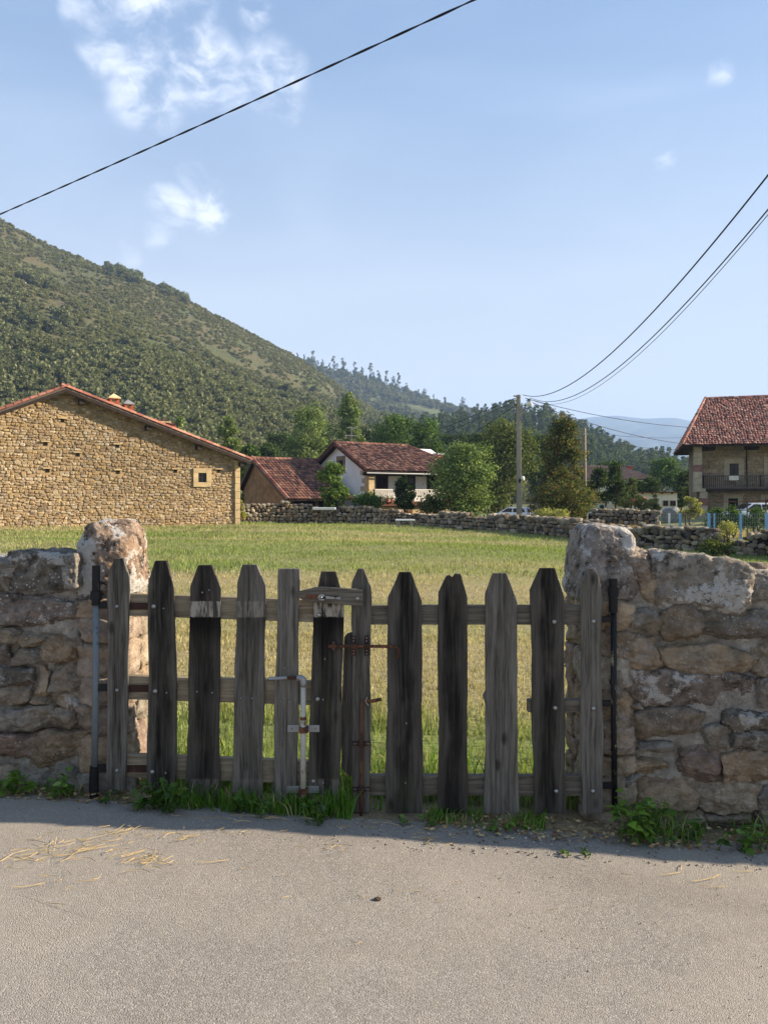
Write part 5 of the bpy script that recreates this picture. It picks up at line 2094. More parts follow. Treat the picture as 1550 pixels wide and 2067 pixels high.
cable_fit('cable from the concrete pole into the apple tree', pt(1042, 816, 55), pt(875, 925, 60), (960, 872), 0.02)

# ------------------------------------------------------------------ parked cars
def loft(mb, stations):
    """stations: list of rings (same count) of points"""
    n = len(stations[0])
    V = [p for s in stations for p in s]
    F = []
    for i in range(len(stations) - 1):
        for k in range(n):
            F.append((i * n + k, i * n + (k + 1) % n, (i + 1) * n + (k + 1) % n, (i + 1) * n + k))
    F.append(tuple(range(n))[::-1])
    F.append(tuple(range((len(stations) - 1) * n, len(stations) * n)))
    mb.add(V, F)


def make_car(name, label, loc, rz, scale=1.0, group=None):
    root = thing(name, label, 'car', loc, group)
    root.rotation_euler = (0, 0, rz)
    root.scale = (scale,) * 3
    mb = MB()
    prof = [(-2.05, .45, .62, .70), (-1.98, .30, .74, .82), (-1.2, .22, .90, .86), (-0.9, .20, .96, .87), (0.4, .20, 1.0, .88), (1.5, .22, 1.02, .86), (1.95, .30, 1.0, .80), (2.05, .42, .86, .72)]
    sts = []
    for x, zb, zt_, hw in prof:
        zm = (zb + zt_) / 2
        sts.append([np.array(p) for p in ((x, -hw * .88, zb), (x, -hw, zm), (x, -hw * .96, zt_ - .04), (x, -hw * .86, zt_), (x, hw * .86, zt_), (x, hw * .96, zt_ - .04), (x, hw, zm), (x, hw * .88, zb))])
    loft(mb, sts)
    body = link('body', make_mesh('body', np.array(mb.v), mb.f, None, True), MAT['car_paint'], root)
    mb = MB()
    sts = []
    for x, zt_, hb, ht in ((-1.05, .99, .78, .76), (-0.25, 1.42, .80, .60), (0.2, 1.48, .80, .62), (1.0, 1.47, .79, .61), (1.55, 1.38, .78, .58), (1.92, 1.02, .74, .68)):
        sts.append([np.array(p) for p in ((x, -hb, .95), (x, -ht, zt_), (x, ht, zt_), (x, hb, .95))])
    loft(mb, sts)
    cab = link('cabin', make_mesh('cabin', np.array(mb.v), mb.f), MAT['car_paint'], root)
    mod = cab.modifiers.new('bevel', 'BEVEL')
    mod.width = 0.05
    mod.segments = 2
    for s in (-1, 1):
        for (xa, xb, xc, xd) in ((-0.80, 0.30, 0.30, -0.22), (0.40, 1.28, 1.12, 0.40), (1.36, 1.66, 1.40, 1.2)):
            mb = MB()
            off = lambda zz: s * (0.80 - (zz - .95) * 0.37 + 0.012)
            ring = [(xa, off(1.0), 1.0), (xb, off(1.0), 1.0), (xc, off(1.37), 1.37), (xd, off(1.37), 1.37)]
            mb.prism(ring, (0, s * 0.012, 0))
            link('side_window', make_mesh('side_window', np.array(mb.v), mb.f), MAT['window_glass'], root)
        mb = MB()
        mb.prism([(1.86, s * .56, .84), (1.86, s * .76, .84), (1.84, s * .70, 1.2), (1.80, s * .60, 1.2)], (0.17, 0, -0.02))
        link('tail_lamp', make_mesh('tail_lamp', np.array(mb.v), mb.f), MAT['red_lens'], root)
        mb = MB()
        mb.prism([(-1.99, s * .50, .66), (-1.99, s * .76, .66), (-1.90, s * .76, .80), (-1.90, s * .50, .78)], (-0.06, 0, 0))
        link('headlight', make_mesh('headlight', np.array(mb.v), mb.f), MAT['lamp_white'], root)
    mb = MB()
    mb.prism([(1.90, -.54, 1.06), (1.90, .54, 1.06), (1.64, .48, 1.36), (1.64, -.48, 1.36)], (0.035, 0, 0.03))
    link('rear_window', make_mesh('rear_window', np.array(mb.v), mb.f), MAT['window_glass'], root)
    mb = MB()
    mb.prism([(-1.0, -.66, 1.04), (-1.0, .66, 1.04), (-0.33, .54, 1.39), (-0.33, -.54, 1.39)], (-0.03, 0, 0.035))
    link('windscreen', make_mesh('windscreen', np.array(mb.v), mb.f), MAT['window_glass'], root)
    for x in (-1.3, 1.28):
        for s in (-1, 1):
            mb = MB()
            mb.tube([(x, s * 0.66, .31), (x, s * 0.68, .31), (x, s * 0.86, .31), (x, s * 0.88, .31)], [.26, .31, .31, .26], 18)
            wl = link('wheel', make_mesh('wheel', np.array(mb.v), mb.f), MAT['rubber'], root)
            mb = MB()
            mb.tube([(x, s * 0.87, .31), (x, s * 0.895, .31)], [.2, .17], 12)
            link('rim', make_mesh('rim', np.array(mb.v), mb.f), MAT['galvanised'], wl)
    return root


cp = pt(1034, 1000, 73.0)
make_car('parked_car', 'white hatchback parked behind the meadow wall beside the concrete pole', (cp[0], 73.0, gz1(cp[0], 73) - 0.02), R(-35), 1.0)
for px, Y, lb, rz in ((1516, 57.0, 'white car roof showing above the garden, left one of two', 5), (1560, 58.0, 'white car roof showing above the garden at the right edge', 0)):
    cp = pt(px, 1000, Y)
    make_car('parked_car', lb, (cp[0], Y, gz1(cp[0], Y)), R(rz), 1.0)

# ------------------------------------------------------------------ trees of the village
tree('shrub_tree', 'bushy bright green pear tree before the white gable', 672, 1036, 938, 55.0, 68, 'shrub', 5200, 0.10, profile='round', k=44, multi=3)
tree('small_tree', 'small dark green tree before the white balcony', 818, 1034, 966, 55.5, 50, 'dark', 3200, 0.09, k=36, multi=2)
tree('apple_tree', 'broad pale green apple tree right of the white house', 936, 1038, 893, 53.0, 146, 'apple', 10500, 0.10, k=64, multi=4, profile='round')
tree('walnut_tree', 'large olive green walnut tree behind the concrete pole', 1008, 1036, 852, 82.0, 168, 'walnut', 10500, 0.17, k=70, profile='round')
tree('autumn_tree', 'tall rust-tinged tree right of the concrete pole', 1138, 1042, 846, 57.5, 116, 'autumn', 9500, 0.11, k=80, profile='column', multi=2)
tree('bush', 'spreading green bush at the foot of the autumn-tinged tree', 1140, 1048, 975, 55.0, 170, 'autumn', 5200, 0.10, k=60, cat='bush', multi=3)
tree('conifer', 'dark conifer rising before the brown bungalow roof', 1240, 1020, 936, 78.0, 64, 'dark', 3800, 0.12, k=44, profile='cone')
tree('round_bush', 'clipped round dark bush before the bungalow', 1314, 1008, 962, 92.0, 52, 'dark', 2600, 0.12, k=34, cat='bush', hollow=0.2)
tree('small_tree', 'slender olive tree between the conifer and the round bush', 1272, 1016, 962, 84.0, 36, 'walnut', 2000, 0.12, k=26)
tree('small_tree', 'dense dark tree hiding the left end of the bungalow', 1208, 1028, 948, 80.0, 60, 'dark', 3800, 0.13, k=40)
tree('bush', 'dark hedge bush between the outbuilding roof and the bungalow', 1285, 1008, 975, 96.0, 70, 'dark', 3000, 0.13, k=36, cat='bush')
tree('round_tree', 'bright green round-topped tree behind the bungalow chimney', 1338, 975, 927, 132.0, 76, 'green', 3600, 0.2, k=44)
tree('small_tree', 'dark tree left of the stone house corner', 1374, 1022, 950, 96.0, 56, 'dark', 3200, 0.14, k=36)
tree('small_tree', 'olive-green tree touching the stone house pier', 1395, 1024, 944, 90.0, 42, 'walnut', 2600, 0.13, k=30)
tree('small_tree', 'yellow-green sapling in the garden before the stone house', 1392, 1050, 1003, 44.0, 50, 'yellow', 1800, 0.06, k=24, multi=2)
for px, pyt, w_, Y_, lb in ((566, 868, 90, 135.0, 'muted dark tree behind the shed, leftmost of the back row'), (662, 856, 96, 140.0, 'muted dark tree between the two tall poplars, back row'), (752, 850, 90, 138.0, 'muted dark tree left of the ash trees, back row'),
                           (915, 862, 100, 130.0, 'muted dark tree behind the apple tree, back row'), (972, 872, 90, 125.0, 'muted dark tree left of the walnut, back row'), (1092, 880, 90, 120.0, 'muted dark tree between the pole and the autumn tree, back row'), (1230, 925, 100, 125.0, 'muted dark tree behind the bungalow roof, back row')):
    tree('broadleaf_tree', lb, px, 1000, pyt, Y_, w_, 'dark', 4200, 0.22, k=48, group='back row of trees behind the houses')
tree('poplar_tree', 'feathery light green poplar behind the shed roof', 622, 980, 822, 112.0, 104, 'poplar', 6500, 0.2, k=60, profile='oval')
tree('poplar_tree', 'tall thin light green poplar behind the white house ridge', 706, 980, 792, 116.0, 74, 'poplar', 5600, 0.2, k=56, profile='column')
tree('ash_tree', 'dark green rounded ash tree behind the white house chimney', 800, 980, 836, 102.0, 130, 'green', 7000, 0.18, k=66)
tree('ash_tree', 'mid green ash tree between the white house and the apple tree', 866, 990, 852, 98.0, 96, 'green', 5600, 0.17, k=52)
tree('poplar_tree', 'yellow-green poplar just right of the barn roof', 461, 985, 842, 92.0, 62, 'poplar', 5200, 0.17, k=52, profile='column')
tree('poplar_tree', 'small yellow-green poplar showing above the barn tile dormer', 364, 960, 838, 98.0, 40, 'poplar', 3400, 0.17, k=36, profile='column')
tree('bush', 'dense green bush between the barn corner and the shed', 502, 1010, 898, 78.0, 60, 'green', 4600, 0.14, k=44, cat='bush')
tree('bush', 'olive bush behind the shed ridge', 545, 985, 900, 100.0, 80, 'dark', 4200, 0.17, k=44, cat='bush')
tree('bush', 'low green bush at the foot of the white house pier', 742, 1024, 998, 56.5, 80, 'green', 2400, 0.08, k=30, cat='bush', multi=2)
tree('bush', 'tall weeds between the balcony tree and the apple tree', 868, 1038, 1002, 54.5, 84, 'walnut', 2600, 0.08, k=34, cat='bush', multi=3)
tree('bush', 'flowering creeper on the wall beside the barn corner', 484, 1052, 1010, 49.0, 34, 'yellow', 1400, 0.07, k=20, cat='bush')
tree('bush', 'green weeds before the gap in the far right wall', 1470, 1098, 1052, 27.8, 60, 'yellow', 900, 0.035, k=26, cat='bush', multi=3)
tree('bush', 'trailing green weeds at the foot of the tumbledown wall', 1440, 1118, 1092, 27.4, 80, 'walnut', 1000, 0.045, k=26, cat='bush', multi=3)
tree('bush', 'olive weeds growing below the autumn-tinged tree', 1110, 1050, 1028, 51.0, 90, 'yellow', 1500, 0.08, k=24, cat='bush', multi=2)
for i, (px, w_, lb) in enumerate(((1440, 40, 'leafy bean row behind the blue fence posts, left one'), (1480, 44, 'leafy bean row behind the blue fence posts, middle one'), (1530, 52, 'leafy bean row behind the blue fence posts, right one'))):
    tree('garden_plant', lb, px, 1068, 1024 + i * 2, 33.5 - i * 0.5, w_ * 1.5, 'green', 1600, 0.05, k=26, cat='plant', multi=3)
for i, (px, pyt, lb) in enumerate(((1262, 1000, 'tall reedy weeds before the outbuilding, left clump'), (1290, 998, 'tall reedy weeds before the outbuilding, middle clump'), (1320, 998, 'tall reedy weeds before the outbuilding, right clump'))):
    tree('reed_clump', lb, px, 1030, pyt, 72.0, 38, 'yellow', 1500, 0.08, k=22, cat='plant', profile='column', multi=3)

# ------------------------------------------------------------------ garden fence with blue posts and netting
fa, fb = pt(1322, 1000, 34.5), pt(1640, 1000, 29.0)
fence = thing('garden_fence', 'wire-net garden fence with pale blue posts behind the tumbledown wall', 'fence', tuple((fa + fb) / 2 * np.array([1, 1, 0]) + np.array([0, 0, -0.7])))
for px, mt, wpx in ((1350, 'white_paint', 5), (1372, 'blue_paint', 6), (1430, 'blue_paint', 7), (1441, 'blue_paint', 4), (1494, 'blue_paint', 6), (1546, 'blue_paint', 7), (1600, 'blue_paint', 6)):
    t = (px - 1322) / (1640 - 1322)
    Y = 1 / ((1 - t) / 34.5 + t / 29.0)
    a_ = pt(px, 1036, Y)
    r_ = wpx / FPX * Y / 2 * 0.62
    q = MB()
    q.box(a_[0] - r_, a_[0] + r_, Y - r_, Y + r_, gz1(a_[0], Y) - 0.2, a_[2])
    q.build('post', MAT[mt], fence)
q = MB()
nW = 70
for i in range(nW + 1):
    p = fa + (fb - fa) * (i / nW)
    g = gz1(p[0], p[1])
    top = EYE - (1037 - HOR) / FPX * p[1]
    q.tube([(p[0], p[1] + 0.02, g - 0.05), (p[0], p[1] + 0.02, top)], 0.006, 3)
for k in range(9):
    L = []
    for i in range(21):
        p = fa + (fb - fa) * (i / 20)
        g = gz1(p[0], p[1]) + 0.1
        top = EYE - (1037 - HOR) / FPX * p[1]
        L.append((p[0], p[1] + 0.01, g + (top - g) * k / 8))
    q.tube(L, 0.006, 3)
q.build('wire_net', MAT['net_wire'], fence, kind='stuff')
trel = thing('garden_trellis', 'rusty garden trellis of thin rods above the blue fence', 'trellis', tuple(pt(1470, 1060, 38.0)))
for px, y0, y1 in ((1383, 1035, 1068), (1483, 1012, 1070), (1507, 1008, 1070), (1545, 1003, 1070)):
    a_, b_ = pt(px, y0, 38.0), pt(px, y1, 38.0)
    q = MB()
    q.tube([a_, (b_[0], b_[1], gz1(b_[0], 38.0) - 0.1)], 0.028, 6)
    q.build('rod', MAT['dark_rust'], trel)
for y0, xa, xb in ((1013, 1402, 1640), (1030, 1470, 1640), (1010, 1516, 1640)):
    q = MB()
    q.tube([pt(xa, y0, 38.0), pt(xb, y0 - 1, 38.0)], 0.022, 6)
    q.build('cross_rod', MAT['rust'], trel)
# rust-brown sheet and tarpaulined heap by the outbuilding
p = pt(1288, 1012, 76.0)
q = MB()
q.prism([p + np.array([-0.95, 0, -0.15]), p + np.array([-0.2, 0, -0.55]), p + np.array([0.3, 0, -0.25]), p + np.array([0.95, 0, 0.25]), p + np.array([0.6, 0, 0.3]), p + np.array([-0.3, 0, 0.12])], (0.1, 0.9, 0.15))
tip = q.build('metal_trough', MAT['rust_sheet'], None, bevel=0.03, label='rust-brown metal trough standing before the whitewashed outbuilding', cat='trough')
q = MB()
for sx in (-0.25, 0.3):
    q.box(p[0] + sx - 0.05, p[0] + sx + 0.05, p[1] + 0.3, p[1] + 0.4, gz1(p[0], 76) - 0.1, p[2] - 0.25)
q.build('stand', MAT['dark_rust'], tip)
p = pt(1352, 1016, 60.0)
V, F = stone_verts(1.4, 1.0, 1.3, 777, 8, 3, 0.25, 0.12, 8, 0.75)
link('covered_heap', make_mesh('covered_heap', V, [tuple(f) for f in F], None, False), MAT['tank_grey'], loc=(p[0], p[1], gz1(p[0], 60.0) + 0.6), label='grey tarpaulin-covered heap left of the stone house', cat='heap')


# ------------------------------------------------------------------ masonry either side of the gate
YW = 3.97
SW = YW / FPX
SPAL = {'tan': srgb(146, 128, 102), 'ochre': srgb(148, 122, 88), 'grey': srgb(126, 119, 108), 'dark': srgb(98, 92, 84), 'brown': srgb(124, 106, 86), 'purple': srgb(118, 103, 96), 'red': srgb(132, 104, 88), 'pink': srgb(150, 130, 112), 'pale': srgb(164, 156, 142)}


for k_ in SPAL:
    SPAL[k_] = tuple((np.array(SPAL[k_]) * 0.58 + np.array(srgb(142, 136, 126)) * 0.42) * 1.08)


def rubble_verts(sx, sy, sz, seed, n=20, jit=0.17, power=8.0, rough=1.0, cuts=11, cutd=0.74):
    """split sandstone: flat-bedded, broken edges, ledges and pits on the face"""
    rg = np.random.default_rng(seed)
    V, F = stone_verts(sx, sy, sz, seed, n, power, jit, 0.012, cuts, cutd)
    d = V / (np.linalg.norm(V / np.array([sx, sy, sz]), axis=1)[:, None] + 1e-6) / np.array([sx, sy, sz])
    d /= np.linalg.norm(d, axis=1)[:, None]
    P = V + seed * 1.7
    Q = P * np.array([1.0, 1.0, 1.7])
    big = vnoise(Q, 9, seed, 3, 0.5)
    led = np.floor((vnoise(Q, 14, seed + 3, 2) + 1) * 3.0) / 3.0 - 1
    fine = vnoise(Q, 55, seed + 7, 3, 0.6)
    pit = -np.maximum(0, vnoise(P, 38, seed + 9, 2) - 0.35)
    m_ = min(1.0, min(sx, sz) / 0.13)
    disp = (0.017 * big + 0.014 * led + 0.011 * fine + 0.03 * pit) * m_ * rough
    return V + d * disp[:, None], F


def wall_stone(parent, x0, y0, x1, y1, colr, seed, lich=0.3, prot=0.03, power=5.0, n=28, rough=0.05, name='stone', depth=0.30, jit=0.17):
    w_, h_ = (x1 - x0) * SW, (y1 - y0) * SW
    c = pt((x0 + x1) / 2, (y0 + y1) / 2, YW)
    rg = np.random.default_rng(seed)
    V, F = rubble_verts(w_ * 1.15, depth, h_ * 1.16, seed, n, jit)
    me = make_mesh('stone', V, F, None, False)
    cc = np.array(SPAL[colr]) * rg.uniform(0.86, 1.12)
    o = link(name, me, MAT['near_stone'], parent, color=(*cc, lich))
    o.location = c + np.array([0, depth / 2 - prot - 0.012 - rg.uniform(0, 0.014), 0]) - world_loc(parent)
    return o


def mortar_run(parent, x0, x1, topf, seed, yf=YW - 0.006, yb=4.40, step=0.012):
    """rough mortar core between and behind the stones"""
    X = np.arange(x0, x1 + step, step)
    prof = []
    for x in X:
        zt = topf(x)
        zb = float(plane_z(x)) - 0.12
        row = [(x, yf, zb + (zt - zb) * k / 100) for k in range(101)] + [(x, yf + (yb - yf) * k / 10, zt + 0.03 * math.sin(k / 10 * math.pi)) for k in range(1, 11)] + [(x, yb, zt + (zb - zt) * k / 8) for k in range(1, 9)]
        prof.append(row)
    P = np.array(prof).reshape(-1, 3)
    d1 = vnoise(P, 15, seed, 4, 0.6) * 0.024
    m_ = len(prof[0])
    P[:, 1] += d1 + vnoise(P, 48, seed + 2, 3, 0.6) * 0.010
    P[:, 2] += vnoise(P + 7, 12, seed + 1, 3) * 0.014
    I = np.arange(len(X) * m_).reshape(len(X), m_)
    F = np.stack([I[:-1, :-1].ravel(), I[1:, :-1].ravel(), I[1:, 1:].ravel(), I[:-1, 1:].ravel()], 1)
    F = [tuple(f) for f in F]
    F.append(tuple(I[0, :]))
    F.append(tuple(I[-1, ::-1]))
    o = link('mortar', make_mesh('mortar', P - world_loc(parent), F, None, True), MAT['mortar'], parent)
    return o


def infill(parent, x0, x1, topf, seed):
    """coursed stones where the wall runs on out of the picture"""
    rg = np.random.default_rng(seed)
    mb = MB()
    z = -0.5
    names = list(SPAL)
    while z < 1.5:
        h = rg.uniform(0.12, 0.22)
        x = x0 + rg.uniform(0, 0.1)
        while x < x1:
            wd = rg.uniform(0.2, 0.55)
            cx = x + wd / 2
            if z + h < topf(cx) + 0.05 and z + h > float(plane_z(cx)) - 0.05:
                V, F = rubble_verts(wd * 0.99, 0.3, h * 0.98, int(rg.integers(1e6)), 8, 0.15)
                mb.add(V + np.array([cx, YW + 0.12 + rg.uniform(-0.01, 0.01), z + h / 2]), [tuple(f) for f in F], tuple(np.array(SPAL[names[rg.integers(len(names))]]) * rg.uniform(0.85, 1.1)))
            x += wd
        z += h
    mb.build('stone_infill', MAT['infill_stone'], parent, colattr=True, kind='stuff', smooth=True)


zpx = lambda y: EYE - (y - HOR) / FPX * YW
topL = lambda x: np.interp(x, [-6, -1.98, -1.7, -1.5, -1.3], [zpx(1132), zpx(1138), zpx(1134), zpx(1130), zpx(1150)])
topR = lambda x: np.interp(x, [1.2, 1.3, 1.5, 1.75, 2.0, 8], [zpx(1120), zpx(1130), zpx(1138), zpx(1152), zpx(1160), zpx(1170)])

wl = thing('stone_wall', 'weathered rubble wall left of the wooden gate', 'wall', (-2.2, YW, float(plane_z(-2.2))))
mortar_run(wl, -3.6, -1.36, topL, 71)
LZ = lambda a, b_, c_, d_: (a / 3.563, 1080 + b_ / 3.563, c_ / 3.563, 1080 + d_ / 3.563)
left = [((0 - 60, 165, 240, 300), 'grey', .9), ((110, 140, 560, 425), 'dark', 1.0), ((485, 150, 605, 395), 'grey', .7), ((-120, 425, 660, 650), 'purple', .9), ((0, 285, 100, 420), 'tan', .5), ((0, 660, 175, 755), 'tan', .3), ((110, 690, 400, 800), 'tan', .3),
        ((330, 690, 560, 890), 'ochre', .3), ((-60, 760, 100, 915), 'purple', .4), ((560, 670, 660, 830), 'dark', .3), ((105, 800, 330, 920), 'grey', .3), ((255, 945, 365, 1145), 'ochre', .1), ((365, 890, 660, 1105), 'brown', .2), ((-80, 930, 245, 1055), 'dark', .8),
        ((-70, 1062, 255, 1190), 'brown', .2), ((385, 1140, 575, 1240), 'ochre', .9), ((-90, 1200, 375, 1385), 'grey', .2), ((380, 1243, 560, 1372), 'brown', .3), ((565, 1120, 680, 1375), 'grey', .2), ((-60, 1395, 272, 1622), 'red', .4), ((285, 1392, 660, 1640), 'ochre', .4),
        ((180, 1645, 640, 1860), 'grey', .1), ((-90, 1628, 176, 1850), 'tan', .1), ((255, 1150, 380, 1210), 'tan', .1), ((560, 440, 680, 560), 'dark', .5), ((-60, 1850, 300, 1960), 'brown', .1), ((310, 1862, 640, 1960), 'brown', .1)]
for i, (r_, c_, l_) in enumerate(left):
    wall_stone(wl, *LZ(*r_), c_, 1000 + i * 7, min(1.3, l_ + 0.3), 0.035 + 0.012 * (i % 3))
infill(wl, -3.5, -1.98, topL, 72)

wr = thing('stone_wall', 'weathered rubble wall right of the wooden gate', 'wall', (2.4, YW, float(plane_z(2.4))))
mortar_run(wr, 1.08, 7.0, topR, 73, step=0.014)
RZ = lambda a, b_, c_, d_: (1120 + a / 3.132, 1040 + b_ / 3.132, 1120 + c_ / 3.132, 1040 + d_ / 3.132)
right = [((450, 235, 605, 400), 'pink', .3), ((525, 365, 672, 532), 'ochre', .05), ((605, 285, 1190, 578), 'grey', 1.0), ((1190, 372, 1420, 565), 'grey', .6), ((430, 560, 645, 745), 'grey', .2), ((680, 575, 925, 798), 'brown', .15), ((925, 600, 1400, 782), 'dark', .4), ((300, 785, 668, 968), 'ochre', .2),
         ((690, 822, 1242, 985), 'tan', .15), ((1250, 800, 1430, 1012), 'tan', .2), ((412, 985, 1248, 1182), 'purple', 1.0), ((290, 975, 405, 1180), 'grey', .3), ((455, 1180, 570, 1216), 'brown', .1), ((462, 1215, 905, 1402), 'brown', .35), ((1068, 1222, 1420, 1350), 'dark', .95), ((925, 1312, 1128, 1472), 'grey', .2),
         ((1130, 1345, 1430, 1472), 'grey', .6), ((300, 1420, 512, 1500), 'brown', .2), ((300, 1490, 708, 1628), 'ochre', .1), ((788, 1452, 1042, 1668), 'red', .1), ((1070, 1472, 1420, 1695), 'ochre', .15), ((520, 1410, 720, 1485), 'grey', .4), ((515, 1648, 888, 1842), 'ochre', .05), ((898, 1672, 1248, 1862), 'tan', .1),
         ((1258, 1702, 1400, 1832), 'grey', .2), ((955, 1865, 1245, 1960), 'brown', .1), ((290, 1190, 452, 1415), 'brown', .2), ((300, 560, 425, 780), 'brown', .3), ((1262, 1015, 1420, 1205), 'grey', .3), ((410, 1630, 515, 1740), 'grey', .2), ((300, 1635, 420, 1860), 'brown', .1), ((560, 1850, 950, 1990), 'tan', .1), ((1250, 1838, 1400, 2000), 'brown', .1), ((300, 1865, 560, 2000), 'brown', .1)]
for i, (r_, c_, l_) in enumerate(right):
    o = wall_stone(wr, *RZ(*r_), c_, 2000 + i * 7, min(1.3, l_ + 0.3), 0.035 + 0.012 * (i % 3))
    if i == 2:
        o.rotation_euler = (0, 0.11, 0)
infill(wr, 2.12, 6.9, topR, 74)
for i, (px, py, wpx, hpx, lb) in enumerate(((1264, 1108, 22, 13, 'small flat stone lying on the right wall beside the pillar'), (1525, 1144, 38, 20, 'loose brown stone lying on top of the right wall'))):
    p = pt(px, py, 4.1)
    V, F = stone_verts(wpx * SW, wpx * SW * 0.8, hpx * SW, 3000 + i, 7, 4.5, 0.2, 0.08)
    me = make_mesh('loose_stone', V, F, None, True)
    o = link('loose_stone', me, MAT['near_stone'], loc=p, label=lb, cat='stone', color=(*SPAL['tan' if i == 0 else 'brown'], 0.4))

# gate pillars: a boulder cap on squared masonry
def pillar(name, label, X0, X1, Y0, Y1, capbox, side, seed, cols, cpow):
    root = thing(name, label, 'pillar', ((X0 + X1) / 2, (Y0 + Y1) / 2, float(plane_z((X0 + X1) / 2))))
    base = world_loc(root)
    cx0, cx1, cy0, cy1, cz0, cz1 = capbox
    V, F = rubble_verts(cx1 - cx0, cy1 - cy0, cz1 - cz0, seed, 44, 0.08, cpow, 0.8, 3 if cpow < 5 else 7, 0.86)
    h_ = (cz1 - cz0) / 2
    k = np.clip((V[:, 2] / h_ + 1) / 2, 0, 1)
    V[:, 0] *= 1.08 - 0.24 * k ** 2
    V[:, 1] *= 1.05 - 0.20 * k ** 2
    me = make_mesh('cap_stone', V, F, None, True)
    o = link('cap_stone', me, MAT['near_stone'], root, color=(*cols, 1.9 if cpow < 5 else 1.4))
    o.location = np.array([(cx0 + cx1) / 2, (cy0 + cy1) / 2, (cz0 + cz1) / 2]) - base
    rg = np.random.default_rng(seed + 1)
    z = base[2] - 0.1
    q = MB()
    q.box(X0 + 0.035, X1 - 0.035, Y0 + 0.05, Y1 - 0.05, z, cz0 + 0.08)
    q.build('mortar', MAT['mortar'], root)
    i = 0
    names = ['ochre', 'tan', 'red', 'pale', 'brown', 'pink', 'grey']
    while z < cz0 + 0.02:
        h = rg.uniform(0.09, 0.2)
        h = min(h, cz0 + 0.03 - z)
        cut = rg.uniform(0.35, 0.65)
        for (ya, yb) in ((Y0, Y0 + (Y1 - Y0) * cut), (Y0 + (Y1 - Y0) * cut, Y1)):
            V, F = rubble_verts(X1 - X0 + 0.02, (yb - ya) * 1.08, h * 1.1, seed + 10 + i, 16, 0.10, 8.0, 1.0, 6, 0.84)
            me = make_mesh('stone', V, F, None, True)
            o = link('stone', me, MAT['near_stone'], root, color=(*(np.array(SPAL[names[rg.integers(len(names))]]) * rg.uniform(0.95, 1.25)), 0.35))
            o.location = np.array([(X0 + X1) / 2, (ya + yb) / 2, z + h / 2]) - base
            i += 1
        z += h
    return root


zc = lambda y, Y: EYE - (y - HOR) / FPX * Y
pL = pillar('gate_pillar', 'stone gate pillar with rounded white-lichened boulder top, left of the gate', -1.57, -1.305, 3.921, 4.27, (-1.60, -1.29, 3.92, 4.30, zc(1212, 4.05), zc(1050, 4.05)), 1, 81, srgb(150, 130, 112), 4.2)
pR = pillar('gate_pillar', 'stone gate pillar with square grey-lichened boulder top, right of the gate', 1.035, 1.28, 3.921, 4.37, (1.02, 1.315, 3.90, 4.38, zc(1216, 4.05), zc(1060, 4.05)), -1, 85, srgb(144, 136, 128), 6.5)

# ------------------------------------------------------------------ the gate
YG = 3.85
SG = YG / FPX


def g(px, py, dy=0.0):
    p = pt(px, py, YG)
    return (p[0], YG + dy, p[2])


def picket(parent, pts, seed, stain, light, band=0.0, th=0.026, dy=0.0, mat='picket_wood', name='picket', wav=1.1):
    """pts: outline in photograph places, clockwise; long edges are broken up and made slightly uneven"""
    rg = np.random.default_rng(seed)
    out = []
    n = len(pts)
    for i in range(n):
        a, b_ = np.array(pts[i], float), np.array(pts[(i + 1) % n], float)
        L = np.linalg.norm(b_ - a)
        k = max(1, int(L / 26))
        for j in range(k):
            p = a + (b_ - a) * (j / k)
            if j > 0:
                nrm = np.array([-(b_ - a)[1], (b_ - a)[0]]) / L
                p = p + nrm * wav * (rg.normal() * 0.45 + 1.3 * math.sin(seed + p[1] / 47.0) * (1 if L > 200 else 0))
            out.append(p)
    q = MB()
    q.prism([g(x, y, dy) for x, y in out], (0, th, 0))
    o = q.build(name, MAT[mat], parent, bevel=0.0035, color=(stain, light, band, 1))
    return o


def studs(parent, L, r=0.0115, dy=-0.001, mat='bolt_metal', name='bolt'):
    for px, py in L:
        c = np.array(g(px, py, dy))
        q = MB()
        q.tube([c + np.array([0, 0.004, 0]), c + np.array([0, -0.002, 0]), c + np.array([0, -0.007, 0]), c + np.array([0, -0.0095, 0])], [r, r, r * 0.72, r * 0.25], 12)
        q.build(name, MAT[mat], parent, smooth=True)


def rail(parent, x0, x1, ya, yb, hpx, dy=0.027, th=0.04, mat='rail_wood', name='rail'):
    q = MB()
    q.prism([g(x0, ya, dy), g(x1, yb, dy), g(x1, yb + hpx, dy), g(x0, ya + hpx, dy)], (0, th, 0))
    return q.build(name, MAT[mat], parent, bevel=0.003)


gl = thing('wooden_gate', 'left leaf of the weathered picket gate, sagging, with white drop pipe', 'gate', tuple(g(430, 1610)))
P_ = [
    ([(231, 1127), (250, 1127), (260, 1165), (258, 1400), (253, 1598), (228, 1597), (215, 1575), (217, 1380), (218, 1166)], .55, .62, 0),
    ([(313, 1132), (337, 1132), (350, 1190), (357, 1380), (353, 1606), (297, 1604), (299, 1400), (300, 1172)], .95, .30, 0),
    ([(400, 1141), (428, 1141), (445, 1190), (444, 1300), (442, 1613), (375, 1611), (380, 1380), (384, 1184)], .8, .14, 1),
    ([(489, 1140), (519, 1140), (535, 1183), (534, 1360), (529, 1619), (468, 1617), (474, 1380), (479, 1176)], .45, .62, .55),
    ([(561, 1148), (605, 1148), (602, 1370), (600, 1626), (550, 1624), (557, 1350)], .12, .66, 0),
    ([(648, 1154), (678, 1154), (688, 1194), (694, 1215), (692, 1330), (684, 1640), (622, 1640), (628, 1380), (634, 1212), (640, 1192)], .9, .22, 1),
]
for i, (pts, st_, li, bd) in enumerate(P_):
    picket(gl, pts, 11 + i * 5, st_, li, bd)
rail(gl, 226, 690, 1199, 1215, 45)
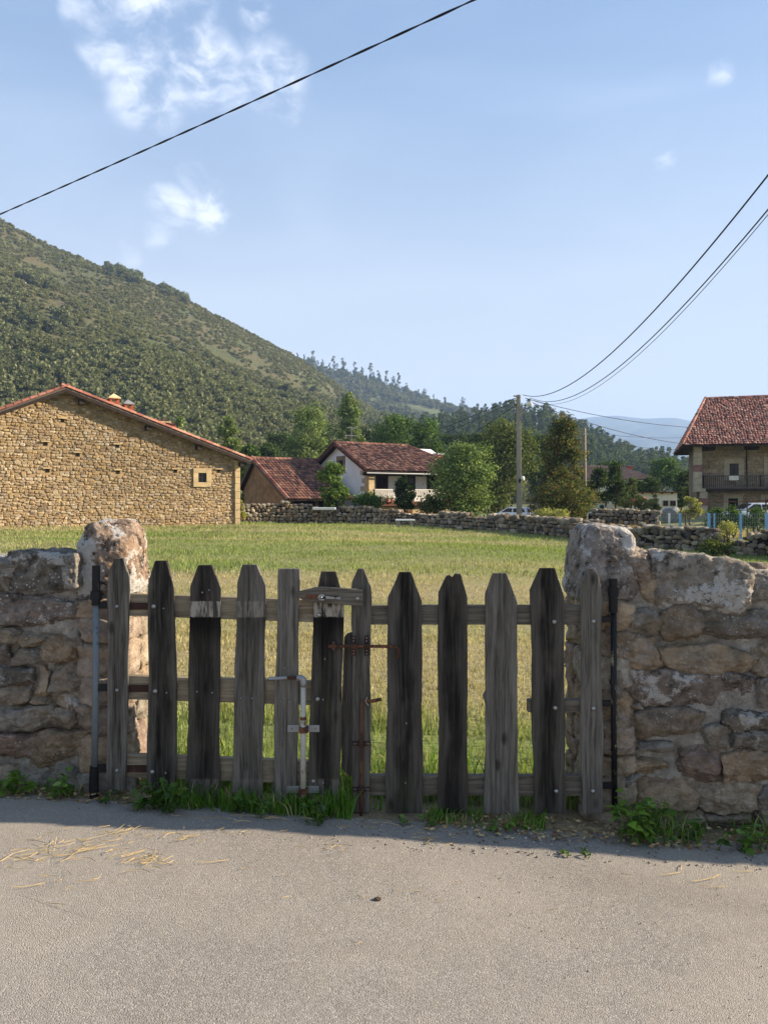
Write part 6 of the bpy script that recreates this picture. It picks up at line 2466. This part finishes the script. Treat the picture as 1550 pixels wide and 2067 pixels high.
rail(gl, 226, 640, 1366, 1379, 48)
rail(gl, 224, 640, 1526, 1542, 46)
studs(gl, [(311, 1224), (314, 1395), (308, 1558), (644, 1241), (641, 1411), (632, 1577)], 0.0115)
studs(gl, [(237, 1224), (237, 1393), (237, 1555)], 0.009, mat='galvanised')
studs(gl, [(331, 1228), (337, 1398), (335, 1560), (398, 1396), (429, 1398), (409, 1196), (423, 1191), (652, 1412), (656, 1330), (487, 1409), (509, 1409), (567, 1415), (585, 1416), (652, 1580), (575, 1348)], 0.0048, mat='galvanised', name='nail')
for y0 in (1218, 1385, 1548):
    q = MB()
    q.box(g(262, 0)[0] - 0.03, g(300, 0)[0], YG + 0.0265 - 0.006, YG + 0.0268, g(0, y0 + 14)[2], g(0, y0)[2])
    q.build('strap', MAT['dark_rust'], gl)
    q = MB()
    q.box(g(196, 0)[0], g(224, 0)[0], YG + 0.004, YG + 0.018, g(0, y0 + 11)[2], g(0, y0 - 3)[2])
    q.build('hinge_arm', MAT['black_iron'], gl)
q = MB()
q.tube([g(193, 1205, 0.012), g(192, 1400, 0.012), g(190, 1552, 0.012)], 0.0165, 14)
q.build('hinge_pole', MAT['grey_paint'], gl, smooth=True)
# white drop pipe with elbow and brackets
q = MB()
q.tube([g(613, 1375, -0.022), g(613, 1500, -0.022), g(613, 1606, -0.022)], [0.0125, 0.0135, 0.0145], 12)
dp = q.build('drop_pipe', MAT['white_pipe'], gl, smooth=True)
q = MB()
q.tube([g(600, 1366, -0.022), g(608, 1366, -0.022), g(612.5, 1369, -0.022), g(613.5, 1376, -0.022), g(613.5, 1384, -0.022)], [0.0135, 0.017, 0.0175, 0.017, 0.0145], 12)
q.build('elbow', MAT['galvanised'], dp, smooth=True)
q = MB()
q.tube([g(542, 1367.5, -0.03), g(546, 1367, -0.03), g(581, 1365.5, -0.026)], [0.005, 0.0085, 0.0095], 10)
q.build('handle', MAT['galvanised'], dp, smooth=True)
q = MB()
q.tube([g(578, 1365.6, -0.026), g(602, 1366, -0.022)], 0.0082, 10)
q.build('handle_neck', MAT['rust'], dp, smooth=True)
q = MB()
q.tube([g(613, 1444, -0.022), g(613, 1450, -0.022)], 0.0155, 12)
q.build('collar', MAT['rust'], dp, smooth=True)
for y0, x0, x1 in ((1463, 581, 645), (1586, 580, 644)):
    q = MB()
    q.box(g(x0, 0)[0], g(x1, 0)[0], YG - 0.006, YG - 0.0015, g(0, y0 + 14)[2], g(0, y0)[2])
    br = q.build('bracket', MAT['galvanised'], gl, bevel=0.001)
    q = MB()
    q.box(g(x0 + 24, 0)[0], g(x0 + 42, 0)[0], YG - 0.0395, YG - 0.0065, g(0, y0 + 13)[2], g(0, y0 + 1)[2])
    q.build('bracket_loop', MAT['rust'], br, bevel=0.003)
    studs(br, [(x0 + 8, y0 + 7), (x1 - 8, y0 + 7)], 0.005, -0.007)

gr = thing('wooden_gate', 'right leaf of the weathered picket gate with rusty bolts', 'gate', tuple(g(960, 1640)))
P_ = [
    ([(722, 1148), (734, 1148), (749, 1186), (748, 1400), (747, 1640), (711, 1640), (711, 1400), (710, 1176)], .35, .52, 0),
    ([(806, 1155), (830, 1155), (851, 1213), (852, 1400), (853, 1642), (778, 1642), (781, 1400), (783, 1206)], 1.0, .24, 0),
    ([(901, 1163), (908, 1161), (913, 1166), (919, 1158), (930, 1159), (943, 1206), (944, 1400), (943, 1642), (886, 1642), (884, 1400), (885, 1196)], 1.0, .16, 0),
    ([(995, 1157), (1022, 1157), (1044, 1217), (1044, 1400), (1048, 1643), (977, 1643), (980, 1424), (975, 1404), (980, 1395), (979, 1200)], .35, .66, 0),
    ([(1090, 1147), (1120, 1147), (1139, 1206), (1139, 1400), (1143, 1643), (1078, 1643), (1074, 1400), (1070, 1191)], 1.0, .22, 0),
    ([(1188, 1148), (1198, 1147), (1207, 1160), (1213, 1186), (1215, 1400), (1217, 1643), (1174, 1643), (1173, 1400), (1173, 1181), (1180, 1160)], .25, .64, 0),
]
for i, (pts, st_, li, bd) in enumerate(P_):
    picket(gr, pts, 61 + i * 5, st_, li, bd)
picket(gr, [(700, 1282), (712, 1278), (722, 1280), (720, 1572), (703, 1571), (688, 1556), (690, 1400), (694, 1290)], 97, .4, .40, 0, 0.02, 0.034, name='stop_board')
rail(gr, 712, 1215, 1224, 1224, 39, mat='rail_grey')
rail(gr, 1067, 1215, 1416, 1416, 25, mat='rail_grey')
rail(gr, 712, 1215, 1570, 1571, 40, mat='rail_grey')
studs(gr, [(1118, 1255), (1120, 1429), (1122, 1597), (1197, 1254), (1197, 1430), (1196, 1597)], 0.0115)
studs(gr, [(1126, 1170), (820, 1460), (1036, 1206), (818, 1580)], 0.0045, mat='galvanised', name='nail')
for y0 in (1246, 1417, 1585):
    q = MB()
    q.box(g(1212, 0)[0], g(1240, 0)[0], YG + 0.0275, YG + 0.037, g(0, y0 + 12)[2], g(0, y0)[2])
    q.build('hinge_arm', MAT['black_iron'], gr)
q = MB()
q.tube([g(1242, 1235, 0.034), g(1242, 1420, 0.034), g(1244, 1640, 0.034)], 0.0145, 14)
q.build('hinge_pole', MAT['black_paint'], gr, smooth=True)
# latch board with its hasp
lb_ = picket(gr, [(601, 1196), (606, 1192), (640, 1184), (652, 1183), (733, 1189), (732, 1223), (640, 1215), (614, 1211), (603, 1204)], 44, .1, .55, 0, 0.022, -0.0245, mat='rail_grey', name='latch_board', wav=0.6)
studs(lb_, [(722, 1207)], 0.0105, -0.0255)
q = MB()
q.box(g(618, 0)[0], g(645, 0)[0], YG - 0.029, YG - 0.0247, g(0, 1207)[2], g(0, 1199)[2])
q.build('hasp_plate', MAT['rust'], lb_)
q = MB()
ring = []
for k in range(9):
    t = math.pi / 2 + math.pi * k / 8
    ring.append((651 + 8.5 * math.cos(t), 1204 + 6.5 * math.sin(t)))
ring = [(651 + 8 * math.cos(2 * math.pi * k / 12), 1204 + 6.2 * math.sin(2 * math.pi * k / 12)) for k in range(2, 11)] + [(659, 1201), (680, 1203.5), (688, 1202), (688, 1209), (680, 1208), (659, 1207)][::-1]
q.prism([g(x, y, -0.0335) for x, y in ring], (0, 0.004, 0))
hs = q.build('hasp', MAT['galvanised'], lb_, bevel=0.0008)
studs(hs, [(650, 1204)], 0.006, -0.034)
studs(hs, [(684, 1206)], 0.004, -0.034)
# horizontal sliding bolt
q = MB()
q.tube([g(663, 1303, -0.018), g(720, 1303, -0.018), g(788, 1303.5, -0.018), g(798, 1304, -0.018), g(803, 1308, -0.018), g(804, 1314, -0.018), g(802, 1326, -0.018)], 0.0078, 10)
sb = q.build('slide_bolt', MAT['rust'], gr, smooth=True)
for px, h_ in ((674, 17), (714, 40), (740, 40)):
    q = MB()
    q.box(g(px - 4.5, 0)[0], g(px + 4.5, 0)[0], YG - 0.007, YG - 0.002, g(0, 1303 + h_ / 2)[2], g(0, 1303 - h_ / 2)[2])
    q.box(g(px - 5.5, 0)[0], g(px + 5.5, 0)[0], YG - 0.028, YG - 0.0072, g(0, 1303 + 4.5)[2], g(0, 1303 - 4.5)[2])
    k_ = q.build('keeper', MAT['dark_rust'], sb if px != 674 else sb, bevel=0.0015)
    studs(gr, [(px, 1303 - h_ * 0.40), (px, 1303 + h_ * 0.40)] + ([(px, 1303 - h_ * 0.24), (px, 1303 + h_ * 0.24)] if h_ > 20 else []), 0.0042, -0.0075, 'galvanised', 'screw')
q = MB()
q.tube([g(765, 1303, -0.018), g(768, 1303, -0.018)], 0.011, 10)
q.build('bolt_collar', MAT['rust'], sb, smooth=True)
# drop rod
q = MB()
q.tube([g(770, 1409, -0.02), g(752, 1413, -0.02), g(742, 1412, -0.02), g(733, 1412, -0.02), g(730.5, 1418, -0.02), g(730, 1430, -0.02), g(729.5, 1540, -0.02), g(729, 1643, -0.02)], [0.0085, 0.009, 0.0078, 0.0065, 0.0065, 0.0065, 0.0072, 0.0072], 10)
dr_ = q.build('drop_rod', MAT['rust'], gr, smooth=True)
q = MB()
q.tube([g(742, 1404, -0.03), g(738, 1412, -0.031), g(740, 1416, -0.029), g(744, 1421, -0.03)], 0.0022, 6)
q.build('wire_tie', MAT['bolt_metal'], dr_)
for y0 in (1500, 1592):
    q = MB()
    q.box(g(711, 0)[0], g(748, 0)[0], YG - 0.007, YG - 0.002, g(0, y0 + 4.5)[2], g(0, y0 - 4.5)[2])
    q.box(g(724, 0)[0], g(735, 0)[0], YG - 0.031, YG - 0.0072, g(0, y0 + 5.5)[2], g(0, y0 - 5.5)[2])
    q.build('keeper', MAT['dark_rust'], dr_, bevel=0.0015)
    studs(gr, [(715, y0), (719, y0), (740, y0), (744, y0)], 0.004, -0.0075, 'galvanised', 'screw')
# hinge sockets fixed to the masonry
for par, px, secs, lean in ((pL, 193, ((1142, 1196, 0.0205), (1194, 1212, 0.028), (1211, 1222, 0.022)), 0.012), (pR, 1241, ((1170, 1190, 0.0205), (1188, 1206, 0.0265), (1205, 1238, 0.0215)), 0.034)):
    q = MB()
    for y0, y1, r_ in secs:
        q.tube([g(px, y0, lean), g(px, y1, lean)], r_, 14)
    q.build('hinge_socket', MAT['black_iron'], par)
q = MB()
q.tube([g(190, 1548, 0.012), g(189, 1556, 0.012), g(188, 1622, 0.012)], [0.022, 0.0225, 0.025], 14)
q.build('hinge_socket', MAT['black_iron'], pL)
q = MB()
q.tube([g(1240, 1382, 0.05), g(1252, 1374, 0.14)], 0.012, 8)
q.build('hinge_pin', MAT['black_iron'], pR)


# ------------------------------------------------------------------ meadow grass
def blades(X, Y, H, Wd, C, rg, lean=0.5, seg=True):
    n = len(X)
    Z = gz(X, Y) - 0.004
    a = rg.uniform(0, 2 * math.pi, n)
    d = np.stack([np.cos(a), np.sin(a)], 1)
    b = rg.uniform(0, 2 * math.pi, n)
    w = np.stack([np.cos(b), np.sin(b)], 1) * (Wd / 2)[:, None]
    l = (H * rg.uniform(0.1, 1.0, n) * lean)[:, None] * d
    base = np.stack([X, Y], 1)
    B0 = np.hstack([base - w, Z[:, None]])
    B1 = np.hstack([base + w, Z[:, None]])
    if seg:
        M0 = np.hstack([base + l * 0.3 - w * 0.8, (Z + H * 0.6)[:, None]])
        M1 = np.hstack([base + l * 0.3 + w * 0.8, (Z + H * 0.6)[:, None]])
        T = np.hstack([base + l, (Z + H * 0.97)[:, None]])
        V = np.stack([B0, B1, M1, M0, T], 1).reshape(-1, 3)
        k = np.arange(n)[:, None] * 5
        F = np.concatenate([k + np.array([0, 1, 2]), k + np.array([0, 2, 3]), k + np.array([3, 2, 4])])
        return V, F, np.repeat(C, 5, axis=0)
    T = np.hstack([base + l, (Z + H)[:, None]])
    V = np.stack([B0, B1, T], 1).reshape(-1, 3)
    F = np.arange(n * 3).reshape(n, 3)
    return V, F, np.repeat(C, 3, axis=0)


def grass_zone(n, y0, y1, hr, wr, rg, seg, xr=None, lush=0.0, power=1.0, half=0.60, taper=0.0):
    Y = y0 + (y1 - y0) * rg.random(n) ** power
    if xr:
        X = rg.uniform(xr[0], xr[1], n)
    else:
        X = rg.uniform(-1, 1, n) * (Y * half + 1.2)
    dry = np.clip(dryness(X, Y) + rg.normal(size=n) * 0.16 - lush, 0, 1)
    g_ = C_GREEN * (1 - lush) + C_LUSH * lush
    C = g_ * (1 - dry[:, None]) + C_STRAW * dry[:, None]
    C = C * (rg.uniform(0.6, 1.4, n) * (1 + 0.25 * vnoise(np.stack([X, Y, X * 0], 1), 2.2, 29, 2)))[:, None]
    patch = vnoise(np.stack([X, Y, X * 0], 1), 1.1, 17, 3)
    patch = np.where(patch > 0.25, patch * 2.6, patch)
    H = rg.uniform(hr[0], hr[1], n) * (1 + 0.5 * patch) * (1.15 - 0.4 * dry)
    H = H * (1 - taper * np.clip((Y - y0) / (y1 - y0), 0, 1))
    Wd = rg.uniform(wr[0], wr[1], n)
    inside = (Y < 4.0) | (Y > 4.05)
    wallband = (Y > 3.93) & (Y < 4.42) & ((X < -1.3) | (X > 1.04))
    keep = inside & ~wallband
    return blades(X[keep], Y[keep], H[keep], Wd[keep], C[keep], rg, 0.55, seg)


def join(parts):
    V, F, C, k = [], [], [], 0
    for v, f, c in parts:
        V.append(v)
        F.append(f + k)
        C.append(c)
        k += len(v)
    return np.concatenate(V), np.concatenate(F), np.concatenate(C)


rg = np.random.default_rng(404)
near_parts = [grass_zone(20000, 4.05, 5.6, (0.03, 0.11), (0.004, 0.009), rg, True, None, 0.0, 1.7, 0.60, 0.8), grass_zone(56000, 5.2, 9, (0.02, 0.06), (0.005, 0.010), rg, True), grass_zone(60000, 8.6, 16, (0.02, 0.06), (0.008, 0.016), rg, False)]
V, F, C = join(near_parts)
link('meadow_grass', make_mesh('meadow_grass', V, F, C), MAT['grass'], kind='stuff', label='mown green and straw-coloured meadow grass behind the gate')
far_parts = [grass_zone(60000, 15.5, 30, (0.04, 0.09), (0.015, 0.03), rg, False, None, 0.0, 0.8), grass_zone(60000, 29, 51, (0.05, 0.13), (0.025, 0.05), rg, False, None, 0.0, 0.8)]
V, F, C = join(far_parts)
keep_far = np.ones(len(F), bool)
link('far_meadow_grass', make_mesh('far_meadow_grass', V, F, C), MAT['grass'], kind='stuff', label='far green part of the meadow grass before the dry stone wall')
# lush strip under the gate and along the wall foot
parts = []
for n, x0, x1, y0, y1, hr in ((2100, -1.20, -0.16, 3.74, 3.95, (0.03, 0.15)), (500, 0.22, 0.8, 3.74, 3.95, (0.03, 0.09)), (300, -0.16, 0.2, 3.90, 4.05, (0.05, 0.15)), (420, 1.2, 2.2, 3.66, 3.9, (0.05, 0.16)), (220, -2.0, -1.3, 3.80, 3.92, (0.03, 0.08)), (700, -1.2, 1.0, 3.98, 4.6, (0.08, 0.22))):
    X = rg.uniform(x0, x1, n)
    Y = rg.uniform(y0, y1, n)
    cl = vnoise(np.stack([X, Y, X * 0], 1), 5.0, 23, 2)
    k = cl > -0.3 + 0.25 * rg.random(n)
    X, Y = X[k], Y[k]
    dryc = rg.random(len(X)) < 0.12
    C = np.where(dryc[:, None], C_STRAW, C_LUSH * np.array([0.8, 1.0, 0.8])) * rg.uniform(0.7, 1.3, len(X))[:, None]
    parts.append(blades(X, Y, rg.uniform(*hr, len(X)) * (1 + 0.5 * cl[k]), rg.uniform(0.004, 0.009, len(X)), C, rg, 0.8, True))
V, F, C = join(parts)
link('verge_grass', make_mesh('verge_grass', V, F, C), MAT['grass'], kind='stuff', label='lush grass growing under the gate along the road edge')
# tall dry grass behind the far wall at the right
n = 2600
X = rg.uniform(12.5, 20, n)
Y = rg.uniform(39, 46, n)
C = np.array(srgb(188, 160, 104)) * rg.uniform(0.75, 1.2, n)[:, None]
V, F, C = blades(X, Y, rg.uniform(0.3, 0.65, n), rg.uniform(0.02, 0.05, n), C, rg, 0.4, False)
link('dry_grass', make_mesh('dry_grass', V, F, C), MAT['grass'], kind='stuff', label='tall straw-coloured grass behind the right end of the meadow wall')

# ------------------------------------------------------------------ weeds along the wall foot
def leaf_mesh(nm, wd, serr, seed):
    rg = np.random.default_rng(seed)
    L = [(0.0, 0.05), (0.18, 0.62), (0.38, 1.0), (0.58, 0.88), (0.78, 0.55), (1.0, 0.02)]
    V, F = [], []
    for t, k in L:
        x = wd * k * 0.5 * (1 + serr * rg.uniform(-1, 1))
        droop = -0.25 * t * t
        V += [(-x, t, droop + 0.10 * x), (0, t, droop - 0.04), (x, t, droop + 0.10 * x)]
    for i in range(len(L) - 1):
        a = i * 3
        F += [(a, a + 1, a + 4, a + 3), (a + 1, a + 2, a + 5, a + 4)]
    me = make_mesh(nm, V, F, None, True)
    me.materials.append(MAT['weed_leaf'])
    return me


LEAVES = [leaf_mesh('leaf_%d' % i, w_, 0.15, 600 + i) for i, w_ in enumerate((0.62, 0.5, 0.75, 0.34))]


def weed(label, px, py, hpx, wpx, n, size, seed, cols, kinds=(0, 1, 2), Y=3.72):
    rg = np.random.default_rng(seed)
    x = (px - 775) / FPX * Y
    z0 = float(plane_z(x))
    h, w_ = hpx / FPX * Y, wpx / FPX * Y
    root = thing('weed', label, 'plant', (x, Y, z0))
    st = MB()
    ns = max(3, n // 9)
    tips = []
    for s in range(ns):
        b0_ = np.array([rg.uniform(-0.35, 0.35) * w_, rg.uniform(-0.5, 0.4) * 0.12, 0.0])
        e = b0_ + np.array([rg.uniform(-0.22, 0.22) * w_, rg.uniform(-0.05, 0.03), h * rg.uniform(0.55, 1.0)])
        m_ = (b0_ + e) / 2 + np.array([rg.normal() * 0.01, -0.01, 0.02])
        st.tube([b0_, m_, e], [0.003, 0.0025, 0.0012], 5)
        tips.append((b0_, m_, e))
    link('stem', make_mesh('stem', np.array(st.v), st.f, None, True), MAT['stem_green'], root)
    for i in range(n):
        b0_, m_, e = tips[i % ns]
        t = rg.uniform(0.2, 1.0)
        p = (1 - t) ** 2 * b0_ + 2 * t * (1 - t) * m_ + t * t * e
        o = link('leaf', LEAVES[kinds[rg.integers(len(kinds))]], None, root)
        o.location = p
        o.rotation_euler = (rg.uniform(-0.3, 0.55), rg.normal() * 0.35, rg.uniform(0, 6.28))
        sz = size * rg.uniform(0.6, 1.25)
        o.scale = (sz, sz, sz)
        c = np.array(cols[rg.integers(len(cols))]) * rg.uniform(0.8, 1.25)
        o.color = (*c, 1)
    return root


G1 = [srgb(96, 132, 44), srgb(118, 152, 56), srgb(80, 116, 40)]
G2 = [srgb(70, 106, 36), srgb(88, 124, 42), srgb(58, 90, 32)]
weed('leafy green weed at the foot of the left wall, left edge', 30, 1615, 60, 70, 46, 0.052, 1, G1, Y=3.82)
weed('leafy weed at the foot of the left wall, left of the grey hinge pole', 140, 1610, 56, 80, 46, 0.044, 2, G1, Y=3.83)
weed('small weed right beside the left hinge pole', 222, 1618, 30, 46, 16, 0.036, 3, G2, Y=3.80)
weed('bushy dark weed under the second and third pickets', 310, 1650, 74, 130, 120, 0.046, 4, G2, Y=3.71)
weed('low weed under the fourth picket', 500, 1650, 40, 110, 44, 0.042, 9, G2, Y=3.72)
weed('rounded leafy weed at the foot of the white drop pipe', 634, 1650, 46, 84, 64, 0.036, 5, G2, Y=3.71)
weed('small green sprig at the foot of the first wide right picket', 812, 1652, 18, 16, 8, 0.028, 12, G1, Y=3.76)
weed('low weed between the first two wide right pickets', 868, 1648, 26, 40, 14, 0.032, 6, G1, Y=3.75)
weed('low serrated weed under the pale grey right picket', 1015, 1668, 36, 74, 26, 0.034, 7, G1, Y=3.70)
weed('large bright bushy weed at the foot of the right wall by the hinge pole', 1296, 1668, 104, 150, 130, 0.052, 8, G1, Y=3.70)
weed('weed with long narrow leaves at the foot of the right wall', 1410, 1690, 60, 96, 36, 0.062, 10, G2, (3, 3, 1), Y=3.68)
weed('bright weed at the foot of the right wall, right edge', 1520, 1696, 66, 96, 52, 0.050, 11, G1, (1, 3, 0), Y=3.68)
weed('sparse crawling weed in the road edge below the right leaf, left one', 1135, 1716, 12, 20, 12, 0.020, 14, G2, Y=3.50)
weed('sparse crawling weed in the road edge below the right leaf, right one', 1178, 1716, 14, 28, 14, 0.020, 15, G2, Y=3.50)

# ------------------------------------------------------------------ straw, grit and crumbs on the road
rg = np.random.default_rng(808)
V, F, C = [], [], []


def straw(x, y, ang, L, wd, col, curve=0.0):
    d = np.array([math.cos(ang), math.sin(ang)])
    nrm = np.array([-d[1], d[0]])
    k = len(V)
    for i in range(4):
        t = i / 3
        c = np.array([x, y]) + d * L * (t - 0.5) + nrm * curve * L * (t - 0.5) ** 2
        z = float(plane_z(c[0])) + 0.020 + 0.006 * math.sin(c[0] * 1.3 + c[1]) + 0.004 * rg.random()
        for s in (-1, 1):
            q_ = c + nrm * s * wd / 2
            V.append((q_[0], q_[1], z + (0.0015 if s > 0 else 0)))
            C.append(col)
    for i in range(3):
        F.append((k + i * 2, k + i * 2 + 1, k + i * 2 + 3, k + i * 2 + 2))


def road_at(px, py):
    Y = EYE * FPX / (py - HOR)
    for _ in range(6):
        x = (px - 775) / FPX * Y
        Y = (EYE - float(plane_z(x)) - 0.015) * FPX / (py - HOR)
    return (px - 775) / FPX * Y, Y


S1 = np.array(srgb(196, 168, 112))
for (px, py, sx, sy, n, Lm) in ((160, 1708, 120, 26, 70, 0.14), (60, 1735, 70, 20, 34, 0.16), (295, 1735, 50, 20, 90, 0.10), (260, 1690, 110, 30, 40, 0.08), (110, 1800, 90, 40, 26, 0.08), (430, 1690, 140, 25, 40, 0.08), (680, 1712, 40, 8, 26, 0.05), (860, 1690, 40, 22, 44, 0.06), (760, 1665, 90, 10, 60, 0.05),
                                (1180, 1680, 120, 18, 80, 0.06), (1400, 1700, 120, 20, 30, 0.06), (700, 1800, 400, 80, 40, 0.04), (1050, 1660, 60, 10, 60, 0.06), (480, 1655, 160, 8, 60, 0.07)):
    for _ in range(int(n * 0.42)):
        x, y = road_at(px + rg.normal() * sx * 0.5, max(1640, py + rg.normal() * sy * 0.5))
        straw(x, y, rg.normal() * 0.5 + 0.35, Lm * 0.55 * rg.uniform(0.25, 2.2), rg.uniform(0.0007, 0.0016), tuple(S1 * rg.uniform(0.4, 0.95)), rg.normal() * 0.7)
for (px, py, a, L) in ((1430, 1775, 0.45, 0.22), (1355, 1765, 0.35, 0.14), (1440, 1790, 0.0, 0.16), (1500, 1760, 0.1, 0.12), (1375, 1752, 1.2, 0.06), (60, 1795, 0.4, 0.14), (430, 1745, 0.3, 0.16)):
    x, y = road_at(px, py)
    straw(x, y, a, L * 0.8, 0.0022, tuple(S1 * 0.8), 0.3)
link('loose_straw', make_mesh('loose_straw', V, F, C), MAT['straw'], kind='stuff', label='loose straw strewn over the road before the gate')
V, F, C = [], [], []
for i in range(2600):
    if i < 1500:
        x, y = rg.uniform(-2.6, 2.8), rg.uniform(3.45, 3.92)
        s = rg.uniform(0.002, 0.007)
    else:
        x, y = rg.uniform(-2.4, 2.4), rg.uniform(2.0, 3.6)
        s = rg.uniform(0.0012, 0.0035)
    z = float(plane_z(x)) + 0.010 + s * 0.3
    k = len(V)
    P6 = np.array([(1, 0, 0), (-1, 0, 0), (0, 1, 0), (0, -1, 0), (0, 0, .7), (0, 0, -.7)]) * s * rg.uniform(0.7, 1.3, (6, 1)) + rg.normal(size=(6, 3)) * s * 0.2
    V += [tuple(p + np.array([x, y, z])) for p in P6]
    F += [tuple(k + j for j in t) for t in ((0, 2, 4), (2, 1, 4), (1, 3, 4), (3, 0, 4), (2, 0, 5), (1, 2, 5), (3, 1, 5), (0, 3, 5))]
    cc = np.array([srgb(150, 140, 124), srgb(112, 100, 86), srgb(176, 166, 150), srgb(86, 70, 56)][rg.integers(4)])
    C += [tuple(cc)] * 6
for i in range(900):
    x, y = (rg.uniform(0.2, 2.4), rg.uniform(3.62, 3.9)) if i < 650 else (rg.uniform(-2.2, -1.1), rg.uniform(3.74, 3.9))
    z = float(plane_z(x)) + 0.016 + rg.random() * 0.008
    a, L_ = rg.uniform(0, 6.28), rg.uniform(0.006, 0.022)
    dx, dy = math.cos(a) * L_, math.sin(a) * L_
    k = len(V)
    V += [(x - dx, y - dy, z), (x + dy * 0.4, y - dx * 0.4, z + rg.normal() * 0.004), (x + dx, y + dy, z), (x - dy * 0.4, y + dx * 0.4, z + rg.normal() * 0.004)]
    F += [(k, k + 1, k + 2, k + 3)]
    C += [tuple(np.array([srgb(132, 98, 62), srgb(168, 138, 92), srgb(104, 80, 56), srgb(186, 164, 118)][rg.integers(4)]))] * 4
link('road_grit', make_mesh('road_grit', V, F, C), MAT['straw'], kind='stuff', label='fine grit, crumbs and leaf litter along the road edge')
x, y = road_at(762, 1816)
V, F = stone_verts(0.03, 0.022, 0.010, 4242, 6, 3, 0.3, 0.2)
link('dirt_clod', make_mesh('dirt_clod', V, F, None, True), MAT['bark'], loc=(x, y, float(plane_z(x)) + 0.018), label='small dark clod lying in the middle of the road', cat='clod')

# ------------------------------------------------------------------ haze
m = bpy.data.materials.new('haze_air')
m.use_nodes = True
nt = NT(m.node_tree)
for n_ in list(nt.n):
    nt.n.remove(n_)
pv = nt.node('ShaderNodeVolumePrincipled')
pv.inputs['Color'].default_value = (0.42, 0.60, 0.95, 1)
pv.inputs['Density'].default_value = 0.00018
pv.inputs['Anisotropy'].default_value = 0.0
mo = nt.node('ShaderNodeOutputMaterial')
nt.link(pv.outputs[0], mo.inputs['Volume'])
q = MB()
q.box(-7800, 7800, -400, 7800, -60, 640)
q.build('haze', m, None, center=False, kind='stuff', label='thin blue haze filling the valley air')
